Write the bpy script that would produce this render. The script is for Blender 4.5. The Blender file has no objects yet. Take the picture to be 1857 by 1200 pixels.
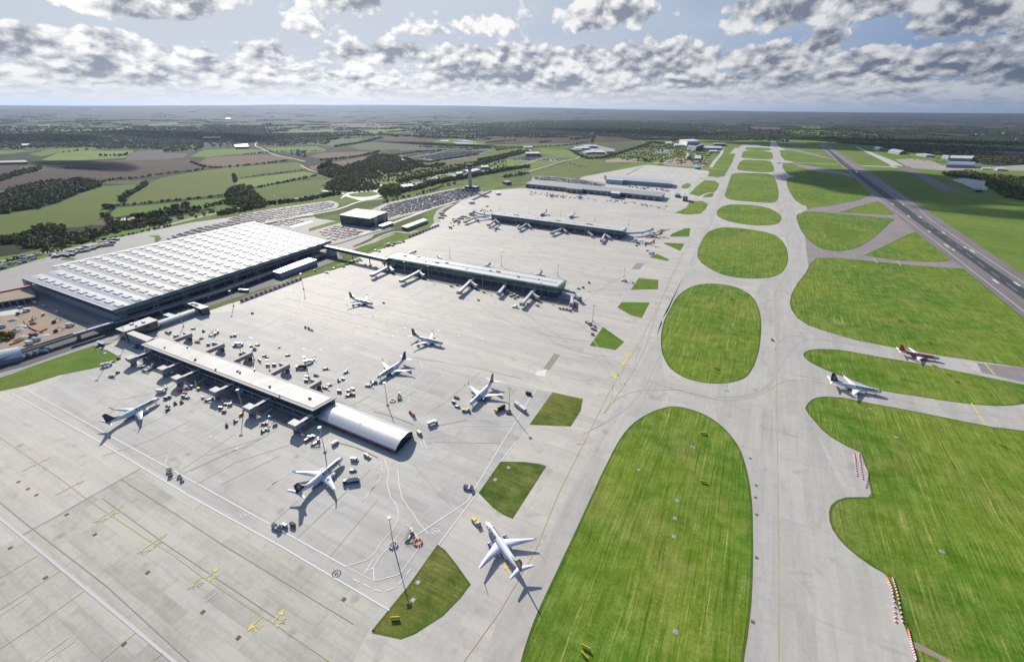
import bpy, math, random
import numpy as np
from mathutils import Vector, Matrix, geometry
rnd = random.Random(7)
# ---------------------------------------------------------------- camera
H = 218.0; FPX = 823.011; CX, CY = 928.5, 600.0
RM = np.array([[0.88794059, -0.20669519, 0.41089976], [0.45991384, 0.38658016, -0.79939667], [0.00638576, 0.89879524, 0.43832219]])
sc = bpy.context.scene
cam = bpy.data.cameras.new("camera"); camo = bpy.data.objects.new("camera", cam); sc.collection.objects.link(camo)
cam.sensor_width = 36; cam.lens = FPX / 1857 * 36; cam.clip_start = 1; cam.clip_end = 200000
M4 = Matrix([[*RM[0], 0], [*RM[1], 0], [*RM[2], H], [0, 0, 0, 1]]); camo.matrix_world = M4
sc.camera = camo
sc.view_settings.view_transform = 'Standard'; sc.view_settings.look = 'None'; sc.view_settings.gamma = 1; sc.view_settings.exposure = 0.62
sc.cycles.use_denoising = True; sc.cycles.max_bounces = 5; sc.cycles.diffuse_bounces = 2; sc.cycles.glossy_bounces = 2
sc.cycles.transparent_max_bounces = 6; sc.cycles.volume_bounces = 0; sc.cycles.caustics_reflective = False; sc.cycles.sample_clamp_indirect = 4

def G(x, y, z=0.0):
    d = RM @ np.array([(x - CX) / FPX, -(y - CY) / FPX, -1.0]); t = (z - H) / d[2]
    return (d[0] * t, d[1] * t)
def T(s, ox, oy, pts): return [(ox + p[0] / s, oy + p[1] / s) for p in pts]
def GP(pts, z=0.0): return [G(p[0], p[1], z) for p in pts]
def dirpx(x, y):
    d = RM @ np.array([(x - CX) / FPX, -(y - CY) / FPX, -1.0]); return d / np.linalg.norm(d)
# ---------------------------------------------------------------- sun and sky
SUN_AZ = Vector((-0.791, 0.612, 0)).normalized(); SUN_EL = math.radians(29.6)
sd = SUN_AZ * math.cos(SUN_EL) + Vector((0, 0, math.sin(SUN_EL)))
sun = bpy.data.lights.new("sun", 'SUN'); sun.energy = 4.0; sun.angle = math.radians(0.53); sun.color = (1.0, 0.94, 0.84)
suno = bpy.data.objects.new("sun", sun); sc.collection.objects.link(suno)
suno.rotation_euler = sd.to_track_quat('Z', 'Y').to_euler(); suno.location = (0, 0, 900)

class NT:
    """tiny helper for node trees"""
    def __init__(s, nt): s.nt = nt; nt.nodes.clear()
    def n(s, t, **k):
        nd = s.nt.nodes.new(t)
        for a, b in k.items(): setattr(nd, a, b)
        return nd
    def put(s, sock, v):
        if v is None: return
        if isinstance(v, bpy.types.NodeSocket): s.nt.links.new(v, sock)
        else: sock.default_value = v
    def math(s, op, a, b=None, c=None, clamp=False):
        nd = s.n('ShaderNodeMath', operation=op, use_clamp=clamp); s.put(nd.inputs[0], a); s.put(nd.inputs[1], b); s.put(nd.inputs[2], c); return nd.outputs[0]
    def vmath(s, op, a, b=None, sc_=None):
        nd = s.n('ShaderNodeVectorMath', operation=op); s.put(nd.inputs[0], a); s.put(nd.inputs[1], b)
        if sc_ is not None: s.put(nd.inputs['Scale'], sc_)
        return nd.outputs['Value'] if op in ('DOT_PRODUCT', 'LENGTH') else nd.outputs[0]
    def noise(s, vec, scale, detail=4, rough=0.55, dist=0.0, out=0):
        nd = s.n('ShaderNodeTexNoise'); s.put(nd.inputs['Vector'], vec); nd.inputs['Scale'].default_value = scale; nd.inputs['Detail'].default_value = detail
        nd.inputs['Roughness'].default_value = rough; nd.inputs['Distortion'].default_value = dist; return nd.outputs[out]
    def mix(s, f, a, b, blend='MIX'):
        nd = s.n('ShaderNodeMix', data_type='RGBA', blend_type=blend); s.put(nd.inputs[0], f); s.put(nd.inputs[6], a); s.put(nd.inputs[7], b); return nd.outputs[2]
    def ramp(s, f, stops):
        nd = s.n('ShaderNodeValToRGB'); cr = nd.color_ramp
        while len(cr.elements) < len(stops): cr.elements.new(0.5)
        for e, (p, c) in zip(cr.elements, stops): e.position = p; e.color = (*c, 1) if len(c) == 3 else c
        s.put(nd.inputs[0], f); return nd.outputs[0]
    def mapr(s, v, a, b, c=0.0, d=1.0, smooth=False):
        nd = s.n('ShaderNodeMapRange'); nd.interpolation_type = 'SMOOTHSTEP' if smooth else 'LINEAR'
        s.put(nd.inputs[0], v)
        for i, q in enumerate((a, b, c, d)): s.put(nd.inputs[1 + i], q)
        return nd.outputs[0]
    def scale(s, vec, v3):
        return s.vmath('MULTIPLY', vec, v3)

world = bpy.data.worlds.new("World"); sc.world = world; world.use_nodes = True
def build_sky():
    w = NT(world.node_tree)
    sky = w.n('ShaderNodeTexSky', sky_type='NISHITA'); sky.sun_disc = False; sky.sun_elevation = SUN_EL
    sky.sun_rotation = math.atan2(SUN_AZ.x, SUN_AZ.y)
    sky.air_density = 1.0; sky.dust_density = 1.6; sky.ozone_density = 1.2; sky.altitude = 200
    tc = w.n('ShaderNodeTexCoord').outputs['Generated']
    sep = w.n('ShaderNodeSeparateXYZ'); w.put(sep.inputs[0], tc); X, Y, Z = sep.outputs
    az = w.math('ARCTAN2', X, Y); el = w.math('ARCSINE', w.math('MAXIMUM', Z, 0.0))
    # warp so that cumulus shrink and flatten towards the horizon
    fl = w.math('LOGARITHM', w.math('ADD', el, 0.085), 2.71828)
    def blobs():
        B = [  # px, py, rx px, ry px, weight
            (250, -12, 135, 38, .62), (60, 75, 85, 30, .55), (190, 75, 60, 22, .42), (600, 0, 90, 28, .5), (1090, 28, 75, 24, .55), (890, 42, 48, 18, .5), (575, 48, 50, 14, .36),
            (1400, 20, 120, 30, .62), (1560, 12, 110, 32, .6), (1750, 15, 105, 36, .72), (1820, 50, 60, 14, .42), (480, 92, 46, 18, .5), (330, 100, 60, 16, .4),
            (690, 95, 80, 22, .5), (900, 110, 130, 24, .5), (1060, 115, 120, 26, .52), (1230, 105, 90, 28, .55), (1390, 110, 70, 28, .55), (1480, 85, 38, 30, .5),
            (1600, 120, 120, 26, .62), (1760, 105, 90, 28, .62), (1840, 130, 60, 26, .6), (150, 125, 150, 20, .42), (440, 130, 160, 18, .4), (1700, 150, 200, 16, .4),
            (950, 145, 300, 14, .36), (1350, 150, 200, 14, .38), (300, 150, 240, 14, .34), (770, 55, 45, 9, .28)]
        nz = w.noise(w.scale(tc, (7, 7, 16)), 1.0, 3, .5)
        azw = w.math('ADD', az, w.math('MULTIPLY', w.math('SUBTRACT', nz, .5), .10)); elw = w.math('ADD', el, w.math('MULTIPLY', w.math('SUBTRACT', nz, .5), .03))
        tot = None
        for (bx, by, rx, ry, wt) in B:
            d = dirpx(bx, by); d2 = dirpx(bx + rx, by); d3 = dirpx(bx, by + ry)
            a0 = math.atan2(d[0], d[1]); e0 = math.asin(d[2]); ra = abs(math.atan2(d2[0], d2[1]) - a0) + 1e-3; re = abs(math.asin(d3[2]) - e0) + 1e-3
            u = w.math('MULTIPLY', w.math('SUBTRACT', azw, a0), 1 / ra); v = w.math('MULTIPLY', w.math('SUBTRACT', elw, e0), 1 / re)
            q = w.math('ADD', w.math('MULTIPLY', u, u), w.math('MULTIPLY', v, v))
            g = w.math('MULTIPLY', w.math('SUBTRACT', 1.0, w.math('MULTIPLY', q, .45), clamp=True), wt)
            tot = g if tot is None else w.math('MAXIMUM', tot, g)
        return tot
    bl = blobs()
    bl2 = w.math('MULTIPLY', bl, w.mapr(el, .012, .05))
    band = w.math('SUBTRACT', 1.0, w.math('MULTIPLY', w.math('POWER', w.math('MULTIPLY', w.math('SUBTRACT', el, .062), 1 / .047), 2.0), 1.0), clamp=True)
    lowb = w.math('SUBTRACT', 1.0, w.math('MULTIPLY', w.math('ABSOLUTE', w.math('SUBTRACT', el, .035)), 34.0), clamp=True)
    bias = w.math('ADD', w.math('MULTIPLY', bl2, .56), w.math('ADD', w.math('MULTIPLY', band, .085), w.math('MULTIPLY', lowb, .07)))
    def dens(off, da=0.0):
        e2 = w.math('ADD', fl, off)
        v = w.n('ShaderNodeCombineXYZ'); w.put(v.inputs[0], w.math('MULTIPLY', w.math('ADD', az, da), 17.0)); w.put(v.inputs[1], w.math('MULTIPLY', e2, 4.6)); v.inputs[2].default_value = 4.1
        big = w.noise(v.outputs[0], .55, 2, .5)
        sm = w.noise(v.outputs[0], 1.35, 9, .60, .35)
        vo = w.n('ShaderNodeTexVoronoi', feature='SMOOTH_F1'); w.put(vo.inputs['Vector'], w.vmath('ADD', v.outputs[0], w.vmath('SCALE', w.noise(v.outputs[0], 3.0, 3, .6, 0, 1), None, .35))); vo.inputs['Scale'].default_value = 2.6; vo.inputs['Smoothness'].default_value = .35
        bill = w.math('SUBTRACT', .5, vo.outputs['Distance'])
        d = w.math('ADD', w.math('MULTIPLY', big, .55), w.math('ADD', w.math('MULTIPLY', sm, .62), w.math('MULTIPLY', bill, .20)))
        return w.math('ADD', w.math('SUBTRACT', d, .70), bias)
    d0 = dens(0.0); dU = dens(.15, -.004); dS = dens(.055, -.004)
    cov = w.mapr(d0, -.03, .075, 0, 1, True)
    def dens2(off):
        v = w.n('ShaderNodeCombineXYZ'); w.put(v.inputs[0], w.math('MULTIPLY', az, 34.0)); w.put(v.inputs[1], w.math('MULTIPLY', w.math('ADD', w.math('LOGARITHM', w.math('ADD', el, .022), 2.71828), off), 4.6)); v.inputs[2].default_value = 8.3
        return w.math('ADD', w.math('SUBTRACT', w.noise(v.outputs[0], 1.0, 6, .58, .3), .50), w.math('MULTIPLY', w.math('SUBTRACT', 1.0, w.math('MULTIPLY', w.math('ABSOLUTE', w.math('SUBTRACT', el, .034)), 26.0), clamp=True), .13))
    e0 = dens2(0); e1 = dens2(.10); cov2 = w.math('MULTIPLY', w.mapr(e0, .0, .10, 0, 1, True), w.mapr(el, .085, .06)); sh2 = w.math('ADD', w.math('MULTIPLY', w.math('SUBTRACT', e1, e0), 4.0), w.math('MULTIPLY', e0, 1.6), clamp=True)
    # looking up through cloud means a shaded underside, open sky above means a sunlit top
    core = w.mapr(d0, .0, .34, 0, 1, True)
    r1 = w.math('MULTIPLY', w.math('SUBTRACT', dU, d0), 2.6); r2 = w.math('MULTIPLY', w.math('SUBTRACT', dS, d0), 3.6)
    shade = w.math('ADD', w.math('ADD', w.math('ADD', r1, r2), .30), w.math('MULTIPLY', core, .42), clamp=True)
    sdot = w.vmath('DOT_PRODUCT', tc, tuple(sd)); sunny = w.mapr(sdot, .32, .90, 0, 1)
    darkc = w.mix(sunny, DARK0, DARK1); litc = w.mix(sunny, LIT0, LIT1)
    cc = w.mix(shade, litc, darkc)
    vv = w.noise(w.scale(tc, (2.5, 2.5, 12)), 1.0, 5, .6)
    veil = w.math('ADD', w.math('MULTIPLY', sunny, 1.0), w.math('SUBTRACT', w.math('MULTIPLY', vv, .7), .47), clamp=True)
    clear = w.mix(w.mapr(el, .02, .2), BL0, BL1)
    clear = w.mix(.25, clear, sky.outputs[0])
    base = w.mix(veil, clear, VEIL)
    c2 = w.mix(sh2, w.mix(.25, litc, VEIL), w.mix(.35, darkc, VEIL)); out = w.mix(w.math('MULTIPLY', cov2, .85), base, c2); out = w.mix(cov, out, cc)
    hz = w.math('POWER', w.math('SUBTRACT', 1.0, w.math('MULTIPLY', el, 20.0), clamp=True), 1.25)
    hcol = w.mix(sunny, HZ0, HZ1)
    out = w.mix(w.math('MULTIPLY', hz, .95), out, hcol)
    bg = w.n('ShaderNodeBackground'); w.put(bg.inputs[0], out); bg.inputs[1].default_value = 0.068
    o = w.n('ShaderNodeOutputWorld'); w.nt.links.new(bg.outputs[0], o.inputs[0])
DARK0 = (1.0, 1.3, 1.95, 1); DARK1 = (2.8, 3.05, 3.6, 1); LIT0 = (5.4, 5.5, 5.9, 1); LIT1 = (9.6, 9.5, 9.3, 1)
BL0 = (1.7, 2.9, 5.0, 1); BL1 = (.5, 1.5, 4.1, 1); VEIL = (5.7, 6.2, 6.9, 1); HZ0 = (3.0, 3.6, 4.4, 1); HZ1 = (8.3, 8.1, 7.7, 1)
build_sky()
world.cycles.sampling_method = 'MANUAL'; world.cycles.sample_map_resolution = 512

# ---------------------------------------------------------------- materials
MATS = {}
def mat(name, col=(.5, .5, .5), rough=.7, metal=0.0, spec=.5, var=0.0, vscale=.3, fn=None, alpha=None):
    if name in MATS: return MATS[name]
    m = bpy.data.materials.new(name); m.use_nodes = True; t = NT(m.node_tree)
    b = t.n('ShaderNodeBsdfPrincipled'); o = t.n('ShaderNodeOutputMaterial'); t.nt.links.new(b.outputs[0], o.inputs[0])
    b.inputs['Roughness'].default_value = rough; b.inputs['Metallic'].default_value = metal; b.inputs['Specular IOR Level'].default_value = spec
    pos = t.n('ShaderNodeTexCoord').outputs['Object']
    if fn: fn(t, b, pos)
    else:
        c = (*col, 1)
        if var > 0:
            f = t.noise(pos, vscale, 4, .6)
            c2 = t.mix(f, tuple(max(0, x * (1 - var)) for x in col) + (1,), tuple(min(1, x * (1 + var)) for x in col) + (1,)); t.put(b.inputs['Base Color'], c2)
            t.put(b.inputs['Roughness'], t.mapr(f, .2, .8, max(0, rough - .08), min(1, rough + .08)))
        else: b.inputs['Base Color'].default_value = c
    MATS[name] = m; return m

def concrete_fn(base=(.53, .495, .455), band_axis=0, seed=0., contrast=1.0):
    def fn(t, b, pos):
        p = t.vmath('ADD', pos, (seed, seed * 1.7, 0))
        br = t.n('ShaderNodeTexBrick'); t.put(br.inputs['Vector'], t.scale(p, (1 / 60., 1 / 7.6, 1) if band_axis == 0 else (1 / 7.6, 1 / 60., 1)))
        if band_axis == 1:
            pass
        br.inputs['Scale'].default_value = 1.0; br.inputs['Brick Width'].default_value = 1.0; br.inputs['Row Height'].default_value = 1.0
        br.inputs['Mortar Size'].default_value = .012; br.inputs['Color1'].default_value = (.0, .0, .0, 1); br.inputs['Color2'].default_value = (1, 1, 1, 1); br.inputs['Mortar'].default_value = (.1, .1, .1, 1); br.offset = .37
        fine = t.n('ShaderNodeTexBrick'); t.put(fine.inputs['Vector'], t.scale(p, (1 / 7.6, 1 / 7.6, 1))); fine.inputs['Scale'].default_value = 1; fine.inputs['Brick Width'].default_value = 1; fine.inputs['Row Height'].default_value = 1
        fine.inputs['Mortar Size'].default_value = .022; fine.offset = 0; fine.inputs['Color1'].default_value = (.25, .25, .25, 1); fine.inputs['Color2'].default_value = (.75, .75, .75, 1); fine.inputs['Mortar'].default_value = (0, 0, 0, 1)
        n1 = t.noise(p, .012, 5, .62); n2 = t.noise(t.scale(p, (.02, .25, 1) if band_axis == 0 else (.25, .02, 1)), 1.0, 5, .65); n3 = t.noise(p, .35, 6, .7)
        st = t.noise(t.scale(p, (.05, .05, 1)), 1.6, 3, .5, .6)
        v = t.math('ADD', t.math('MULTIPLY', br.outputs[0], .10 * contrast), t.math('ADD', t.math('MULTIPLY', fine.outputs[0], .07 * contrast), t.math('ADD', t.math('MULTIPLY', n1, .30 * contrast), t.math('ADD', t.math('MULTIPLY', n2, .30 * contrast), t.math('MULTIPLY', n3, .28 * contrast)))))
        v = t.math('ADD', t.math('MULTIPLY', t.math('SUBTRACT', v, .525 * contrast), 1.5), .86)
        c = t.mix(t.mapr(n1, .35, .7), (base[0], base[1], base[2], 1), (base[0] * 1.0, base[1] * 1.01, base[2] * .93, 1))
        c = t.mix(1.0, c, t.ramp(v, [(0, (0, 0, 0)), (1, (1, 1, 1))]), 'MULTIPLY')
        stain = t.mapr(st, .60, .76, 0, .42)
        c = t.mix(stain, c, (.20, .19, .15, 1))
        vo = t.n('ShaderNodeTexVoronoi', feature='F1'); t.put(vo.inputs['Vector'], t.vmath('ADD', p, t.vmath('SCALE', t.noise(p, .5, 3, .6, 0, 1), None, 3.0))); vo.inputs['Scale'].default_value = .045
        c = t.mix(t.math('MULTIPLY', t.mapr(vo.outputs['Distance'], .15, .04, 0, .6), t.mapr(n1, .44, .56)), c, (.14, .135, .125, 1))
        t.put(b.inputs['Base Color'], c); t.put(b.inputs['Roughness'], t.mapr(n3, 0, 1, .62, .85))
    return fn

def grass_fn(c1, c2, c3, streak=1.0, sdir=1, big=.008):
    def fn(t, b, pos):
        sx = (.30, .008, 1) if sdir == 1 else (.008, .30, 1)
        wob = t.noise(pos, .02, 2, .5, 0, 1)
        p = t.vmath('ADD', pos, t.vmath('SCALE', wob, None, 3.0))
        s1 = t.noise(t.scale(p, sx), 1.0, 3, .55); s2 = t.noise(t.scale(p, (sx[0] * 3, sx[1] * 3, 1)), 1.0, 5, .72)
        m1 = t.noise(pos, big, 5, .6, .4); m2 = t.noise(pos, .09, 6, .66); m3 = t.noise(pos, .8, 5, .75)
        base = t.mix(t.mapr(m1, .42, .58), (*c1, 1), (*c2, 1)); dry = t.noise(t.vmath('ADD', pos, (311., 95., 0)), big * 2.3, 6, .62, .5)
        base = t.mix(t.mapr(dry, .52, .68, 0, .55), base, (c3[0] * .95, c3[1] * .80, c3[2] * .8, 1)); base = t.mix(t.mapr(dry, .46, .33, 0, .5), base, (c1[0] * .95, c1[1] * 1.25, c1[2], 1))
        base = t.mix(t.mapr(m2, .38, .72, 0, .45), base, (*c3, 1))
        k = t.math('MULTIPLY', t.mapr(s2, .55, .74), t.mapr(s1, .36, .62, .12, 1)); k = t.math('MULTIPLY', k, .62 * streak)
        base = t.mix(k, base, (c3[0] * 1.45, c3[1] * 1.28, c3[2] * 1.5, 1))
        k2 = t.math('MULTIPLY', t.mapr(s2, .5, .30), .42 * streak); base = t.mix(k2, base, (c1[0] * .55, c1[1] * .66, c1[2] * .5, 1))
        v = t.math('MULTIPLY', t.mapr(m3, .25, .75, .60, 1.36), t.mapr(m2, .3, .7, .86, 1.12))
        vv = t.n('ShaderNodeCombineColor'); [t.put(vv.inputs[i], v) for i in range(3)]
        base = t.mix(1.0, base, vv.outputs[0], 'MULTIPLY')
        t.put(b.inputs['Base Color'], base); b.inputs['Roughness'].default_value = .95; b.inputs['Specular IOR Level'].default_value = .15
    return fn

def field_fn(c1, c2, ang=0.3, fs=.12):
    def fn(t, b, pos):
        r = t.n('ShaderNodeVectorRotate', rotation_type='Z_AXIS'); t.put(r.inputs['Vector'], pos); r.inputs['Angle'].default_value = ang
        s = t.noise(t.scale(r.outputs[0], (fs, .002, 1)), 1.0, 4, .6); m = t.noise(pos, .004, 5, .6); f = t.noise(pos, .15, 5, .7)
        tr = t.n('ShaderNodeTexWave', wave_type='BANDS', bands_direction='X'); t.put(tr.inputs['Vector'], r.outputs[0]); tr.inputs['Scale'].default_value = .013; tr.inputs['Distortion'].default_value = 0.3
        k = t.mapr(tr.outputs['Fac'], .93, 1.0, 0, .35)
        c = t.mix(t.mapr(s, .3, .7), (*c1, 1), (*c2, 1)); c = t.mix(t.mapr(m, .3, .7, 0, .5), c, tuple(x * .75 for x in c1) + (1,))
        c = t.mix(t.mapr(f, .3, .75, 0, .35), c, tuple(min(1, x * 1.5) for x in c2) + (1,)); c = t.mix(k, c, tuple(x * .55 for x in c1) + (1,))
        t.put(b.inputs['Base Color'], c); b.inputs['Roughness'].default_value = .95; b.inputs['Specular IOR Level'].default_value = .1
    return fn

def land_fn(t, b, pos):
    wob = t.noise(pos, .0016, 3, .55, 0, 1)
    p = t.vmath('ADD', pos, t.vmath('SCALE', wob, None, 420.0))
    vo = t.n('ShaderNodeTexVoronoi', feature='F1'); t.put(vo.inputs['Vector'], t.scale(p, (1, 1.25, 0))); vo.inputs['Scale'].default_value = .0030
    ve = t.n('ShaderNodeTexVoronoi', feature='DISTANCE_TO_EDGE'); t.put(ve.inputs['Vector'], t.scale(p, (1, 1.25, 0))); ve.inputs['Scale'].default_value = .0030
    sp = t.n('ShaderNodeSeparateColor'); t.put(sp.inputs[0], vo.outputs['Color'])
    c = t.ramp(sp.outputs[0], [(0, (.030, .042, .018)), (.28, (.045, .065, .022)), (.45, (.085, .12, .035)), (.58, (.10, .085, .055)), (.7, (.055, .085, .025)), (.84, (.14, .12, .085)), (.95, (.10, .16, .04))])
    c.node.color_ramp.interpolation = 'CONSTANT'
    n = t.noise(pos, .01, 6, .7); wd = t.noise(pos, .0011, 5, .62)
    c = t.mix(t.mapr(n, .3, .75, 0, .5), c, (.03, .04, .018, 1))
    c = t.mix(t.mapr(wd, .47, .53), c, (.020, .030, .014, 1))
    c = t.mix(t.mapr(ve.outputs['Distance'], .03, .055, 1, 0), c, (.012, .018, .008, 1)); c = t.mix(1.0, c, (.85, .84, .62, 1), 'MULTIPLY')
    t.put(b.inputs['Base Color'], c); b.inputs['Roughness'].default_value = .95; b.inputs['Specular IOR Level'].default_value = .1

def tarmac_fn(base, lane=None):
    def fn(t, b, pos):
        n1 = t.noise(t.scale(pos, (.3, .01, 1)), 1.0, 5, .65); n2 = t.noise(pos, .5, 6, .7); n3 = t.noise(pos, .02, 4, .6)
        v = t.math('ADD', t.math('MULTIPLY', n1, .5), t.math('ADD', t.math('MULTIPLY', n2, .5), t.math('ADD', t.math('MULTIPLY', n3, .5), .25)))
        vv = t.n('ShaderNodeCombineColor'); [t.put(vv.inputs[i], v) for i in range(3)]
        c = t.mix(1.0, (*base, 1), vv.outputs[0], 'MULTIPLY')
        if lane:
            s = t.n('ShaderNodeSeparateXYZ'); t.put(s.inputs[0], pos)
            d = t.math('ABSOLUTE', t.math('SUBTRACT', s.outputs[0], lane[0])); d = t.math('ADD', d, t.math('MULTIPLY', t.math('SUBTRACT', n1, .5), 7.0))
            c = t.mix(t.mapr(d, lane[1] * .75, lane[1] * 1.25, .93, 0), c, (.022, .024, .028, 1))
        t.put(b.inputs['Base Color'], c); b.inputs['Roughness'].default_value = .8
    return fn

def leaf_fn(c1, c2, c3):
    def fn(t, b, pos):
        oi = t.n('ShaderNodeObjectInfo'); n = t.noise(pos, .35, 3, .6); n2 = t.noise(t.n('ShaderNodeNewGeometry').outputs['Position'], .035, 3, .6)
        c = t.mix(t.mapr(n, .3, .7), (*c1, 1), (*c2, 1)); c = t.mix(t.mapr(t.math('ADD', n2, t.math('MULTIPLY', oi.outputs['Random'], .25)), .5, .75), c, (*c3, 1))
        t.put(b.inputs['Base Color'], c); b.inputs['Roughness'].default_value = .8; b.inputs['Specular IOR Level'].default_value = .2
    return fn

def metalroof_fn(col, freq, axis=0, rough=.35, metal=.6):
    def fn(t, b, pos):
        w = t.n('ShaderNodeTexWave', wave_type='BANDS', bands_direction='X' if axis == 0 else 'Y'); t.put(w.inputs['Vector'], pos); w.inputs['Scale'].default_value = freq
        n = t.noise(pos, .06, 5, .65); n2 = t.noise(t.scale(pos, (1.2, .05, 1) if axis == 0 else (.05, 1.2, 1)), .6, 4, .6)
        c = t.mix(t.mapr(w.outputs['Fac'], .86, 1.0, 0, .45), (*col, 1), tuple(x * .6 for x in col) + (1,)); c = t.mix(t.mapr(n, .3, .7, 0, .35), c, tuple(x * .8 for x in col) + (1,))
        c = t.mix(t.mapr(n2, .4, .7, 0, .25), c, tuple(x * .7 for x in col) + (1,))
        t.put(b.inputs['Base Color'], c); b.inputs['Metallic'].default_value = metal; t.put(b.inputs['Roughness'], t.mapr(n, .2, .8, rough - .07, rough + .1))
    return fn

def glazing_fn(c1, c2, sx=.35, sz=.45, frame=(.12, .14, .14)):
    def fn(t, b, pos):
        sp = t.n('ShaderNodeSeparateXYZ'); t.put(sp.inputs[0], pos)
        hx = t.math('ADD', sp.outputs[0], sp.outputs[1])
        cv = t.n('ShaderNodeCombineXYZ'); t.put(cv.inputs[0], hx); t.put(cv.inputs[1], sp.outputs[2])
        br = t.n('ShaderNodeTexBrick'); t.put(br.inputs['Vector'], t.scale(cv.outputs[0], (sx, sz, 1))); br.inputs['Scale'].default_value = 1; br.offset = 0; br.inputs['Brick Width'].default_value = 1; br.inputs['Row Height'].default_value = 1
        br.inputs['Mortar Size'].default_value = .035; br.inputs['Color1'].default_value = (*c1, 1); br.inputs['Color2'].default_value = (*c2, 1); br.inputs['Mortar'].default_value = (*frame, 1)
        t.put(b.inputs['Base Color'], br.outputs[0]); b.inputs['Roughness'].default_value = .12; b.inputs['Specular IOR Level'].default_value = .8
    return fn

m_conc = mat('apron_concrete', fn=concrete_fn(contrast=.75))
m_conc2 = mat('taxiway_concrete', fn=concrete_fn((.49, .46, .43), 1, 31., .75))
m_conc3 = mat('stand_concrete', fn=concrete_fn((.46, .44, .42), 0, 77., 1.0))
m_pale = mat('pale_concrete', fn=concrete_fn((.55, .53, .50), 1, 11., .7))
m_grass = mat('mown_grass', fn=grass_fn((.074, .165, .007), (.145, .215, .014), (.27, .30, .080), 2.1))
m_grass_b = mat('bright_grass', fn=grass_fn((.075, .17, .012), (.11, .185, .018), (.17, .20, .035), .5))
m_grass_far = mat('far_grass', fn=grass_fn((.10, .185, .018), (.15, .22, .03), (.20, .23, .055), .9))
m_grass_dry = mat('tufted_grass', fn=grass_fn((.055, .105, .010), (.12, .14, .02), (.26, .25, .08), 1.3, 0))
m_rough = mat('rough_grass', fn=grass_fn((.10, .17, .03), (.15, .17, .045), (.13, .12, .045), .1, 1, .012))
m_verge = mat('dark_verge', fn=grass_fn((.045, .085, .015), (.06, .10, .02), (.09, .11, .03), .2))
m_scrub = mat('scrub_turf', fn=grass_fn((.060, .105, .016), (.115, .165, .024), (.15, .14, .045), .15, 1, .016))
m_edge = mat('long_grass_edge', fn=grass_fn((.055, .115, .010), (.09, .14, .014), (.14, .15, .05), .3))
m_land = mat('countryside', fn=land_fn)
m_run = mat('runway_asphalt', fn=tarmac_fn((.185, .160, .155)))
m_tar = mat('road_asphalt', fn=tarmac_fn((.15, .148, .145)))
m_tarl = mat('pale_asphalt', fn=tarmac_fn((.27, .26, .245)))
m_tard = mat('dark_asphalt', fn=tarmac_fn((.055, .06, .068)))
m_exit = mat('exit_asphalt', fn=tarmac_fn((.25, .215, .21)))
m_white = mat('white_marking', (.64, .64, .62), .7, var=.12, vscale=1.5)
m_faint = mat('worn_white_marking', (.56, .55, .52), .8, var=.15, vscale=1.5)
m_yellow = mat('yellow_marking', (.62, .52, .12), .7, var=.15, vscale=1.5)
m_yfaint = mat('worn_yellow_marking', (.46, .42, .23), .8, var=.15, vscale=1.5)
m_redm = mat('red_marking', (.55, .25, .22), .8, var=.1)
m_tyre = mat('rubber_streak', (.26, .25, .24), .8, var=.3, vscale=.5)
m_brown = mat('ploughed_brown', fn=field_fn((.050, .033, .027), (.068, .046, .037), .9))
m_tan = mat('stubble_tan', fn=field_fn((.125, .088, .062), (.15, .105, .075), .5))
m_greyf = mat('grey_field', fn=field_fn((.085, .075, .068), (.11, .10, .09), .2))
m_fg1 = mat('olive_field', fn=field_fn((.075, .112, .014), (.115, .145, .026), .75))
m_fg2 = mat('green_field', fn=field_fn((.066, .145, .012), (.11, .185, .022), .4))
m_fg3 = mat('pale_green_field', fn=field_fn((.12, .185, .03), (.16, .215, .045), .1))
m_fgd = mat('dull_field', fn=field_fn((.07, .095, .038), (.09, .115, .05), .1))
m_soil = mat('bare_soil', (.30, .235, .17), .95, var=.35, vscale=.08)
m_soilr = mat('reddish_soil', (.33, .17, .11), .95, var=.35, vscale=.1)
m_whitep = mat('white_paint', (.78, .79, .80), .32, spec=.6, var=.04, vscale=.4)
m_navy = mat('navy_paint', (.012, .014, .075), .35)
m_blue = mat('blue_paint', (.03, .07, .40), .3)
m_gold = mat('yellow_paint', (.75, .55, .03), .45)
m_red = mat('red_paint', (.55, .03, .025), .4)
m_orange = mat('orange_paint', (.80, .16, .03), .4)
m_magenta = mat('magenta_paint', (.55, .04, .30), .4)
m_ltblue = mat('light_blue_paint', (.30, .45, .60), .4)
m_dark = mat('dark_rubber', (.03, .03, .033), .7)
m_grey = mat('grey_metal', (.30, .31, .32), .5, .3, var=.1)
m_lgrey = mat('light_grey_metal', (.55, .56, .57), .45, .2, var=.08)
m_steel = mat('galvanised_steel', (.50, .51, .52), .4, .6, var=.1)
m_gl = mat('dark_window', (.02, .028, .035), .12, spec=.9)
m_green = mat('green_glazing', fn=glazing_fn((.012, .085, .062), (.03, .14, .105), .35, .45))
m_greend = mat('dark_green_glazing', fn=glazing_fn((.010, .032, .03), (.02, .065, .055), .33, .40, (.10, .12, .12)))
m_greenl = mat('pale_green_glazing', fn=glazing_fn((.09, .17, .16), (.14, .24, .22), .3, .6, (.30, .34, .34)))
m_dkglass = mat('office_glazing', fn=glazing_fn((.014, .035, .04), (.03, .075, .075), .22, .30, (.07, .09, .09)))
m_wallc = mat('grey_cladding', fn=metalroof_fn((.42, .42, .43), 1.2, 0, .55, .1))
m_wallb = mat('blue_grey_cladding', fn=metalroof_fn((.30, .36, .41), .8, 0, .5, .2))
m_conw = mat('concrete_wall', (.36, .35, .34), .85, var=.15, vscale=.2)
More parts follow.
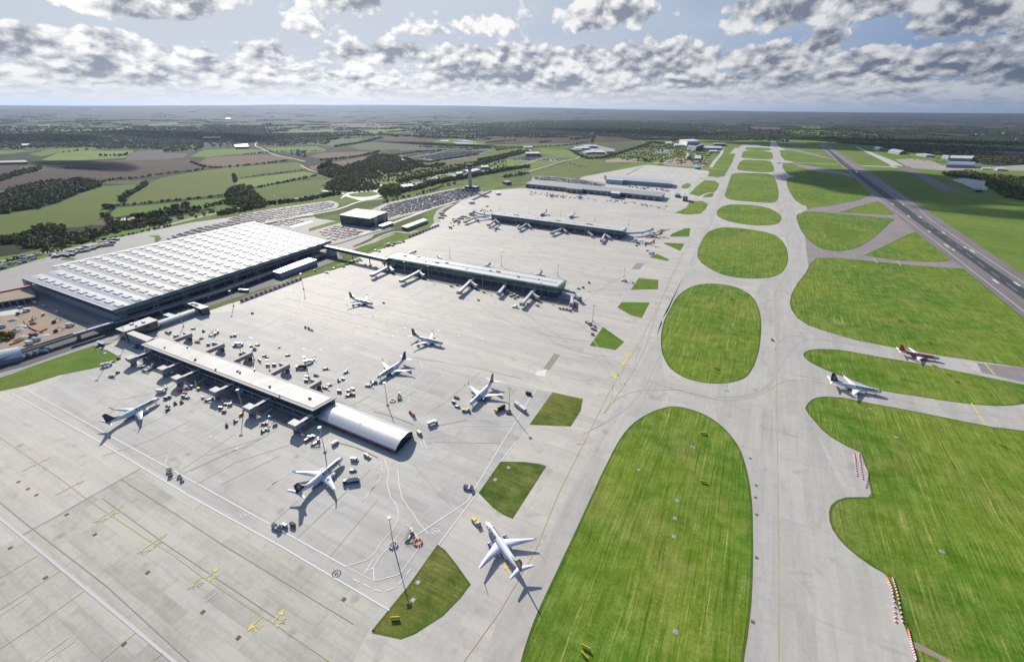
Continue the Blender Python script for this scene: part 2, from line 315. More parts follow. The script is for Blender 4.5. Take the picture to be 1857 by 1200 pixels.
m_under = mat('shaded_undercroft', (.10, .10, .11), .9, var=.2, vscale=.2)
m_pierroof = mat('pier_roof', fn=metalroof_fn((.50, .48, .455), .085, 0, .6, .0))
m_whiteroof = mat('white_roof', fn=metalroof_fn((.62, .62, .60), .06, 0, .5, .0))
m_greyroof = mat('grey_roof', fn=metalroof_fn((.36, .36, .36), .15, 0, .5, .2))
m_brownroof = mat('brown_roof', fn=metalroof_fn((.24, .21, .20), .12, 0, .6, .1))
m_barrel = mat('barrel_roof', fn=metalroof_fn((.62, .63, .65), .33, 0, .36, .55))
m_troof = mat('terminal_roof', fn=metalroof_fn((.335, .33, .32), .055, 1, .6, .05))
m_troofb = mat('terminal_roof_bluish', fn=metalroof_fn((.31, .33, .36), .055, 1, .55, .05))
m_sky = mat('skylight_glass', (.70, .72, .73), .22, spec=.8, var=.05)
m_skyrim = mat('skylight_upstand', (.40, .40, .41), .6)
m_leafd = mat('dark_leaves', fn=leaf_fn((.022, .042, .008), (.045, .075, .012), (.085, .105, .018)))
m_leafm = mat('mid_leaves', fn=leaf_fn((.045, .082, .012), (.085, .125, .018), (.14, .145, .02)))
m_leafy = mat('yellowing_leaves', fn=leaf_fn((.075, .115, .014), (.14, .165, .02), (.20, .17, .02)))
m_leafr = mat('autumn_leaves', fn=leaf_fn((.055, .045, .016), (.095, .062, .02), (.14, .08, .022)))
m_bark = mat('bark', (.06, .048, .036), .9, var=.3)
CARC = {'white': (.70, .70, .71), 'silver': (.38, .39, .41), 'black': (.02, .02, .022), 'red': (.40, .02, .025), 'blue': (.03, .06, .22), 'grey': (.13, .135, .14)}
for k_, v_ in CARC.items(): mat('car_' + k_, v_, .25, .0 if k_ in ('white', 'black') else .3, spec=.7)

# ---------------------------------------------------------------- mesh helper
COL = sc.collection
class MB:
    def __init__(s): s.v = []; s.f = []; s.m = []; s.slots = []; s.sm = []
    def mi(s, m):
        if m not in s.slots: s.slots.append(m)
        return s.slots.index(m)
    def add(s, vs, fs, m, smooth=False):
        o = len(s.v); s.v += [tuple(map(float, v)) for v in vs]; k = s.mi(m)
        for f in fs: s.f.append([o + i for i in f]); s.m.append(k); s.sm.append(smooth)
    def box(s, x0, x1, y0, y1, z0, z1, m, top=None):
        vs = [(x0, y0, z0), (x1, y0, z0), (x1, y1, z0), (x0, y1, z0), (x0, y0, z1), (x1, y0, z1), (x1, y1, z1), (x0, y1, z1)]
        s.add(vs, [(0, 3, 2, 1), (0, 1, 5, 4), (1, 2, 6, 5), (2, 3, 7, 6), (3, 0, 4, 7)], m); s.add(vs[4:], [(0, 1, 2, 3)], top or m)
    def taper(s, x0, x1, y0, y1, z0, z1, m, ix0, ix1, iy0, iy1, top=None):
        vs = [(x0, y0, z0), (x1, y0, z0), (x1, y1, z0), (x0, y1, z0), (x0 + ix0, y0 + iy0, z1), (x1 - ix1, y0 + iy0, z1), (x1 - ix1, y1 - iy1, z1), (x0 + ix0, y1 - iy1, z1)]
        s.add(vs, [(0, 3, 2, 1), (0, 1, 5, 4), (1, 2, 6, 5), (2, 3, 7, 6), (3, 0, 4, 7)], m); s.add(vs[4:], [(0, 1, 2, 3)], top or m)
    def prism(s, poly, z0, z1, m, top=None):
        n = len(poly); a = sum(poly[i][0] * poly[(i + 1) % n][1] - poly[(i + 1) % n][0] * poly[i][1] for i in range(n))
        if a < 0: poly = poly[::-1]
        vs = [(p[0], p[1], z0) for p in poly] + [(p[0], p[1], z1) for p in poly]
        s.add(vs, [(i, (i + 1) % n, n + (i + 1) % n, n + i) for i in range(n)] + [tuple(range(n))[::-1]], m); s.add(vs[n:], [tuple(range(n))], top or m)
    def sheet(s, poly, z, m):
        n = len(poly); a = sum(poly[i][0] * poly[(i + 1) % n][1] - poly[(i + 1) % n][0] * poly[i][1] for i in range(n))
        if a < 0: poly = poly[::-1]
        tr = geometry.tessellate_polygon([[Vector((p[0], p[1], 0)) for p in poly]])
        fs = []
        for t in tr:
            a, b, c = (poly[i] for i in t)
            cr = (b[0] - a[0]) * (c[1] - a[1]) - (b[1] - a[1]) * (c[0] - a[0])
            fs.append(t if cr > 0 else t[::-1])
        s.add([(p[0], p[1], z) for p in poly], fs, m)
    def line(s, pts, w, z, m):
        """a flat strip of width w along pts (world xy)"""
        P = [np.array(p[:2], float) for p in pts]; L = []; Rr = []
        for i, p in enumerate(P):
            d = np.zeros(2)
            if i > 0: q = P[i] - P[i - 1]; d += q / (np.linalg.norm(q) + 1e-9)
            if i < len(P) - 1: q = P[i + 1] - P[i]; d += q / (np.linalg.norm(q) + 1e-9)
            d /= np.linalg.norm(d) + 1e-9; nrm = np.array([-d[1], d[0]]) * w / 2; L.append(p + nrm); Rr.append(p - nrm)
        n = len(P); vs = [(*p, z) for p in Rr] + [(*p, z) for p in L]
        s.add(vs, [(i, i + 1, n + i + 1, n + i) for i in range(n - 1)], m)
    def tube(s, a, b, r0, r1, m, n=6, smooth=True):
        a = Vector(a); b = Vector(b); q = (b - a).to_track_quat('Z', 'Y'); vs = []
        for c, r in ((a, r0), (b, r1)):
            for i in range(n): t = 2 * math.pi * i / n; vs.append(c + q @ Vector((r * math.cos(t), r * math.sin(t), 0)))
        s.add(vs, [(i, (i + 1) % n, n + (i + 1) % n, n + i) for i in range(n)], m, smooth); s.add(vs, [tuple(range(n))[::-1], tuple(range(n, 2 * n))], m)
    def rings(s, rings, m, smooth=True, cap=True):
        n = len(rings[0]); vs = [p for r in rings for p in r]
        fs = [(k * n + i, k * n + (i + 1) % n, (k + 1) * n + (i + 1) % n, (k + 1) * n + i) for k in range(len(rings) - 1) for i in range(n)]
        s.add(vs, fs, m, smooth)
        if cap: s.add(rings[0], [tuple(range(n))[::-1]], m); s.add(rings[-1], [tuple(range(n))], m)
    def build(s, name, parent=None, loc=None, rz=0.0):
        me = bpy.data.meshes.new(name); me.from_pydata(s.v, [], s.f)
        for m in s.slots: me.materials.append(m)
        me.polygons.foreach_set('material_index', s.m); me.polygons.foreach_set('use_smooth', s.sm); me.update()
        o = bpy.data.objects.new(name, me); COL.objects.link(o)
        if parent: o.parent = parent
        if loc: o.location = loc
        o.rotation_euler = (0, 0, rz); return o
def tag(o, label=None, cat=None, group=None, kind=None):
    if label: o['label'] = label
    if cat: o['category'] = cat
    if group: o['group'] = group
    if kind: o['kind'] = kind
    return o
def empty(name, loc=(0, 0, 0), rz=0.0, label=None, cat=None, group=None):
    o = bpy.data.objects.new(name, None); COL.objects.link(o); o.location = loc; o.rotation_euler = (0, 0, rz); return tag(o, label, cat, group)
def copy_tree(o, parent=None):
    c = o.copy(); COL.objects.link(c)
    if parent: c.parent = parent
    for ch in KIDS.get(o.name, []): copy_tree(ch, c)
    return c
KIDS = {}
def register(root):
    """remember the children of a prototype once, so that copies are cheap"""
    allo = [o for o in sc.objects if o.parent]
    st = [root]
    while st:
        r = st.pop(); KIDS[r.name] = [o for o in allo if o.parent == r]; st += KIDS[r.name]
    return root
def smooth_poly(pts, k=5):
    n = len(pts); out = []
    for i in range(n):
        p0, p1, p2, p3 = (np.array(pts[(i + j - 1) % n], float) for j in range(4))
        for t in np.linspace(0, 1, k, endpoint=False):
            out.append(tuple(.5 * ((2 * p1) + (-p0 + p2) * t + (2 * p0 - 5 * p1 + 4 * p2 - p3) * t * t + (-p0 + 3 * p1 - 3 * p2 + p3) * t ** 3)))
    return out
def smooth_line(pts, k=6):
    n = len(pts); out = []
    for i in range(n - 1):
        p0, p1, p2, p3 = (np.array(pts[min(max(i + j - 1, 0), n - 1)], float) for j in range(4))
        for t in np.linspace(0, 1, k, endpoint=False):
            out.append(tuple(.5 * ((2 * p1) + (-p0 + p2) * t + (2 * p0 - 5 * p1 + 4 * p2 - p3) * t * t + (-p0 + 3 * p1 - 3 * p2 + p3) * t ** 3)))
    out.append(tuple(pts[-1])); return out
def structure(name, poly, z, m, smooth=False):
    b = MB(); b.sheet(smooth_poly(poly) if smooth else poly, z, m); return tag(b.build(name), kind='structure')
def inpoly(x, y, poly):
    c = False; n = len(poly); j = n - 1
    for i in range(n):
        if (poly[i][1] > y) != (poly[j][1] > y) and x < (poly[j][0] - poly[i][0]) * (y - poly[i][1]) / (poly[j][1] - poly[i][1] + 1e-12) + poly[i][0]: c = not c
        j = i
    return c
# ---------------------------------------------------------------- terrain
def terr(x, y):
    r = math.hypot(x, y)
    if r < 11000: return 0.0
    a = math.atan2(x, y); k = min(1, (r - 11000) / 17000); k = k * k * (3 - 2 * k)
    c = math.atan2(RM[0][2] * -1, RM[1][2] * -1)
    da = (a - c + math.pi) % (2 * math.pi) - math.pi
    amp = 190 + 200 * math.exp(-((da + .22) / .42) ** 2)
    n = math.sin(x / 2300 + 1.3 * math.sin(y / 3100)) * math.sin(y / 2700 + 1.1 * math.sin(x / 3700)) + .5 * math.sin(x / 900 + y / 1300) + .3 * math.sin(x / 510 - y / 450)
    return k * (amp + 12 * n) * (1 if r < 32000 else max(0, 1 - (r - 32000) / 30000))
def build_land():
    rs = [0, 400, 1200, 3000, 6500] + [6500 + 700 * i for i in range(1, 38)] + [34000, 38000, 45000, 60000, 90000]; na = 360
    vs = [(0, 0, -.06)]; fs = []
    for r in rs[1:]:
        for i in range(na):
            a = 2 * math.pi * i / na; x, y = r * math.sin(a), r * math.cos(a); vs.append((x, y, terr(x, y) - .06))
    for i in range(na): fs.append((0, 1 + (i + 1) % na, 1 + i))
    for k in range(len(rs) - 2):
        o = 1 + k * na
        for i in range(na): fs.append((o + i, o + (i + 1) % na, o + na + (i + 1) % na, o + na + i))
    b = MB(); b.add(vs, fs, m_land, True); tag(b.build('ground'), kind='structure')
build_land()

# ---------------------------------------------------------------- fields
Z4 = (3.869, 0, 170); Z5 = (3.869, 440, 170); Z6 = (3.869, 880, 170); Z7 = (3.869, 1377, 170)
FIELDS = [
 (Z4, m_fg1, [(-300, 930), (0, 850), (150, 825), (300, 800), (430, 760), (540, 710), (700, 650), (960, 635), (940, 670), (880, 700), (860, 730), (840, 770), (745, 790), (760, 830), (690, 880), (640, 920), (560, 935), (400, 940), (250, 960), (80, 985), (0, 1006), (-300, 1060)]),
 (Z4, m_fg1, [(860, 780), (940, 700), (1040, 640), (1130, 590), (1330, 555), (1640, 510), (1857, 500), (1857, 560), (1640, 600), (1650, 640), (1600, 690), (1520, 710), (1280, 740), (950, 770)]),
 (Z4, m_fg2, [(730, 880), (820, 800), (1280, 760), (1290, 790), (1200, 810), (1000, 840), (850, 860)]),
 (Z4, m_fg2, [(1310, 750), (1600, 730), (1590, 790), (1420, 810), (1330, 790)]),
 (Z4, m_brown, [(-250, 720), (0, 640), (60, 600), (330, 530), (740, 550), (830, 555), (1110, 565), (1090, 585), (960, 595), (720, 605), (540, 615), (200, 635), (60, 660), (-250, 740)]),
 (Z4, m_brown, [(330, 510), (550, 500), (900, 480), (1330, 460), (1380, 490), (1500, 520), (1400, 540), (1200, 555), (1000, 560), (740, 548), (460, 520)]),
 (Z4, m_greyf, [(870, 470), (930, 410), (1000, 400), (1140, 395), (1150, 415), (1320, 418), (1290, 450), (1100, 465)]),
 (Z4, m_fg3, [(290, 465), (400, 420), (600, 400), (940, 400), (900, 430), (880, 450), (700, 460), (500, 470), (330, 470)]),
 (Z4, m_fg2, [(200, 425), (360, 390), (640, 378), (690, 380), (640, 397), (400, 418), (300, 440)]),
 (Z4, m_fg2, [(-150, 405), (0, 400), (160, 395), (170, 410), (0, 427), (-150, 432)]),
 (Z4, m_fg2, [(1330, 440), (1430, 395), (1640, 385), (1857, 395), (1857, 415), (1600, 430), (1450, 447)]),
 (Z4, m_tan, [(1390, 490), (1450, 450), (1700, 433), (1830, 428), (1950, 430), (2060, 455), (2030, 467), (1857, 490), (1600, 510), (1450, 505)]),
 (Z4, m_brown, [(-200, 515), (0, 500), (140, 500), (130, 540), (0, 600), (-200, 640)]),
 (Z4, m_tan, [(-100, 690), (0, 680), (100, 675), (50, 705), (-60, 760)]),
 (Z4, m_fg3, [(90, 230), (350, 215), (350, 235), (90, 245)]), (Z4, m_fg3, [(240, 255), (520, 240), (1060, 230), (1050, 245), (520, 262), (250, 270)]),
 (Z4, m_fg2, [(180, 290), (500, 275), (550, 296), (430, 303), (200, 298)]), (Z4, m_fg3, [(930, 220), (1250, 203), (1240, 213), (940, 228)]),
 (Z5, m_fg1, [(0, 510), (380, 480), (420, 500), (430, 530), (0, 580)]),
 (Z5, m_fg3, [(-30, 600), (430, 545), (510, 560), (500, 580), (230, 630), (90, 650), (0, 660), (-60, 640)]),
 (Z5, m_fg1, [(80, 670), (200, 640), (500, 600), (640, 600), (560, 650), (530, 680), (560, 690), (400, 720), (200, 745), (100, 740)]),
 (Z5, m_tan, [(470, 440), (560, 415), (830, 405), (880, 410), (830, 435), (720, 455), (560, 455)]),
 (Z5, m_tan, [(470, 510), (700, 470), (900, 435), (880, 470), (850, 490), (700, 515), (540, 520), (480, 540)]),
 (Z5, m_fg2, [(160, 380), (520, 370), (590, 395), (560, 410), (400, 415), (230, 410)]),
 (Z5, m_fgd, [(380, 330), (830, 315), (820, 350), (640, 370), (420, 345)]),
 (Z5, m_fgd, [(740, 370), (860, 340), (1150, 345), (1320, 370), (1250, 390), (820, 395)]),
 (Z5, m_brown, [(980, 315), (1240, 310), (1330, 345), (1200, 350), (1000, 335)]),
 (Z5, m_tan, [(460, 225), (700, 208), (980, 212), (1100, 225), (990, 240), (700, 245), (500, 235)]),
 (Z5, m_fg2, [(240, 255), (660, 250), (670, 268), (260, 275)]), (Z5, m_fg2, [(740, 265), (1100, 245), (1140, 262), (1100, 280), (760, 282)]),
 (Z5, m_fg3, [(1380, 218), (1500, 208), (1490, 218), (1400, 224)]), (Z5, m_fg2, [(1490, 250), (1640, 246), (1600, 272), (1500, 275)]),
 (Z5, m_grass_far, [(820, 645), (1000, 612), (1230, 567), (1235, 580), (1080, 630), (960, 655)]),
 (Z5, m_rough, [(700, 660), (820, 600), (1000, 590), (1180, 570), (1000, 612), (830, 640)]),
 (Z5, m_fg2, [(1370, 325), (1480, 318), (1780, 345), (1700, 360), (1450, 360), (1330, 345)]),
 (Z5, m_fgd, [(1130, 365), (1330, 362), (1560, 372), (1830, 372), (1700, 385), (1300, 395), (1100, 400)]),
 (Z5, m_verge, [(380, 880), (620, 830), (900, 760), (1000, 740), (980, 770), (820, 815), (560, 850), (400, 895)]),
 (Z6, m_brown, [(-60, 322), (130, 305), (350, 298), (750, 308), (760, 345), (300, 352), (60, 345), (-60, 338)]),
 (Z6, m_brown, [(760, 300), (1490, 295), (1480, 312), (1100, 320), (900, 332), (770, 325)]),
 (Z6, m_rough, [(290, 570), (520, 500), (640, 458), (850, 470), (1080, 500), (1060, 530), (980, 572), (830, 575), (740, 603), (640, 600), (480, 585), (330, 578)]),
 (Z6, m_grass_far, [(30, 480), (150, 465), (290, 478), (180, 515), (40, 518)]), (Z6, m_grass_far, [(190, 522), (310, 475), (470, 478), (540, 462), (420, 500), (330, 525), (250, 535)]),
 (Z6, m_grass_far, [(390, 385), (540, 398), (645, 430), (620, 450), (500, 445), (390, 415)]), (Z6, m_grass_far, [(-30, 470), (150, 415), (290, 400), (280, 420), (150, 455), (0, 488)]),
 (Z6, m_fgd, [(560, 385), (620, 360), (1000, 335), (1120, 345), (960, 400), (850, 425), (700, 440), (640, 420)]),
 (Z6, m_rough, [(850, 465), (1000, 405), (1180, 345), (1500, 350), (1640, 400), (1570, 520), (1340, 510), (1090, 490)]),
 (Z6, m_fg3, [(930, 183), (1100, 182), (1200, 195), (1180, 202), (1080, 192)]), (Z6, m_fg2, [(690, 205), (760, 208), (750, 225), (700, 222)]),
 (Z6, m_tan, [(1300, 218), (1500, 225), (1520, 238), (1380, 232)]), (Z6, m_greyf, [(1500, 240), (1857, 270), (1857, 285), (1600, 262)]),
 (Z7, m_fg2, [(160, 260), (370, 250), (640, 285), (620, 302), (380, 290), (170, 270)]), (Z7, m_tan, [(640, 268), (740, 262), (870, 292), (830, 306), (700, 290)]),
 (Z7, m_greyf, [(600, 195), (900, 193), (1230, 205), (1150, 218), (900, 220), (640, 208)]), (Z7, m_fg3, [(270, 225), (420, 228), (440, 245), (300, 240)]),
 (Z7, m_tan, [(-60, 235), (140, 238), (150, 250), (-40, 246)]),
]
b = None
for k, (tr, m, pts) in enumerate(FIELDS):
    structure('field', GP(T(*tr, pts)), .02 + .006 * (k % 7), m)

# ---------------------------------------------------------------- airfield
# the whole airfield base is turf; concrete, asphalt and turf islands lie on it in thin sheets
structure('airfield_turf', GP([(-400, 905), (0, 712), (218, 620), (400, 545), (640, 470), (900, 345), (1100, 312), (1250, 262), (1340, 254), (1425, 252)] + T(*Z7, [(350, 325), (640, 352), (880, 372), (1050, 400), (1300, 440), (1600, 500), (1857, 520), (2400, 600)]) + [(2500, 620), (2300, 1500), (600, 1500), (-500, 1450)]), .05, m_grass_far)
structure('apron', [(-570, -260), (-556, 90), (-552, 184), (-548, 278), (-548, 500), (-556, 700), (-640, 900), (-735, 1180), (-640, 1300), (-560, 1345), (-560, 1700)] + GP([(1025, 327), (1160, 301), (1175, 299), (1260, 306), (1300, 320), (1313, 288), (1340, 262)] + [(1345, 256), (1400, 256.5), (1428, 262), (1470, 400), (1560, 520), (1700, 570)]) + [G(1480, 700), G(1620, 1080), G(1664, 1200), G(1745, 1420)] + [(40, -60), (0, -280)], .09, m_conc)
TURF = []
def turf(tr, pts, m=None, smooth=True, z=.16, name='turf_island'):
    p = GP(T(*tr, pts) if tr else pts); TURF.append(smooth_poly(p) if smooth else p); return structure(name, p, z, m or m_grass, smooth)
Z3 = (2.858, 1217, 0); Z8 = (2.3212, 1057, 400); ZB = (2.4, 1217, 700); ZA = (2.9, 640, 800); ZC = (3.75, 680, 380)
I1 = [(1215, 738), (1165, 757), (1130, 790), (1100, 845), (1072, 905), (1040, 975), (1005, 1050), (975, 1115), (957, 1165), (946, 1205), (930, 1300), (925, 1420), (1010, 1480), (1150, 1490), (1290, 1450), (1335, 1330), (1345, 1205), (1353, 1150), (1360, 1090), (1363, 1020), (1363, 960), (1361, 905), (1352, 850), (1335, 805), (1302, 768), (1262, 746)]
turf(None, I1)
turf(Z8, [(515, 267), (600, 270), (665, 290), (710, 320), (738, 370), (748, 430), (745, 500), (735, 560), (712, 620), (680, 660), (620, 680), (550, 684), (480, 675), (420, 655), (370, 620), (345, 580), (333, 540), (332, 480), (345, 420), (370, 370), (400, 320), (450, 283)])
turf(Z8, [(590, 30), (680, 35), (770, 50), (820, 70), (850, 105), (862, 150), (855, 190), (830, 222), (780, 240), (700, 243), (620, 235), (560, 215), (510, 185), (488, 160), (485, 130), (500, 90), (530, 48)])
turf(Z3, [(330, 1060), (430, 1065), (500, 1078), (545, 1100), (570, 1125), (560, 1152), (530, 1165), (440, 1168), (350, 1158), (280, 1140), (242, 1118), (243, 1090), (275, 1068)])
turf(Z3, [(330, 899), (430, 898), (505, 902), (535, 922), (551, 970), (556, 1010), (545, 1042), (510, 1052), (400, 1045), (310, 1035), (280, 1015), (288, 985), (308, 925)])
turf(Z3, [(370, 831), (440, 830), (508, 835), (528, 855), (534, 878), (520, 893), (440, 892), (355, 883), (342, 868)])
turf(Z3, [(382, 783), (450, 782), (515, 790), (527, 807), (520, 826), (450, 825), (372, 819), (366, 806)])
turf(Z3, [(392, 765), (450, 764), (513, 770), (512, 780), (450, 782), (389, 776)])
turf(Z3, [(300, 735), (400, 726), (515, 727), (514, 763), (460, 757), (455, 750), (372, 750), (345, 768), (286, 765)], smooth=False)
turf(Z3, [(275, 795), (333, 797), (322, 830), (300, 875), (275, 915), (240, 920), (190, 914), (205, 885), (235, 845)], smooth=False)
turf(Z3, [(175, 935), (225, 938), (249, 953), (240, 980), (215, 1003), (150, 1020), (95, 1005), (135, 965)], smooth=False)
turf(Z3, [(172, 1012), (222, 1002), (214, 1022), (160, 1025)], smooth=False)
turf(Z3, [(20, 1103), (80, 1078), (100, 1045), (160, 1042), (190, 1058), (175, 1085), (150, 1108), (80, 1113)], smooth=False)
turf(Z3, [(52, 968), (75, 952), (103, 955), (90, 975), (65, 978)], smooth=True)
turf(Z3, [(545, 740), (735, 745), (800, 807), (720, 800), (600, 776), (560, 762)], smooth=False)
turf(Z3, [(562, 780), (600, 779), (720, 804), (835, 825), (866, 849), (700, 845), (632, 838), (590, 832), (570, 812)], smooth=False)
turf(Z7, [(165, 492), (225, 487), (530, 493), (598, 552), (420, 525), (340, 510), (300, 520), (400, 545), (600, 570), (640, 590), (700, 640), (770, 690), (768, 715), (700, 745), (590, 768), (480, 790), (370, 800), (300, 780), (250, 745), (215, 690), (195, 640), (190, 600), (215, 588), (250, 580), (215, 572), (185, 550), (165, 520)], smooth=False)
turf(None, [(1445, 392), (1455, 386), (1470, 384), (1516, 387), (1558, 391), (1617, 397), (1612, 405), (1604, 413), (1585, 430), (1560, 446), (1540, 453), (1515, 455), (1488, 450), (1467, 435), (1452, 415)])
turf((6, 1557, 400), [(635, 120), (660, 135), (1010, 425), (940, 445), (820, 452), (640, 445), (400, 430), (60, 380), (300, 270), (500, 170)], smooth=False)
turf(Z7, [(560, 832), (700, 790), (830, 755), (860, 770), (950, 850), (800, 845), (640, 838)], smooth=False)
turf(Z8, [(985, 158), (1060, 158), (1150, 165), (1400, 190), (1600, 203), (1700, 285), (1857, 415), (2300, 760), (2300, 700), (1857, 617), (1500, 567), (1300, 532), (1150, 502), (1030, 467), (950, 440), (905, 410), (880, 375), (873, 345), (880, 310), (905, 265), (940, 220), (960, 180)], smooth=False)
turf(Z8, [(960, 545), (1020, 542), (1100, 548), (1250, 575), (1400, 600), (1600, 640), (1857, 692), (1990, 722), (1950, 745), (1857, 768), (1750, 778), (1600, 767), (1400, 737), (1250, 712), (1150, 675), (1060, 642), (980, 607), (942, 582), (932, 561)])
turf(ZB, [(587, 97), (597, 78), (615, 60), (640, 50), (675, 47), (750, 52), (860, 75), (1000, 100), (1200, 140), (1400, 180), (1550, 198), (1900, 240), (2400, 1500), (1150, 1500), (1075, 1200), (1050, 1115), (1035, 1060), (1010, 970), (975, 838), (930, 812), (870, 778), (810, 735), (765, 697), (735, 665), (705, 620), (694, 585), (692, 550), (700, 522), (725, 500), (765, 487), (820, 486), (880, 486), (868, 430), (850, 350), (828, 288), (770, 262), (700, 222), (660, 190), (625, 150), (600, 120)], smooth=False)
turf(ZA, [(103, 1000), (200, 880), (290, 770), (445, 548), (480, 575), (540, 650), (613, 752), (560, 820), (470, 912), (325, 1005), (255, 1032)], m_grass_dry, False, name='tufted_turf')
turf(ZA, [(780, 110), (900, 112), (980, 122), (1012, 132), (838, 402), (790, 380), (740, 345), (667, 270)], m_grass_dry, False, name='tufted_turf')
turf(None, [(960, 770), (1002, 711), (1057, 723), (1053, 745), (1035, 773)], m_grass_dry, False, name='tufted_turf')
for pts in ([(1550, 798), (1695, 900), (1635, 955), (1460, 925)], ):
    turf(ZC, pts, m_grass_b, False)
for pts in ([(165, 343), (282, 345), (248, 410), (200, 398), (145, 365)], [(235, 242), (318, 250), (316, 290), (202, 290)], [(280, 155), (312, 140), (365, 165), (355, 170)], [(345, 93), (427, 97), (410, 128), (340, 97)], [(375, 55), (430, 33), (453, 32), (447, 68), (365, 68)]):
    turf(Z8, pts, m_grass_b, False)
# bright strip that runs between the perimeter road and the stands
turf((3.75, 0, 600), [(-900, 740), (0, 327), (200, 250), (400, 180), (640, 100), (655, 130), (720, 130), (820, 185), (700, 240), (400, 300), (180, 370), (0, 408), (-900, 800)], m_grass_b, False, name='verge')
turf((3.75, 0, 380), [(1180, 745), (1300, 700), (1500, 635), (1800, 535), (2400, 350), (2450, 330), (2460, 345), (2300, 400), (2060, 470), (1660, 610), (1420, 680), (1250, 740)], m_rough, False, name='verge')
ZBB = (7.5, 560, 340)
turf(ZBB, [(640, 840), (760, 790), (900, 750), (1050, 680), (1200, 625), (1300, 620), (1355, 635), (1300, 670), (1150, 720), (980, 780), (840, 840), (760, 865), (640, 860)], m_grass_b, False, name='verge')
turf(ZBB, [(600, 800), (700, 760), (850, 690), (900, 640), (1200, 550), (1400, 590), (1250, 600), (1100, 640), (900, 720), (760, 770), (620, 820)], m_verge, False, name='verge')
turf(ZBB, [(430, 890), (480, 875), (515, 905), (470, 935), (430, 925)], m_grass_b, True, name='verge')
turf(ZBB, [(590, 910), (640, 880), (700, 870), (600, 925), (500, 965), (480, 960)], m_grass_b, False, name='verge')
turf(ZBB, [(1540, 350), (1620, 335), (1715, 340), (1700, 450), (1640, 470), (1600, 400)], m_grass_b, False, name='verge')
turf(ZBB, [(1150, 520), (1220, 470), (1520, 365), (1560, 420), (1300, 500), (1180, 530)], m_verge, False, name='verge')
# runway and exits
XR = (G(1723.7, 460)[0] + G(1772, 456.7)[0]) / 2
structure('runway', [G(1484, 262), G(1500, 262), G(1560, 300), G(2600, 1000), G(2400, 1035), G(1857, 577), G(1747, 487), G(1663, 423)], .20, m_run)
structure('runway_wheel_track', GP([(1494.5, 266), (1497, 266), (1533, 295), (1568, 321.5), (1600, 344.5), (1672, 397), (1725, 434), (1857, 524), (2500, 965), (2430, 985), (1857, 543), (1720, 444), (1655, 398), (1600, 356), (1560, 325), (1522, 295)]), .24, mat('rubbered_asphalt', fn=tarmac_fn((.045, .048, .055))))
def strip(name, pts, w, z, m, tr=None, sm=True):
    p = T(*tr, pts) if tr else pts; p = GP(p); p = smooth_line(p) if sm else p
    q = MB(); q.line(p, w, z, m); return tag(q.build(name), kind='structure')
def area(name, tr, pts, z, m, sm=False): return structure(name, GP(T(*tr, pts) if tr else pts), z, m, sm)
area('taxiway', None, [(1455, 384), (1475, 376), (1530, 368), (1570, 355), (1590, 350), (1640, 385), (1760, 490), (1775, 506), (1700, 500), (1600, 495), (1490, 480), (1464, 500), (1462, 450)], .11, m_exit)
area('taxiway', None, [(1430, 480), (1500, 470), (1600, 520), (1900, 640), (2300, 760), (2300, 900), (1800, 840), (1590, 880), (1560, 920), (1520, 850), (1455, 740)], .10, m_conc2)
area('taxiway', Z7, [(170, 384), (250, 390), (420, 430), (520, 458), (560, 470), (530, 462), (400, 440), (240, 403), (180, 395)], .17, m_exit)
area('taxiway', Z7, [(160, 484), (230, 482), (560, 492), (560, 497), (240, 489), (160, 492)], .172, m_exit)
area('taxiway', Z7, [(230, 489), (340, 505), (600, 553), (660, 585), (640, 590), (600, 570), (400, 546), (280, 512)], .174, m_exit)
area('taxiway', Z7, [(140, 340), (330, 345), (335, 350), (140, 346)], .17, m_pale)
area('taxiway', ZB, [(880, 0), (1220, 62), (1536, 92), (1900, 108), (1900, 222), (1550, 198), (1320, 162), (1000, 100), (930, 20)], .15, m_conc2)
area('taxiway', Z8, [(1250, 515), (1500, 567), (1857, 620), (2200, 690), (2000, 730), (1857, 692), (1600, 640), (1400, 600), (1250, 575)], .15, m_conc2)
area('taxiway_asphalt', Z8, [(1660, 600), (1857, 620), (2200, 690), (2000, 725), (1857, 680), (1680, 640)], .17, m_exit)
area('taxiway_pale_patch', Z8, [(1490, 573), (1600, 588), (1655, 600), (1675, 636), (1600, 627), (1500, 603)], .172, m_pale)
area('main_taxiway', None, [(1400, 256.5), (1407, 256.5), (1420, 300), (1440, 380), (1462, 450), (1468, 500), (1435, 560), (1460, 620), (1480, 700), (1464, 740), (1500, 830), (1620, 1080), (1660, 1200), (1700, 1400), (1340, 1400), (1346, 1200), (1363, 1020), (1362, 905), (1335, 805), (1300, 765), (1290, 700), (1350, 678), (1378, 600), (1365, 545), (1385, 500), (1428, 470), (1425, 430), (1405, 400), (1412, 390), (1405, 365), (1411, 350), (1400, 320), (1404, 300), (1400, 280)], .12, m_conc2)
area('parallel_taxiway', None, [(840, 1300), (900, 1130), (1000, 960), (1075, 800), (1130, 720), (1190, 610), (1240, 500), (1290, 390), (1320, 300), (1345, 262), (1352, 262), (1340, 290), (1310, 360), (1270, 450), (1262, 490), (1200, 580), (1200, 660), (1215, 738), (1130, 790), (1040, 975), (957, 1165), (925, 1400), (800, 1400)], .125, m_conc2)
area('path', ZB, [(1048, 1112), (1075, 1118), (1230, 1200), (1300, 1260), (1240, 1260), (1160, 1185), (1056, 1140)], .2, m_soil)
area('disused_runway', Z7, [(675, 375), (690, 375), (940, 470), (1040, 525), (940, 520), (900, 490)], .12, m_pale)
area('disused_runway', Z7, [(940, 505), (1050, 510), (1200, 585), (1420, 690), (1300, 692), (1240, 660), (1100, 575)], .13, mat('old_asphalt', fn=tarmac_fn((.17, .14, .135))))
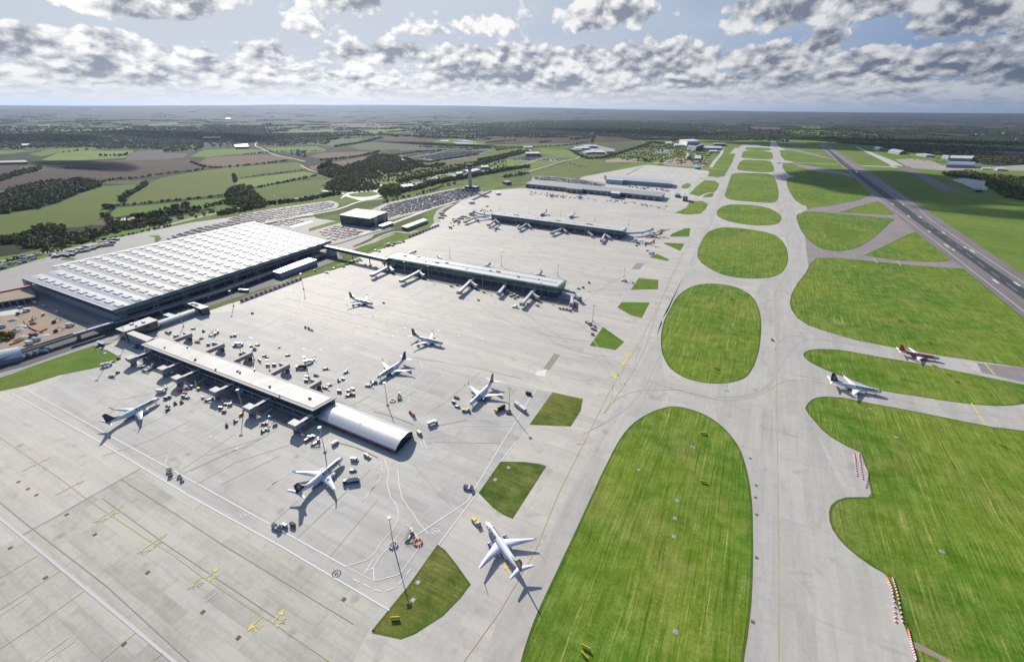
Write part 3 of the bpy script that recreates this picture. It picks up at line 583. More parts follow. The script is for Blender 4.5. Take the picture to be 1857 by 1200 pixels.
area('disused_runway', Z7, [(700, 503), (940, 512), (940, 518), (720, 508)], .125, m_pale)
area('south_apron', Z7, [(950, 462), (1060, 455), (1200, 470), (1280, 500), (1600, 515), (1857, 500), (2100, 510), (2100, 555), (1857, 542), (1500, 535), (1280, 540), (1050, 520), (1000, 490)], .11, mat('warm_concrete', fn=concrete_fn((.40, .35, .31), 1, 5., .8)))
area('fuel_compound', Z7, [(1350, 605), (1440, 590), (1600, 620), (1600, 675), (1520, 672), (1420, 630)], .14, m_pale)
area('pale_track', Z7, [(1600, 560), (1700, 558), (1857, 580), (1857, 584), (1700, 575)], .12, m_tan)
area('darker_turf', Z7, [(440, 940), (470, 905), (560, 925), (760, 985), (660, 1003), (480, 1010)], .20, m_grass_b)
# landside tarmac
area('landside_road', (3.75, 0, 380), [(-700, 640), (0, 420), (300, 330), (560, 240), (1000, 150), (1300, 90), (1800, 20), (2100, 0), (2150, 60), (2300, 80), (2700, 130), (2650, 230), (2500, 250), (2300, 300), (1800, 560), (1500, 640), (1180, 745), (820, 900), (640, 920), (0, 1145), (-700, 1400)], .07, m_tarl)
ZU = (3.75, 0, 380)
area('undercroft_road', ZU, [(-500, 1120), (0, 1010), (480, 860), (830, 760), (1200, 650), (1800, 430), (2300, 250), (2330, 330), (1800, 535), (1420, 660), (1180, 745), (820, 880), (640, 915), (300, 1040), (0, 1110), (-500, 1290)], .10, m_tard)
area('perimeter_road', (3.75, 0, 600), [(-900, 640), (0, 285), (160, 245), (420, 155), (640, 80), (800, 20), (800, 50), (640, 105), (400, 180), (160, 268), (0, 320), (-900, 720)], .13, m_tarl)
area('verge', ZU, [(-500, 390), (0, 322), (270, 285), (270, 298), (0, 352), (-500, 430)], .12, m_grass_b)
area('verge', ZU, [(640, 212), (820, 155), (1000, 118), (1003, 138), (830, 172), (650, 225)], .12, m_grass_b)
area('verge', ZU, [(1165, 78), (1300, 42), (1460, 18), (1460, 45), (1300, 75), (1170, 108)], .12, m_grass_b)
area('verge', ZU, [(1000, 180), (1080, 175), (1100, 200), (1070, 222), (1050, 220), (1055, 190)], .12, m_grass_b)
area('verge', ZU, [(410, 335), (470, 325), (520, 332), (500, 345), (420, 345)], .12, m_grass_b)
Z2 = (3.75, 440, 340)
area('verge', Z2, [(0, 160), (120, 245), (300, 205), (480, 190), (640, 155), (700, 120), (900, 90), (1050, 70), (1000, 110), (760, 160), (560, 190), (320, 220), (150, 262), (100, 250)], .12, m_verge)
area('verge', Z2, [(640, 85), (720, 72), (785, 85), (720, 110), (650, 115)], .13, m_grass_b)
area('road', Z2, [(660, 80), (700, 40), (760, 25), (950, 20), (940, 60), (900, 75), (800, 90), (700, 60)], .12, m_pale)
area('roundabout', Z2, [(725, 45), (780, 28), (850, 25), (905, 32), (920, 48), (860, 62), (790, 65), (740, 60)], .16, m_grass_b, True)
area('verge', ZBB, [(430, 480), (520, 430), (415, 450), (300, 470), (0, 560), (0, 600), (140, 560)], .13, m_grass_far)
area('red_ramp', Z2, [(320, 265), (460, 230), (480, 232), (340, 272)], .17, m_red)
area('car_park', Z2, [(-250, 300), (-100, 215), (0, 180), (300, 130), (600, 90), (660, 110), (640, 140), (400, 190), (120, 235), (0, 240)], .12, m_tarl)
area('car_park', ZBB, [(290, 530), (420, 520), (740, 590), (760, 640), (350, 740), (280, 760), (150, 600), (120, 570)], .13, m_tarl)
area('car_park', None, [(672, 381), (700, 368), (740, 360), (775, 352), (801, 346), (833, 340), (867, 344), (880, 350), (860, 357), (833, 365), (807, 372), (775, 383), (740, 390), (713, 398), (702, 400), (690, 386)], .13, m_tarl)
ZCC = (7.5, 700, 250)
area('car_park', ZCC, [(430, 275), (700, 208), (1100, 175), (1420, 165), (1250, 235), (1000, 285), (700, 315), (600, 300)], .13, m_tarl)
area('car_park', ZCC, [(180, 250), (560, 195), (860, 165), (620, 225), (300, 265)], .13, m_tarl)
area('glass_roofed_compound', ZCC, [(-20, 290), (220, 283), (360, 345), (150, 345)], .13, m_whiteroof)
area('yard', ZCC, [(520, 380), (700, 330), (900, 310), (1100, 298), (1090, 320), (760, 370), (640, 410)], .13, m_tan)
area('yard', ZCC, [(200, 640), (400, 610), (540, 570), (700, 510), (860, 490), (1100, 470), (1400, 400), (1580, 430), (1250, 500), (1020, 560), (700, 600), (400, 680), (240, 670)], .13, m_tarl)
area('verge', ZCC, [(680, 530), (800, 500), (900, 510), (840, 545), (720, 550)], .15, m_grass_b)
area('verge', ZCC, [(380, 610), (560, 600), (560, 575), (420, 590)], .15, m_grass_far)
area('verge', ZCC, [(940, 700), (1000, 660), (1110, 630), (1120, 640), (1060, 690), (1000, 700)], .14, m_grass_far)
area('verge', ZCC, [(1270, 690), (1380, 640), (1540, 610), (1600, 640), (1660, 640), (1400, 720), (1330, 740)], .14, m_grass_b)
area('verge', ZCC, [(560, 1010), (700, 960), (830, 920), (660, 1010), (640, 1140), (570, 1120), (600, 1050)], .14, m_grass_b)
ZH = (9.23, 920, 250)
area('car_park', ZH, [(30, 365), (300, 305), (590, 335), (400, 395), (200, 385)], .13, m_tarl)
area('car_park', ZH, [(550, 372), (740, 322), (950, 338), (790, 402)], .13, m_tarl)
area('car_park', ZH, [(430, 640), (700, 645), (1300, 700), (1650, 760), (1640, 840), (1200, 810), (900, 740), (400, 705)], .13, m_tarl)
area('trading_estate', ZH, [(1050, 190), (1270, 115), (1500, 125), (1800, 190), (1800, 240), (1640, 275), (1300, 265), (1200, 220)], .13, m_tarl)
ZD = (9.23, 1120, 240)
area('gravel_yard', ZD, [(560, 520), (1000, 440), (1420, 450), (1540, 430), (1420, 585), (900, 560)], .14, m_soil)
area('gravel_yard', ZD, [(540, 350), (720, 290), (920, 300), (860, 370)], .14, m_tarl)
area('gravel_yard', ZD, [(-200, 470), (0, 440), (330, 450), (430, 500), (0, 500), (-200, 500)], .14, m_soil)
area('apron', ZD, [(130, 720), (420, 565), (600, 575), (1500, 640), (1545, 665), (1400, 800), (1000, 830), (500, 760)], .145, m_pale)
area('apron', ZD, [(0, 1100), (800, 1150), (1200, 1130), (1700, 1110), (1000, 840), (700, 960), (0, 900)], .15, m_pale)
area('apron', ZD, [(1340, 760), (1560, 752), (1780, 755), (1900, 740), (1880, 830), (1720, 830), (1600, 805), (1420, 800)], .152, m_conc2)
area('south_car_park', (7.226, 1600, 240), [(890, 225), (1000, 220), (1857, 255), (2100, 280), (2100, 345), (1857, 322), (1500, 290), (1000, 262)], .12, m_tarl)
# roads with lanes
strip('road', [(1060, 490), (1180, 400), (1400, 400), (1320, 335), (1500, 250), (1300, 100)][:0] or T(*ZH, [(0, 620), (250, 590), (500, 520), (900, 400), (1150, 345), (1215, 300), (1180, 270), (1000, 225), (900, 210)]), 13, .17, m_tarl)
strip('road', T(*ZH, [(0, 520), (180, 470), (400, 400), (600, 340)]), 9, .172, m_tarl)
strip('road', T(*ZH, [(350, 190), (380, 215), (200, 270), (0, 330), (-400, 430)]), 12, .172, m_tarl)
strip('road', T(*ZD, [(0, 370), (300, 230), (540, 170), (620, 165)]), 16, .172, m_fg3)
strip('road', T(*Z5, [(60, 310), (95, 335), (90, 365), (140, 388), (230, 430), (340, 452), (440, 478)]), 7, .18, m_tarl)
strip('road', T(*Z5, [(405, 500), (470, 535), (530, 552)]), 6, .18, m_tarl)
strip('road', T(*Z5, [(560, 680), (700, 700), (740, 700), (960, 672), (970, 640)]), 11, .18, m_pale)
strip('farm_track', T(*Z4, [(330, 508), (550, 497), (900, 478), (1330, 457)]), 9, .18, m_tan)
strip('farm_track', T(*Z4, [(0, 625), (60, 595), (200, 560), (330, 530)]), 12, .18, m_tan)
strip('access_road', [(0, 474), (60, 462), (180, 442), (240, 428), (335, 400), (470, 370), (560, 357)], 9, .19, m_tarl)
strip('access_road', T(*Z2, [(100, 250), (400, 195), (640, 150), (800, 95), (950, 75)]), 7, .19, m_pale)
strip('access_road', ZBB and T(*ZBB, [(700, 640), (1100, 500), (1500, 350), (1680, 280), (1800, 250), (2000, 190)]), 9, .19, m_pale)
strip('access_road', T(*ZBB, [(600, 830), (800, 760), (1000, 660), (1180, 605), (1350, 620), (1480, 590)]), 8, .195, m_tarl)
strip('access_road', T(*ZBB, [(1750, 480), (1740, 400), (1800, 300), (1950, 230)]), 14, .196, m_tarl)
strip('guideway', T(*ZBB, [(260, 780), (420, 760), (800, 640), (1200, 540), (1400, 480), (1600, 420)]), 5, .21, m_tan)
strip('service_road', T(*ZD, [(1560, 590), (1640, 470), (1740, 350), (1760, 260)]), 15, .19, m_pale)
strip('service_road', T(*ZD, [(1340, 600), (1560, 610), (1840, 630)]), 8, .195, m_pale)
strip('service_road', T(*ZD, [(1380, 1080), (1520, 1020), (1620, 1020)]), 8, .195, m_pale)
strip('service_road', T(*ZD, [(150, 715), (420, 575)]), 10, .195, m_tarl)
for tr, pts in ((Z5, [(1385, 326), (1450, 324), (1440, 334), (1390, 333)]), (Z5, [(1490, 325), (1560, 323), (1640, 340), (1560, 336)]), (Z5, [(1470, 340), (1570, 343), (1680, 352), (1500, 352)])):
    area('pond', tr, pts, .15, mat('pale_water', (.6, .66, .68), .08))

structure('pier_service_road', [(-500, 171), (-262, 171), (-262, 181.5), (-500, 181.5)], .145, m_tar)
structure('pier_service_road', [(-500, 205), (-262, 205), (-262, 212), (-500, 212)], .145, m_tarl)
structure('pier_service_road', GP([(690, 484), (1040, 545), (1050, 560), (690, 494)]), .145, m_tar)

structure('scrubland', GP([(-300, 560), (0, 470), (200, 415), (380, 382), (470, 345), (560, 330), (640, 335), (700, 300), (800, 285), (900, 262), (1100, 258), (1250, 252), (1340, 256), (1200, 330), (1000, 340), (900, 350), (640, 490), (300, 600), (-300, 800)]), .008, m_scrub)
for i_, P_ in enumerate(TURF):
    if min(math.hypot(*q) for q in P_) < 1500 and len(P_) > 6:
        b = MB(); q = [q for q in P_]; b.line(q + [q[0]], 1.3, .185, m_edge); tag(b.build('rough_turf_edge'), kind='structure')
# ---------------------------------------------------------------- buildings
def lerp(a, b, t): return (a[0] + (b[0] - a[0]) * t, a[1] + (b[1] - a[1]) * t)
def inset(q, d):
    """move every side of a convex quad inwards by d"""
    n = len(q); a = sum(q[i][0] * q[(i + 1) % n][1] - q[(i + 1) % n][0] * q[i][1] for i in range(n)); s = 1 if a > 0 else -1; out = []
    for i in range(n):
        p0, p1, p2 = (np.array(q[(i + k) % n], float) for k in (-1, 0, 1))
        e1 = (p1 - p0) / np.linalg.norm(p1 - p0); e2 = (p2 - p1) / np.linalg.norm(p2 - p1)
        n1 = np.array([-e1[1], e1[0]]) * s; n2 = np.array([-e2[1], e2[0]]) * s
        bis = n1 + n2; bis /= max(.3, np.dot(bis, n1)); out.append(tuple(p1 + bis * d))
    return out
def quadpx(tr, pts, z): return GP(T(*tr, pts) if tr else pts, z)
def cent(q): return (sum(p[0] for p in q) / len(q), sum(p[1] for p in q) / len(q), 0)
def shift(poly, c): return [(p[0] - c[0], p[1] - c[1]) for p in poly]
def wallbox(name, label, cat, q, z, wall, roof, over=.6, rt=.5, extras=True, group=None, doors=0, doormat=None, units=0):
    """shed or block: walls, roof slab, doors on the side that faces the camera, roof units"""
    c = cent(q); q = shift(q, c); t = empty(name, c, 0, label, cat, group)
    b = MB(); b.prism(inset(q, over), 0, z - rt, wall); b.build('wall', t)
    b = MB(); b.prism(q, z - rt, z, roof); b.build('roof', t)
    if doors:
        # longest edge facing the camera
        n = len(q); best = None
        for i in range(n):
            a, d = q[i], q[(i + 1) % n]; m = ((a[0] + d[0]) / 2 + c[0], (a[1] + d[1]) / 2 + c[1]); L = math.hypot(d[0] - a[0], d[1] - a[1]); sc_ = L - .9 * math.hypot(*m) * .3
            if best is None or m[1] * 1.0 - L * .5 < best[0]: best = (m[1] - L * .5, a, d, L)
        _, a, d, L = best; a = np.array(a); d = np.array(d); e = (d - a) / L; nn = np.array([e[1], -e[0]])
        if np.dot(nn, (a + d) / 2) < 0: nn = -nn
        w = L / doors
        for k in range(doors):
            p0 = a + e * (w * k + w * .16) - nn * (over + .1); p1 = a + e * (w * (k + 1) - w * .16) - nn * (over + .1)
            b = MB(); b.prism([tuple(p0 + nn * .35), tuple(p1 + nn * .35), tuple(p1 - nn * .4), tuple(p0 - nn * .4)], 0, (z - rt) * .72, doormat or m_gl); b.build('door', t)
    for k in range(units):
        u = rnd.uniform(.15, .85); v = rnd.uniform(.3, .7); p = lerp(lerp(q[0], q[1], u), lerp(q[3], q[2], u), v); s = rnd.uniform(.9, 2.0)
        b = MB(); b.box(p[0] - s, p[0] + s, p[1] - s * .7, p[1] + s * .7, z, z + 1.3, m_lgrey); b.build('roof_unit', t)
    return t
def slabline(b, a, c, w, z0a, z1a, z0c, z1c, m, top=None):
    """box along a-c with sloping bottom / top"""
    a = np.array(a[:2], float); c = np.array(c[:2], float); e = (c - a) / np.linalg.norm(c - a); n = np.array([-e[1], e[0]]) * w / 2
    vs = [(*(a - n), z0a), (*(c - n), z0c), (*(c + n), z0c), (*(a + n), z0a), (*(a - n), z1a), (*(c - n), z1c), (*(c + n), z1c), (*(a + n), z1a)]
    b.add(vs, [(0, 3, 2, 1), (0, 1, 5, 4), (1, 2, 6, 5), (2, 3, 7, 6), (3, 0, 4, 7)], m); b.add(vs[4:], [(0, 1, 2, 3)], top or m)

def terminal():
    Z = 18.0
    A = G(205, 563, Z); B = G(600, 437, Z); D = G(463, 402.5, Z); L = G(95, 484, Z); C = G(40, 505, Z)
    dv = (B[0] - A[0], B[1] - A[1])
    # extend the landside line back to the near gable
    k = (A[1] - L[1]) / (D[1] - L[1]); C2 = lerp(L, D, k)
    def P(u, v): return lerp(lerp(A, B, v), lerp(C2, D, v), u)
    o = P(.5, .5); t = empty('airport_terminal', (o[0], o[1], 0), 0, 'huge airport terminal under one pale flat roof dotted with skylights', 'terminal')
    def L_(p, z): return (p[0] - o[0], p[1] - o[1], z)
    nv, nu = 18, 12; cu = (C[0] - A[0]) / (C2[0] - A[0])
    roof = MB(); seg = 6
    for j in range(nv):
        um = cu if j < 2 else 1.0; mm = m_troofb if j < 2 else m_troof; vs = []
        for s in range(seg + 1):
            v = (j + s / seg) / nv; zz = Z + .75 * math.sin(math.pi * s / seg) ** .8
            vs += [L_(P(0, v), zz), L_(P(um, v), zz)]
        roof.add(vs, [(2 * s, 2 * s + 1, 2 * s + 3, 2 * s + 2) for s in range(seg)][::1] if False else [(2 * s + 1, 2 * s, 2 * s + 2, 2 * s + 3) for s in range(seg)], mm, True)
        # bright standing gutter between two vaults
        g0, g1 = P(.003, j / nv), P(um - .003, j / nv)
        slabline(roof, L_(g0, 0), L_(g1, 0), 1.1, Z - .4, Z + .3, Z - .4, Z + .3, m_lgrey)
    gz = MB()
    slab = [P(.004, .003), P(.004, .997), P(.996, .997), P(.996, 2 / nv), P(cu, 2 / nv), P(cu, .003)]
    roof.prism([L_(p, 0)[:2] for p in slab], Z - 1.5, Z - .35, m_lgrey)
    roof.build('roof', t)
    f = MB()
    for a, c in ((P(0, 0), P(0, 1)), (P(0, 0), P(cu, 0)), (P(0, 1), P(1, 1))): slabline(f, L_(a, 0), L_(c, 0), .7, Z - 1.8, Z + .25, Z - 1.8, Z + .25, m_greenl)
    # sloping glass eave along the airside
    a, c = P(-.006, 0), P(-.006, 1); a2, c2 = P(.012, 0), P(.012, 1)
    f.add([L_(a, Z - 3.2), L_(c, Z - 3.2), L_(c2, Z + .4), L_(a2, Z + .4)], [(0, 1, 2, 3), (3, 2, 1, 0)], m_greenl)
    f.build('glass_eave', t)
    e = MB(); slabline(e, L_(P(.995, 2 / nv), 0), L_(P(.995, 1), 0), 7, Z + .3, Z + .9, Z + .3, Z + .9, m_whitep); e.build('entrance_canopy', t)
    # skylights: the nearest hundred are parts of their own
    su, sv = .27 / nu, .17 / nv; cells = []
    for j in range(nv):
        um = cu if j < 2 else 1.0
        for i in range(nu):
            if (i + .5) / nu < um - .03: cells.append((math.hypot(*P((i + .5) / nu, (j + .5) / nv)), i, j))
    cells.sort()
    def sky_mb(b, i, j, z):
        u, v = (i + .42) / nu, (j + .55) / nv
        q = [L_(P(u - su, v - sv), 0)[:2], L_(P(u + su, v - sv), 0)[:2], L_(P(u + su, v + sv), 0)[:2], L_(P(u - su, v + sv), 0)[:2]]
        b.prism(q, z - .4, z + .25, m_skyrim, m_skyrim); b.prism(inset(q, .5), z + .25, z + .6, m_sky)
    for k, (_, i, j) in enumerate(cells[:100]):
        b = MB(); sky_mb(b, i, j, Z + 1.0); b.build('skylight', t)
    b = MB()
    for _, i, j in cells[100:]: sky_mb(b, i, j, Z + 1.0)
    tag(b.build('skylight', t), kind='stuff')
    # walls
    w = MB(); q = [P(.10, .035), P(.10, .97), P(.92, .97), P(.92, .035)]
    w.prism([L_(p, 0)[:2] for p in q], 8.2, Z - 1.6, m_greend); w.build('glass_wall', t)
    w = MB(); slabline(w, L_(P(.03, .034), 0), L_(P(.9, .034), 0), 1.0, 8.0, Z - 1.7, 8.0, Z - 1.7, m_greenl)
    slabline(w, L_(P(.03, .034), 0), L_(P(.03, .16), 0), 1.0, 8.0, Z - 1.7, 8.0, Z - 1.7, m_greenl); w.build('glass_gable', t)
    w = MB(); q = [P(.04, .03), P(.13, .03), P(.13, .97), P(.95, .97), P(.95, .03)]
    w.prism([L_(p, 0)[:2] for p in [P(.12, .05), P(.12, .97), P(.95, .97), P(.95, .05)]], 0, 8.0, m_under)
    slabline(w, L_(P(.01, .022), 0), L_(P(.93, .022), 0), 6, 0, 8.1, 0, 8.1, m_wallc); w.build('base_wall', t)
    w = MB(); w.prism([L_(p, 0)[:2] for p in [P(.02, .03), P(.02, .98), P(.2, .98), P(.2, .03)]], 7.0, 8.05, m_conw); w.build('concourse_deck', t)
    w = MB()
    for (ua, z0, z1) in ((.035, 8.05, 9.2), (.085, 8.05, 8.9)): slabline(w, L_(P(ua, .04), 0), L_(P(ua, .97), 0), .3, z0, z1, z0, z1, m_lgrey)
    w.build('deck_railing', t)
    for k in range(10):
        v = (k + .25) / 9.3; b = MB()
        if v > .99: continue
        c0 = P(.028, v); lx, ly, _ = L_(c0, 0)
        for dx in (-2, 2):
            for dy in (-2, 2):
                b.tube((lx + dx, ly + dy, 0), (lx + dx, ly + dy, 11.5), .42, .42, m_lgrey, 6)
                b.tube((lx + dx, ly + dy, 11.3), (lx + dx * 4.0, ly + dy * 4.2, Z - 1.4), .3, .24, m_lgrey, 6)
        for z in (4, 8.6, 11.4):
            for dx in (-2, 2): b.tube((lx + dx, ly - 2, z), (lx + dx, ly + 2, z), .22, .22, m_lgrey, 5); b.tube((lx - 2, ly + dx, z), (lx + 2, ly + dx, z), .22, .22, m_lgrey, 5)
        b.build('roof_column', t)
    for k in range(18):
        v = (k + .9) / 19; b = MB(); lx, ly, _ = L_(P(.05, v), 0); b.tube((lx, ly, 0), (lx, ly, 7), .7, .7, m_conw, 8); b.build('deck_column', t)
    for v in (0.93,):
        b = MB(); lx, ly, _ = L_(P(.93, .01), 0); b.taper(lx - 6, lx + 6, ly - 3, ly + 6, 0, 15.6, m_wallc, 2, 2, 1, 1); b.build('stair_tower', t)
terminal()

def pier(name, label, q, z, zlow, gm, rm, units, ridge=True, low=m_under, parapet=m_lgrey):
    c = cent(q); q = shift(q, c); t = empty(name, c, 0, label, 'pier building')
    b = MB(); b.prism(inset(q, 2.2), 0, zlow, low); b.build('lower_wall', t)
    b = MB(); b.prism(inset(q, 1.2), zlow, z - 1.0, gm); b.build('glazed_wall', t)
    b = MB(); b.prism(inset(q, 2.0), zlow - .02, zlow + .5, m_lgrey) if False else None
    b.prism(inset(q, .7), zlow - .35, zlow + .25, m_lgrey); b.build('string_course', t)
    b = MB(); b.prism(q, z - 1.0, z - .35, parapet, parapet); qi = inset(q, 2.6); b.prism(qi, z - .35, z, rm)
    if ridge:
        a, d = lerp(qi[0], qi[3], .5), lerp(qi[1], qi[2], .5); slabline(b, lerp(a, d, .02), lerp(a, d, .98), 1.1, z - .2, z + .5, z - .2, z + .5, m_lgrey)
    b.build('roof', t)
    L = math.hypot(q[1][0] - q[0][0], q[1][1] - q[0][1]); n = int(L / 12)
    for s in (0, 1):
        for k in range(1, n):
            p = lerp(inset(q, .9)[0 if s == 0 else 3], inset(q, .9)[1 if s == 0 else 2], k / n); b = MB(); b.box(p[0] - .3, p[0] + .3, p[1] - .3, p[1] + .3, 0, zlow - .36, m_conw); b.build('column', t)
    for (u, v, sx, sy) in units:
        p = lerp(lerp(q[0], q[1], u), lerp(q[3], q[2], u), v); b = MB(); b.box(p[0] - sx, p[0] + sx, p[1] - sy, p[1] + sy, z - .02, z + 1.5, rnd.choice([m_grey, m_lgrey, m_steel])); b.build('roof_unit', t)
    return t
q1 = quadpx((3.75, 160, 560), [(355, 240), (1525, 690), (1690, 600), (500, 185)], 12.5)
p1_ = pier('near_pier', 'long low grey roofed boarding pier nearest the camera with curved annexe at its tip', q1, 12.5, 5.2, m_greend, m_pierroof,
           [(.12, .35, .5, .5), (.33, .3, .6, .9), (.47, .2, .5, .5), (.55, .55, .9, .8), (.57, .5, .8, .5), (.75, .35, .7, .7), (.83, .1, .5, .4), (.93, .5, 1.2, .6), (.2, .85, .5, .5), (.6, .9, .5, .5)], False, parapet=mat('parapet_concrete', (.44, .42, .39), .8, var=.1))
p1_.name = 'boarding_pier'
q2 = quadpx((3.75, 680, 380), [(60, 325), (1245, 530), (1308, 480), (150, 285)], 15)
pier('boarding_pier', 'long white roofed boarding pier with bright green glass band, middle one of three', q2, 15, 8, m_green, m_whiteroof,
     [(.09, .6, 3, .8), (.17, .75, 2.5, .8), (.25, .3, .7, .6), (.31, .45, 3, .9), (.36, .6, 2.5, .8), (.5, .3, .6, .6), (.62, .55, 2, .8), (.66, .6, 3, 1), (.78, .4, 1.6, .7), (.88, .5, .7, .6)], True, parapet=m_greenl)
q3 = GP([(889, 388.5), (1130, 419.3), (1138.5, 412.3), (904, 383.3)], 15)
pier('boarding_pier', 'long white roofed boarding pier farthest up the apron with grey bridges along it', q3, 15, 9, m_green, m_whiteroof,
     [(.08, .6, .8, .7), (.18, .6, 6, 1.2), (.36, .55, .8, .7), (.52, .5, 6, 1.2), (.64, .5, .8, .7), (.75, .55, 7, 1.3), (.88, .5, .8, .7)], True, parapet=m_greenl)

def barrel(name, label, cat, q, ze, rise, rm, wm, end, seg=12, group=None):
    """vaulted shed; q = near-left, near-right, far-right, far-left; the vault spans q0-q3"""
    c = cent(q); q = shift(q, c); t = empty(name, c, 0, label, cat, group); b = MB(); vs = []
    for s in range(seg + 1):
        u = s / seg; h = ze + rise * math.sin(math.pi * (.04 + .92 * u)) ** .85
        a = lerp(q[0], q[3], u); d = lerp(q[1], q[2], u); vs += [(*a, h), (*d, h)]
    b.add(vs, [(2 * s, 2 * s + 1, 2 * s + 3, 2 * s + 2) for s in range(seg)], rm, True); b.build('vaulted_roof', t)
    qi = inset(q, .8); g = MB(); vs = []
    for k, (m0, m1) in enumerate(((0, 3), (1, 2))):
        pts = [(*lerp(qi[m0], qi[m1], 0), 0)] + [(*lerp(qi[m0], qi[m1], s / seg), ze - .3 + (rise - .2) * math.sin(math.pi * (.04 + .92 * s / seg)) ** .85) for s in range(seg + 1)] + [(*lerp(qi[m0], qi[m1], 1), 0)]
        n = len(pts); g.add(pts, [tuple(range(n)), tuple(range(n))[::-1]], end)
    g.build('end_wall', t)
    w = MB(); w.prism(inset(q, 1.2), 0, ze + .2, wm); w.build('side_wall', t); return t
e_ = 3.5
qb = [G(576, 759, e_), G(717.5, 817.5, e_), (0, 0), (0, 0)]; ar = G(750.7, 782.7, e_ + .3)
wv = (ar[0] - qb[1][0], ar[1] - qb[1][1]); qb[2] = (qb[1][0] + wv[0], qb[1][1] + wv[1]); qb[3] = (qb[0][0] + wv[0], qb[0][1] + wv[1])
shd = barrel('vaulted_annexe', 'silver barrel vaulted annexe joined to the tip of the near pier', 'building', qb, e_, 5.0, m_barrel, m_under, m_dkglass)
c_ = cent(qb)
b = MB()
for s in range(13):
    u = s / 12; h = e_ + .06 + 5.0 * math.sin(math.pi * (.04 + .92 * u)) ** .85
for k in (.5,):
    pa = [(*lerp(lerp(qb[0], qb[3], s / 12), lerp(qb[1], qb[2], s / 12), k), e_ + .10 + 5.0 * math.sin(math.pi * (.04 + .92 * s / 12)) ** .85) for s in range(13)]
    vs = []
    for p in pa: vs += [(p[0] - c_[0] - .35, p[1] - c_[1], p[2]), (p[0] - c_[0] + .35, p[1] - c_[1], p[2])]
    b.add(vs, [(2 * s, 2 * s + 1, 2 * s + 3, 2 * s + 2) for s in range(12)], m_whitep)
b.build('roof_seam', shd)
b = MB(); bq = shift(qb, c_); slabline(b, bq[0], bq[1], .5, e_ - .5, e_ + .25, e_ - .5, e_ + .25, m_redm); b.build('eave', shd)
for k in range(7):
    p = lerp(bq[0], bq[1], (k + .6) / 7.4); b = MB(); b.box(p[0] - 1.6, p[0] + 1.6, p[1] + .75, p[1] + 1.6, 0, 2.6, m_gl); b.build('doorway', shd)

# fixed link bridges of the near pier
def near_bridge(x, y, k, words):
    t = empty('fixed_link_bridge', (x, y, 0), 0, words, 'boarding bridge', 'fixed link bridges on the camera side of the near pier')
    yw = 182 - y
    b = MB(); b.box(5.2, 8.2, 5.5, yw, 5.0, 8.3, m_conw, m_pierroof); b.build('link_corridor', t)
    b = MB(); b.box(8.2, 8.3, 8, yw - 2, 6.0, 7.3, m_gl); b.build('window_strip', t)
    b = MB(); b.taper(0.6, 7.4, 1.0, 5.2, 3.2, 6.0, m_conw, -.8, -.8, -1, -.8); b.box(-.2, 8.2, 0, 6.0, 6.0, 8.6, m_conw, m_pierroof); b.build('head_block', t)
    b = MB(); b.box(1.6, 6.4, 1.8, 5.0, 0, 3.2, m_under); b.build('base', t)
    b = MB()
    for s in range(6): b.box(8.4 + s * .9, 9.3 + s * .9, 1.4, 2.8, 3.6 - s * .6, 3.75 - s * .6, m_steel)
    for s in (1.3, 2.8): b.tube((8.4, s, 4.7), (13.8, s, 1.1), .05, .05, m_steel, 4); b.tube((13.6, s, 0), (13.6, s, 1.1), .05, .05, m_steel, 4); b.tube((8.6, s, 0), (8.6, s, 4.7), .08, .08, m_steel, 4)
    b.build('stairs', t)
    return t
for k, (px, py, w) in enumerate([(225.5, 648, 'concrete link bridge nearest the terminal with broad block head'), (284, 667, 'second concrete link bridge from the terminal on the shaded pier side'),
      (309.3, 684, 'third concrete link bridge, close beside the second one, near the parked airliner nose'), (378.7, 706.7, 'concrete link bridge halfway along the pier, left of the parked bus'),
      (440, 737.3, 'concrete link bridge right of the parked bus with orange box at its foot'), (521.3, 766.7, 'last concrete link bridge before the silver vaulted annexe')]):
    x, y = G(px, py, 8.6); near_bridge(x, y, k, w)
def far_bridge(xs, ye, words):
    t = empty('fixed_link_bridge', (xs, ye, 0), 0, words, 'boarding bridge', 'fixed link bridges on the far side of the near pier')
    b = MB(); b.box(-1.6, 1.6, 203 - ye, 0, 4.2, 7.8, m_conw, m_pale); b.build('link_corridor', t)
    b = MB(); b.box(-9, 1.6, 0, 3.4, 3.8, 7.8, m_conw, m_pale); b.build('head_block', t)
    b = MB(); b.box(1.6, 1.72, -12, -3, 5.2, 6.8, m_redm); b.build('sign_panel', t)
    b = MB(); b.box(-.9, .9, -1, 2.4, 0, 3.8, m_under); b.box(-8.2, -6.5, .6, 2.6, 0, 3.8, m_under); b.build('support_leg', t)
for (ax, ay), (ex, ey), w in [((325, 614.7), (348, 604), 'pale link bridge nearest the terminal on the sunny pier side'), ((378.7, 632), (406.7, 622.7), 'second pale link bridge from the terminal on the sunny pier side'),
      ((429.3, 650.7), (457.3, 638.7), 'third pale link bridge on the sunny pier side, behind the yellow loader'), ((490.7, 674.7), (525.3, 660), 'fourth pale link bridge on the sunny pier side beside the green fuel tanker'),
      ((560, 700), (582.7, 689.3), 'last pale link bridge on the sunny pier side by the roof end')]:
    x = G(ex, ey, 7.8)[0] - 1.6; y = G(ex, ey, 7.8)[1] - 3.4; far_bridge(x, max(y, 212), w)

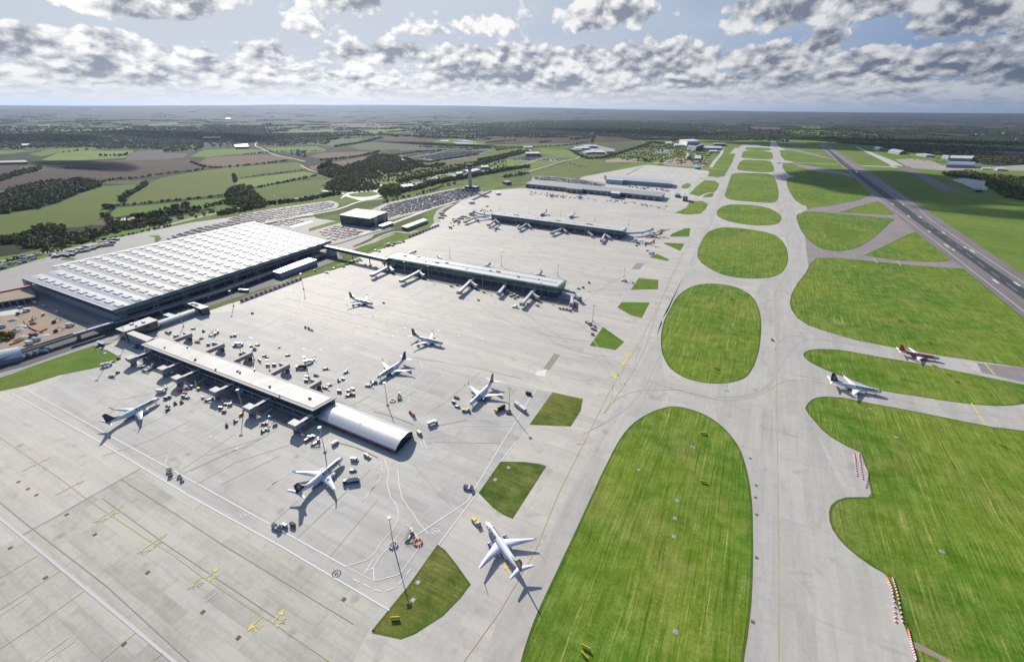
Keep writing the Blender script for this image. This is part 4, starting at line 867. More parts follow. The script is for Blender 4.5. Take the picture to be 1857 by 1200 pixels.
# telescopic bridges
def tbridge(tr, path, cab, side, words, group, m=m_lgrey, z=7.6):
    P = [G(*T(*tr, [p])[0], z) for p in path]; Cc = G(*T(*tr, [cab])[0], 6.4) if cab else None
    o = P[-1]; t = empty('jet_bridge', (o[0], o[1], 0), 0, words, 'jet bridge', group)
    S = lambda p: (p[0] - o[0], p[1] - o[1])
    b = MB()
    for a, c in zip(P[:-1], P[1:]): slabline(b, S(a), S(c), 3.2, z - 3.2, z, z - 3.2, z, m)
    b.build('fixed_link', t)
    b = MB(); b.tube((0, 0, 0), (0, 0, 4.2), .7, .7, m_grey, 8); b.tube((0, 0, 4.2), (0, 0, z + .25), 2.2, 2.2, m, 10, False); b.build('rotunda', t)
    if Cc:
        c = S(Cc); mid = lerp((0, 0), c, .5)
        b = MB(); slabline(b, (0, 0), mid, 3.1, z - 3.1, z - .05, z - 3.5, z - .5, m); b.build('inner_tunnel', t)
        b = MB(); slabline(b, mid, lerp((0, 0), c, .93), 3.6, z - 3.9, z - .45, z - 4.4, z - .95, m); b.build('outer_tunnel', t)
        b = MB(); e = np.array(c) / (np.hypot(*c) + 1e-9); slabline(b, lerp((0, 0), c, .9), (c[0] + e[0] * 1.5, c[1] + e[1] * 1.5), 5.0, z - 4.6, z - .6, z - 4.6, z - .6, m_grey); b.build('cab', t)
        b = MB(); p = lerp((0, 0), c, .8); n = (-e[1] * 2, e[0] * 2)
        for s in (-1, 1): b.tube((p[0] + n[0] * s, p[1] + n[1] * s, 0), (p[0] + n[0] * s, p[1] + n[1] * s, z - 3.6), .28, .28, m_grey, 6)
        b.tube((p[0] + n[0], p[1] + n[1], .7), (p[0] - n[0], p[1] - n[1], .7), .5, .5, m_dark, 6); b.build('drive_leg', t)
    if side:
        s = S(G(*T(*tr, [side])[0], 5)); b = MB(); slabline(b, (0, 0), s, 2.8, z - 3.1, z - .1, 3.0, 5.6, m); b.build('side_passage', t)
        b = MB(); b.box(s[0] - 2.2, s[0] + 2.2, s[1] - 1.8, s[1] + 1.8, 1.8, 5.8, m); b.box(s[0] - 1.5, s[0] + 1.5, s[1] - 1.2, s[1] + 1.2, 0, 1.8, m_under); b.build('stair_head', t)
    return t
ZR8 = (7.7375, 660, 460); ZR7 = (8.441, 880, 480); ZR4 = (11.606, 840, 360); ZR5 = (11.606, 1060, 380); ZR6 = (15.475, 960, 370)
g2 = 'jet bridges on the camera side of the middle pier'; g3 = 'jet bridges around the far pier'
tbridge(ZR8, [(430, 140), (350, 165)], (110, 290), (400, 225), 'grey telescopic jet bridge nearest the skybridge end of the middle pier', g2)
tbridge(ZR8, [(825, 205), (770, 240)], (520, 370), (830, 295), 'second grey telescopic jet bridge from the skybridge end', g2)
tbridge(ZR8, [(1550, 340), (1490, 375)], (1330, 530), (1570, 440), 'telescopic jet bridge in the middle of the pier with white vans to its left', g2)
tbridge(ZR7, [(310, 290), (290, 320)], (205, 425), None, 'short straight jet bridge left of the cluster of white vans', g2)
tbridge(ZR7, [(765, 370), (710, 415)], (560, 585), (800, 490), 'telescopic jet bridge casting a long shadow right of the white vans', g2)
tbridge(ZR7, [(1180, 410), (1330, 460)], (1322, 590), None, 'white topped jet bridge off the taxiway end of the middle pier', g2)
tbridge(ZR7, [(1200, 372), (1385, 410)], (1445, 495), None, 'grey jet bridge behind the white topped one at the pier end', g2)
for c_, a_, w in (((1052, 22), (1075, 60), 'jet bridge showing behind the middle pier roof, second from the left'), ((1755, 125), (1700, 165), 'jet bridge showing behind the middle pier roof, third from the left')):
    tbridge(ZR8, [a_, lerp(a_, c_, .3)], c_, None, w, 'jet bridges behind the middle pier')
tbridge(ZR7, [(790, 150), (810, 130)], (850, 85), None, 'jet bridge showing behind the taxiway end of the middle pier roof', 'jet bridges behind the middle pier')
tbridge((3.75, 440, 340), [(1125, 445), (1140, 438)], (1170, 428), None, 'jet bridge showing behind the middle pier roof nearest the terminal', 'jet bridges behind the middle pier')
mb_ = m_ltblue if False else mat('blue_grey_paint', (.42, .48, .53), .45, .1, var=.06)
tbridge(ZR4, [(560, 350), (250, 385)], (30, 480), (310, 440), 'long bent blue grey jet bridge at the terminal end of the far pier', g3, mb_)
tbridge(ZR4, [(560, 338), (350, 310), (215, 250)], (160, 300), None, 'blue grey jet bridge zigzagging behind the terminal end of the far pier', g3, mb_)
tbridge(ZR4, [(715, 420), (680, 440)], (525, 545), (745, 500), 'blue grey jet bridge beside the small parked airliner at the far pier', g3, mb_)
tbridge(ZR4, [(1385, 500), (1345, 515)], (1175, 625), (1415, 590), 'blue grey jet bridge at an empty stand right of the parked airliner', g3, mb_)
tbridge(ZR6, [(985, 630), (940, 660)], (620, 800), (1030, 765), 'blue grey jet bridge in the middle of the far pier', g3, mb_)
tbridge(ZR6, [(1700, 735), (1650, 770)], None, (1760, 860), 'pinkish grey folded jet bridge with no tunnel on the far pier', g3)
tbridge(ZR5, [(470, 480), (430, 500)], (355, 640), (530, 580), 'pale curved jet bridge nearest the taxiway end of the far pier', g3)
tbridge(ZR5, [(850, 505), (1060, 570)], (1085, 635), None, 'blue grey jet bridge reaching the orange tailed airliner', g3, mb_)
tbridge(ZR5, [(870, 485), (1230, 465)], (1430, 400), None, 'long bridge off the far pier end pointing to the taxiway', g3, mb_)

# other airside buildings
Z1 = (10, 190, 560); ZR3 = (8.57, 240, 480)
wallbox('green_glass_block', 'green glazed block joining the near pier to the terminal tunnel', 'building', quadpx(Z1, [(190, 360), (345, 420), (965, 200), (800, 145)], 11), 11, m_greend, m_pierroof, 1.0, .6, units=4)
wallbox('link_corridor', 'raised grey corridor between green glass block and near pier', 'walkway', quadpx(Z1, [(390, 440), (515, 395), (890, 525), (760, 590)], 10), 10, m_conw, m_pierroof, .1, .4)
barrel('tunnel_building', 'long grey rounded tunnel building beside the stands below the terminal', 'building', quadpx(ZR3, [(425, 925), (1075, 695), (1030, 655), (385, 880)], 5)[:4], 4.2, 2.4, m_wallc, m_wallc, m_wallc, 8)
wallbox('green_ended_block', 'small flat roofed block with green glass end at the tunnel end', 'building', quadpx(ZR3, [(850, 600), (1060, 690), (1195, 650), (960, 578)], 8.5), 8.5, m_greend, m_pierroof, .6, .5, units=5)
wallbox('flat_canopy', 'pale blue flat canopy beside the rounded tunnel building', 'canopy', quadpx(ZR3, [(470, 775), (590, 815), (685, 782), (560, 745)], 6), 6, m_under, m_ltblue, 1.5, .4)
wallbox('grey_shed', 'long grey metal shed standing just off the terminal columns', 'building', quadpx((3.75, 440, 340), [(205, 570), (252, 583), (505, 490), (443, 476)], 8), 8, m_wallc, m_lgrey, .5, .4, doors=6, doormat=m_grey)
wallbox('bus_shelter', 'small pale roofed shelter with dark cars on the bright verge', 'shelter', quadpx((4.615, 0, 430), [(800, 875), (860, 895), (875, 880), (820, 862)], 4), 4, m_gl, m_ltblue, .6, .3)
def skybridge():
    a, c = G(584, 444, 15), G(702, 469.5, 15); o = lerp(a, c, .5); t = empty('skybridge', (*o, 0), 0, 'long enclosed skybridge from the terminal to the middle pier', 'skybridge'); a = (a[0] - o[0], a[1] - o[1]); c = (c[0] - o[0], c[1] - o[1])
    b = MB(); slabline(b, a, c, 5.6, 10.5, 14.6, 10.5, 14.6, m_dkglass); b.build('glazed_side', t)
    b = MB(); slabline(b, a, c, 6.4, 14.6, 15.1, 14.6, 15.1, m_whiteroof); b.build('roof', t)
    b = MB(); slabline(b, a, c, 6.2, 9.9, 10.5, 9.9, 10.5, m_lgrey); b.build('floor_deck', t)
    for k in (.22, .48, .74, .95):
        p = lerp(a, c, k); b = MB(); b.tube((p[0], p[1], 0), (p[0], p[1], 9.9), .8, .8, m_conw, 8); b.build('support_leg', t)
    p = lerp(a, c, .14); b = MB(); b.box(p[0] - 5, p[0] + 5, p[1] - 6, p[1] + 4, 0, 9.9, m_wallc); b.build('lift_tower', t)
skybridge()
def office():
    q = GP([(614.7, 389.5), (670.7, 397.0), (702.9, 384.2), (645.5, 378.2)], 18); t = wallbox('office_block', 'dark green glazed office block with flat brown roof beside the staff car park', 'office', q, 18, m_dkglass, m_brownroof, .8, .6)
    c = cent(q); q = shift(q, c)
    a = lerp(q[0], q[3], .62); d = lerp(q[1], q[2], .45); b = MB(); slabline(b, lerp(a, d, .05), lerp(a, d, .99), 7, 18.0, 18.5, 18.0, 18.5, m_whitep); b.build('rooflight', t)
    for k in (.28, .80):
        p = lerp(q[1], q[2], k); b = MB(); b.box(p[0] - 1.2, p[0] + .5, p[1] - 5, p[1] + 5, 0, 17.3, m_wallc); b.build('stair_panel', t)
office()
ZB_ = (7.5, 560, 340); ZCc = (7.5, 700, 250)
wallbox('low_shed', 'low pale grey shed at the corner of the dark office block', 'building', quadpx(ZB_, [(940, 515), (1000, 530), (1150, 478), (1090, 462)], 5), 5, m_wallb, m_lgrey, .4, .4)
wallbox('long_shed', 'long white roofed shed beside the red and white fence', 'building', quadpx(ZB_, [(1255, 528), (1335, 548), (1620, 440), (1560, 418)], 6), 6, m_wallb, m_whiteroof, .5, .4, doors=5)
def tower():
    x, y = G(853, 345); t = empty('control_tower', (x, y, 0), 0, 'tall pale control tower with dark glazed cab and dark base', 'control tower')
    b = MB(); b.tube((0, 0, 8), (0, 0, 60), 5.6, 4.6, m_pale, 12); b.build('shaft', t)
    b = MB(); b.tube((0, 0, 59), (0, 0, 63), 6, 11.5, m_gl, 16); b.tube((0, 0, 63), (0, 0, 66), 11.5, 11.5, m_grey, 16); b.build('equipment_floor', t)
    b = MB(); b.tube((0, 0, 66), (0, 0, 72), 8, 10.5, m_gl, 16, False); b.build('control_cab', t)
    b = MB(); b.tube((0, 0, 72), (0, 0, 73.5), 10.9, 10, m_dark, 16); b.build('cab_roof', t)
    b = MB(); b.tube((0, 0, 73.5), (0, 0, 80), .4, .1, m_lgrey, 5); b.build('antenna', t)
    b = MB(); b.box(-22, 26, -14, 10, 0, 6, m_wallc, m_grey); b.box(-14, 24, -10, 14, 6, 11.5, m_gl, m_grey); b.build('base_block', t)
tower()
wallbox('dark_hut', 'squat dark flat roofed building on the verge past the control tower', 'building', quadpx(ZCc, [(1585, 590), (1640, 608), (1708, 596), (1650, 578)], 8), 8, m_under, m_brownroof, .4, .4)
for (a, w, z, mm) in [([(940, 470), (975, 490), (1050, 478), (1020, 458)], 'small dark windowed building left of the tower shaft', 8, m_gl), ([(1065, 440), (1130, 470), (1290, 430), (1220, 415)], 'grey roofed building right behind the tower shaft', 8, m_wallb),
                 ([(1285, 378), (1300, 400), (1400, 395), (1385, 372)], 'blue grey box shaped building right of the tower cab', 9, m_wallb), ([(200, 640), (230, 665), (380, 650), (340, 625)], 'low pale sheds inside the hedge left of the tower', 5, m_wallc)]:
    wallbox('outbuilding', w, 'building', quadpx(ZCc, a, z), z, mm, m_lgrey, .4, .4, group='buildings around the control tower', units=2)
for (a, w) in [([(1110, 858), (1130, 872), (1208, 868), (1185, 848)], 'white tent shed at the apron edge below the red fence'), ([(1475, 740), (1500, 755), (1562, 748), (1540, 728)], 'white tent shed at the far end of the apron edge')]:
    wallbox('white_shed', w, 'shed', quadpx(ZCc, a, 5), 5, m_whitep, m_whitep, .3, .3)
# cargo sheds
wallbox('cargo_shed', 'very long grey cargo shed with dark loading doors along the far apron', 'cargo shed', GP([(953, 333), (1200, 356.5), (1206.5, 349.5), (967.7, 325.6)], 12), 12, m_wallb, m_greyroof, .8, .6, doors=22)
wallbox('cargo_porch', 'grey projecting block in the middle of the long cargo shed', 'building', GP([(1027, 341), (1056, 343.7), (1058, 339), (1030, 336.8)], 12.8), 12.8, m_wallc, m_greyroof, .3, .4, doors=3)
wallbox('cargo_porch', 'small blue and white block on the front of the long cargo shed', 'building', GP([(1107.5, 349.8), (1124, 351.5), (1125.5, 348), (1110, 346)], 13.2), 13.2, mat('blue_cladding', (.06, .14, .28), .5), m_whiteroof, .3, .4)
barrel('cargo_shed', 'second cargo shed with rounded light blue front and silver roof', 'cargo shed', GP([(1103, 325), (1218.5, 333.8), (1219.5, 327.2), (1095, 317.6)], 12), 12, 3.0, m_barrel, m_wallb, m_wallb, 10)
wallbox('cargo_annexe', 'pale blue gridded front block on the left end of the second cargo shed', 'building', GP([(1099, 325), (1130, 327.6), (1131.5, 323.8), (1101, 321.5)], 13.5), 13.5, mb_, m_lgrey, .3, .4)
ZHh = (9.23, 920, 250); ZDd = (9.23, 1120, 240)
for tr, a, z, wm, rm, w, nm, dr in [
  (ZDd, [(1035, 120), (1170, 152), (1382, 147), (1272, 115)], 32, m_whitep, m_whiteroof, 'big white hangar standing far off at the end of the estate', 'hangar', 5),
  (ZDd, [(1165, 238), (1310, 262), (1345, 228), (1190, 212)], 18, m_wallc, m_greyroof, 'low dark grey hangar in front of the big white one', 'hangar', 0),
  (ZDd, [(1308, 228), (1330, 236), (1446, 202), (1402, 193)], 26, mat('dark_cladding', (.07, .08, .09), .6), m_greyroof, 'tall dark grey hangar with sloping side right of the low one', 'hangar', 0),
  (ZDd, [(1440, 228), (1450, 262), (1735, 262), (1735, 232)], 12, m_wallb, m_lgrey, 'long light grey hangar beside the tall dark one', 'hangar', 0),
  (ZDd, [(1600, 175), (1610, 195), (1810, 195), (1805, 178)], 14, mat('slate_cladding', (.10, .12, .15), .6), m_greyroof, 'long slate blue hangar in front of the far wood', 'hangar', 0),
  (ZDd, [(1530, 300), (1540, 318), (1680, 320), (1660, 298)], 8, m_conw, m_whiteroof, 'small cream roofed shed near the far taxiway', 'shed', 0),
  (ZDd, [(795, 158), (810, 178), (920, 172), (900, 155)], 12, m_whitep, m_whiteroof, 'white works building left of the big hangar', 'building', 0),
  (ZDd, [(940, 190), (960, 215), (1110, 215), (1090, 185)], 10, m_whitep, m_whiteroof, 'low white works building in front of the big hangar', 'building', 0),
  (ZDd, [(1300, 380), (1280, 435), (1405, 440), (1390, 385)], 9, m_wallb, m_lgrey, 'pyramid like grey batching shed in the gravel yard', 'shed', 0),
  (ZDd, [(1155, 345), (1160, 405), (1190, 405), (1185, 340)], 16, m_conw, m_lgrey, 'tall pale silo block in the gravel yard', 'silo', 0),
  (ZDd, [(1275, 548), (1290, 585), (1365, 590), (1355, 550)], 7, mat('teal_cladding', (.10, .36, .38), .5), mat('teal_roof', (.14, .42, .44), .5), 'teal shed at the edge of the gravel yard', 'shed', 0),
  (ZDd, [(1090, 1030), (1095, 1062), (1185, 1072), (1175, 1035)], 14, m_conw, m_lgrey, 'grey windowed block beside the grass by the cargo ramp', 'building', 2),
  (ZDd, [(950, 1015), (960, 1040), (1060, 1045), (1050, 1015)], 8, m_wallc, m_greyroof, 'low grey building left of the windowed block', 'building', 3),
  (ZHh, [(300, 238), (312, 262), (560, 262), (530, 236)], 16, m_dkglass, m_whiteroof, 'banded glass office between its two car parks with white roof', 'office', 0),
  (ZHh, [(1270, 118), (1300, 140), (1505, 140), (1490, 118)], 12, m_wallb, m_lgrey, 'rearmost grey shed of the trading estate', 'shed', 0),
  (ZHh, [(1100, 150), (1150, 175), (1390, 172), (1350, 142)], 12, m_wallb, m_lgrey, 'ridged grey shed at the left of the trading estate', 'shed', 0),
  (ZHh, [(1060, 180), (1090, 200), (1260, 200), (1230, 175)], 9, m_wallb, m_greyroof, 'low grey shed in front of the ridged one', 'shed', 0),
  (ZHh, [(1290, 215), (1320, 250), (1480, 235), (1440, 195)], 9, m_wallb, m_lgrey, 'light grey shed in the middle of the trading estate', 'shed', 0),
  (ZHh, [(1450, 205), (1480, 240), (1630, 240), (1600, 208)], 10, m_wallb, m_whiteroof, 'white roofed shed at the right of the trading estate', 'shed', 0),
  (ZHh, [(1640, 200), (1660, 230), (1790, 230), (1770, 198)], 10, m_wallb, m_greyroof, 'grey shed standing apart right of the trading estate', 'shed', 0),
  (ZHh, [(270, 140), (290, 160), (440, 158), (400, 138)], 8, m_wallc, m_lgrey, 'grey sheds beyond the glass office', 'shed', 0)]:
    wallbox(nm, w, {'hangar': 'hangar', 'silo': 'silo', 'office': 'office'}.get(nm, 'shed'), quadpx(tr, a, z), z, wm, rm, .8, .5, doors=dr, units=1)
ZEe = (7.226, 1600, 240)
barrel('hangar', 'grey round topped hangar alone at the far right of the airfield', 'hangar', quadpx(ZEe, [(75, 250), (225, 276), (325, 262), (180, 236)], 7), 7, 12, m_barrel, m_wallc, m_wallc, 10)
barrel('hangar', 'small white and red round topped hangar left of the grey one', 'hangar', quadpx((3.869, 1377, 170), [(800, 385), (835, 395), (872, 390), (845, 380)], 6), 6, 12, m_whiteroof, m_whitep, m_whitep, 8)
barrel('hangar', 'large white fronted hangar in the middle of the right hand apron', 'hangar', quadpx(ZEe, [(835, 430), (1195, 440), (1215, 415), (880, 408)], 10), 10, 12, m_barrel, m_wallc, m_whitep, 10)
for a, z, wm, rm, w in [([(885, 335), (1170, 345), (1210, 310), (900, 303)], 18, m_wallc, m_whiteroof, 'long white roofed hangar behind the white fronted one'), ([(780, 310), (870, 325), (885, 305), (800, 295)], 12, m_wallb, m_lgrey, 'small grey building left of the long white roof'),
                    ([(445, 280), (580, 300), (700, 305), (560, 275)], 10, m_conw, m_lgrey, 'low buildings by the trees left of the long hangar'), ([(1500, 462), (1505, 478), (1610, 480), (1605, 462)], 8, m_whitep, m_whiteroof, 'little white building by the track at the far right'),
                    ([(1300, 462), (1310, 475), (1430, 475), (1420, 460)], 5, m_wallc, m_lgrey, 'row of low white huts right of the white fronted hangar'), ([(1215, 735), (1225, 755), (1310, 758), (1300, 728)], 7, m_under, m_brownroof, 'small dark brown hut at the corner of the training compound')]:
    wallbox('airfield_building', w, 'building', quadpx(ZEe, a, z), z, wm, rm, .5, .5)
# landside left
barrel('vaulted_shed', 'silver vaulted shed at the left edge beside the guideway', 'shed', quadpx((4.615, 0, 430), [(-330, 1130), (205, 1003), (160, 945), (-330, 1040)], 3), 3, 7, m_barrel, m_wallc, m_wallc, 10)
def guideway():
    pts = T(3.75, 0, 380, [(-300, 1110), (140, 965), (640, 805), (1000, 700), (1480, 555), (1900, 405), (2200, 300)]); P = [G(*p, 6) for p in pts]; o = P[2]; t = empty('people_mover_guideway', (*o, 0), 0, 'raised concrete guideway on piers running below the terminal edge', 'guideway')
    b = MB(); e = MB()
    for a, c in zip(P[:-1], P[1:]):
        a = (a[0] - o[0], a[1] - o[1]); c = (c[0] - o[0], c[1] - o[1]); slabline(b, a, c, 7, 4.6, 6.0, 4.6, 6.0, m_conw, m_tan)
        for s in (-3.2, 3.2):
            n = np.array([-(c[1] - a[1]), c[0] - a[0]]); n = n / np.linalg.norm(n) * s; slabline(e, (a[0] + n[0], a[1] + n[1]), (c[0] + n[0], c[1] + n[1]), .35, 6.0, 7.0, 6.0, 7.0, m_conw)
    b.build('deck', t); e.build('parapet', t)
    for a, c in zip(P[:-1], P[1:]):
        L = math.hypot(c[0] - a[0], c[1] - a[1]); n = max(1, int(L / 24))
        for k in range(n):
            p = lerp(a, c, (k + .5) / n); b = MB(); b.taper(p[0] - o[0] - 1.2, p[0] - o[0] + 1.2, p[1] - o[1] - 1.2, p[1] - o[1] + 1.2, 0, 4.6, m_conw, -.5, -.5, -.5, -.5); b.build('pillar', t)
    a, c = (G(*T(4.615, 0, 430, [p])[0], 8.5) for p in ((612, 815), (955, 712))); o = lerp(a, c, .5); t = empty('transit_train', (*o, 0), 0, 'pale grey people mover train standing on the guideway', 'train')
    for k in range(3):
        p = lerp(a, c, k / 3 + .01); q = lerp(a, c, (k + 1) / 3 - .01); b = MB(); slabline(b, (p[0] - o[0], p[1] - o[1]), (q[0] - o[0], q[1] - o[1]), 2.8, 6.5, 8.0, 6.5, 8.0, m_gl); slabline(b, (p[0] - o[0], p[1] - o[1]), (q[0] - o[0], q[1] - o[1]), 3.0, 8.0, 9.4, 8.0, 9.4, m_lgrey); b.build('carriage', t)
guideway()
def forecourt():
    q = quadpx((4.615, 0, 430), [(-500, 620), (300, 495), (255, 410), (-500, 540)], 8); c = cent(q); t = empty('forecourt_deck', c, 0, 'raised concrete forecourt deck with red and blue edge at the left', 'deck'); q = shift(q, c)
    b = MB(); b.prism(q, 6.6, 8, m_conw, m_soil); b.build('deck', t)
    b = MB(); a, d = lerp(q[0], q[3], .75), lerp(q[1], q[2], .97); slabline(b, a, d, 5, 8, 9.6, 8, 9.6, m_redm); b.build('hoarding', t)
    for k in range(12):
        p = lerp(inset(q, 2)[0], inset(q, 2)[1], (k + .5) / 12); b = MB(); b.tube((p[0], p[1], 0), (p[0], p[1], 6.6), .7, .7, m_conw, 8); b.build('pillar', t)
forecourt()
area('building_site', (4.615, 0, 430), [(-400, 640), (0, 585), (180, 560), (400, 545), (560, 630), (780, 725), (590, 800), (300, 895), (100, 925), (-400, 1000)], .11, m_soil)
area('site_concrete', (4.615, 0, 430), [(0, 600), (130, 572), (260, 590), (180, 640), (0, 660)], .15, m_pale)
area('site_concrete', (4.615, 0, 430), [(360, 640), (560, 650), (780, 730), (600, 735), (470, 680)], .15, m_tar)
area('site_pit', (4.615, 0, 430), [(-100, 810), (40, 770), (140, 770), (200, 800), (100, 850), (-100, 860)], .16, m_soilr)
for tr, a, z, wm, rm, w in [(Z4, [(770, 885), (800, 895), (890, 885), (880, 872)], 6, m_under, m_grey, 'dark ridged farm shed left of the red roofed one'), (Z4, [(885, 880), (900, 890), (950, 872), (935, 862)], 7, m_conw, mat('red_tiles', (.28, .10, .07), .8), 'pinkish roofed farm building by the hedge'),
   (Z4, [(1640, 360), (1650, 372), (1745, 370), (1735, 350)], 12, m_red, m_whitep, 'white roofed red walled store at the edge of the village'), (Z4, [(1420, 304), (1425, 310), (1550, 308), (1545, 303)], 14, m_tan, m_whiteroof, 'long cream building in the far trees'),
   (Z4, [(150, 352), (155, 362), (210, 360), (205, 350)], 10, mat('pink_brick', (.5, .2, .18), .8), m_whitep, 'white and red house in the dark wood at the left'), (Z4, [(-40, 472), (0, 484), (190, 480), (180, 466)], 8, m_under, m_brownroof, 'long dark farm buildings at the left edge'),
   (Z4, [(1580, 172), (1585, 178), (1620, 177), (1615, 171)], 18, m_orange, m_whitep, 'tiny orange and white works far off in the haze'), (Z4, [(1635, 117), (1640, 123), (1710, 123), (1705, 117)], 22, m_whitep, m_whitep, 'tiny white works on the hazy horizon')]:
    wallbox('country_building', w, 'building', quadpx(tr, a, z), z, wm, rm, .6, .5)
structure('farm_yard', quadpx(Z4, [(650, 890), (690, 888), (775, 888), (770, 922), (650, 922)], 0), .25, m_tan)
# village houses
HM = None
def house_proto():
    t = empty('house', (0, 0, 0), 0, 'small pale house with dark roof in the village trees', 'house', 'houses scattered in the far villages')
    b = MB(); b.box(-6, 6, -4, 4, 0, 5, mat('render_wall', (.62, .57, .50), .8)); b.build('wall', t)
    b = MB(); b.add([(-6.4, -4.4, 5), (6.4, -4.4, 5), (6.4, 4.4, 5), (-6.4, 4.4, 5), (-6.4, 0, 8.6), (6.4, 0, 8.6)], [(0, 1, 5, 4), (2, 3, 4, 5), (0, 4, 3), (1, 2, 5), (3, 2, 1, 0)], mat('house_tiles', (.17, .12, .10), .85)); b.build('roof', t)
    return register(t)
hp = house_proto(); first = True
for tr, (x0, x1, y0, y1), n, hw in [(Z4, (640, 980, 322, 345), 34, 'in the bright row before the dark wood'), (Z4, (1460, 1640, 330, 372), 14, 'left of the red walled store'), (Z4, (230, 330, 345, 365), 6, 'in the wood at the left edge'), (Z5, (90, 480, 285, 350), 28, 'in the village along the winding white road'), (Z5, (330, 460, 410, 450), 8, 'in the hamlet where the white road bends'), (Z5, (560, 700, 285, 300), 8, 'before the striped green far fields'), (Z5, (1500, 1700, 280, 305), 10, 'behind the two pale ponds'), (Z6, (500, 1130, 280, 296), 22, 'along the edge of the great wood'), (Z7, (230, 560, 294, 306), 12, 'in the trees beyond the runway end'), (Z7, (1400, 1857, 270, 330), 16, 'in the dark woods at the far right')]:
    for k in range(n):
        x, y = T(*tr, [(rnd.uniform(x0, x1), rnd.uniform(y0, y1))])[0]; g = G(x, y); o = hp if first else copy_tree(hp); first = False
        o.location = (g[0], g[1], 0); s = rnd.uniform(1.2, 2.4); o.scale = (s, s, s * .9); o.rotation_euler = (0, 0, rnd.uniform(0, 3)); tag(o, 'small pale house ' + hw, 'house', 'houses ' + hw)

# ---------------------------------------------------------------- floodlight masts
def mast_proto():
    t = empty('floodlight_mast', (0, 0, 0)); b = MB(); b.tube((0, 0, .8), (0, 0, 21.6), .32, .16, m_steel, 6); b.build('pole', t)
    b = MB(); b.tube((0, 0, 21.5), (0, 0, 21.9), .9, .9, m_grey, 8, False)
    for k in range(4):
        a = k * math.pi / 2; b.box(1.0 * math.cos(a) - .3, 1.0 * math.cos(a) + .3, 1.0 * math.sin(a) - .3, 1.0 * math.sin(a) + .3, 21.4, 21.8, m_grey)
    b.build('lamp_head', t); b = MB(); b.tube((0, 0, 0), (0, 0, .8), 1.1, 1.0, m_conw, 8); b.build('base', t)
    return register(t)
mp = mast_proto(); first = True
for px, py, h, w in [(713.5, 989, 22, 'by the lower turf island'), (442, 744, 20, 'beside the parked bus at the near pier'), (589.3, 819.3, 22, 'behind the parked airliner near the vaulted annexe'), (424, 554.7, 20, 'below the left end of the long red and white fence'),
      (333, 592, 16, 'in front of the rounded tunnel building'), (233, 621, 18, 'at the corner of the green glass block'), (194.7, 661, 18, 'left of the first concrete link bridge'), (560, 685.3, 22, 'beside the green fuel tanker'), (702.7, 734.7, 22, 'at the nose of the parked airliner above the annexe'),
      (923.5, 744, 22, 'beside the white minibus'), (437, 641, 12, 'short one behind the third sunny link bridge'), (461, 652, 12, 'short one by the yellow loader'), (489, 672, 12, 'short one by the fourth sunny link bridge'), (550.7, 524, 22, 'at the right end of the long red and white fence'),
      (734.7, 494.7, 17, 'first in front of the middle pier'), (777.3, 504, 18, 'second in front of the middle pier'), (875, 521.3, 19, 'third in front of the middle pier'), (981.3, 537.5, 19, 'last in front of the middle pier'), (816, 468, 17, 'behind the middle pier, nearest the terminal'), (909.3, 482.7, 17, 'behind the middle pier at its centre'),
      (1011.5, 501, 17, 'behind the taxiway end of the middle pier'), (1130.7, 508, 17, 'among vehicles left of a small turf patch'), (1074.7, 582.7, 20, 'near the turf patch with parked vans'), (937.8, 407, 16, 'first in front of the far pier'), (996.8, 414.8, 16, 'second in front of the far pier'), (1060.8, 426, 17, 'third in front of the far pier'),
      (1112.6, 432.6, 17, 'last in front of the far pier'), (905.9, 382, 15, 'behind the far pier, nearest the terminal'), (959.8, 388, 15, 'behind the far pier left of the pink airliner'), (1017, 392, 15, 'behind the far pier between two airliners'), (1078.5, 401.5, 15, 'behind the far pier right of the red tailed airliner'), (1140, 408, 15, 'behind the tip of the far pier'),
      (94.5, 461, 20, 'in the coach park behind the terminal'), (380, 386, 18, 'in the car park strip behind the terminal'), (500, 369, 18, 'in the car park strip below the hedge'), (1210, 325, 18, 'on the remote cargo apron')]:
    o = mp if first else copy_tree(mp); first = False; g = G(px, py); o.location = (g[0], g[1], 0); o.scale = (1.15, 1.15, h / 22.0)
    tag(o, 'slim floodlight mast ' + w, 'floodlight mast', 'floodlight masts on the apron')

# ---------------------------------------------------------------- blast fences
def fence(a, c, n, label, last_solid=0, tr=None):
    a, c = G(*a), G(*c); o = lerp(a, c, .5); t = empty('blast_fence', (*o, 0), 0, label, 'blast fence'); e = np.array([c[0] - a[0], c[1] - a[1]]); L = np.linalg.norm(e); e /= L; nn = np.array([-e[1], e[0]]); nn = nn if nn[0] > 0 else -nn
    for k in range(n):
        p0 = np.array([a[0] - o[0], a[1] - o[1]]) + e * L * k / n; p1 = p0 + e * L / n * .98; m = m_orange if k % 2 == 0 else m_whitep; m = mat('fence_red', (.62, .09, .04), .55) if k % 2 == 0 else m
        b = MB(); b.add([(*p0, 0), (*p1, 0), (*(p1 - nn * 1.6), 3.6), (*(p0 - nn * 1.6), 3.6), (*(p0 - nn * .25), 0), (*(p1 - nn * .25), 0), (*(p1 - nn * 1.8), 3.6), (*(p0 - nn * 1.8), 3.6)], [(0, 1, 2, 3), (5, 4, 7, 6), (4, 0, 3, 7), (1, 5, 6, 2), (3, 2, 6, 7)], m); b.build('panel', t)
    b = MB(); q0 = np.array([a[0] - o[0], a[1] - o[1]]); 
    for k in range(0, n + 1, 2): p = q0 + e * L * k / n; b.tube((*(p - nn * 3.4), 0), (*(p - nn * 1.9), 3.3), .12, .12, m_steel, 4)
    b.build('brace', t)
fence((437, 549), (548, 507), 27, 'long red and white striped blast fence below the terminal')
fence((742, 431), (797, 409.5), 19, 'red and white striped blast fence by the long white roofed shed')
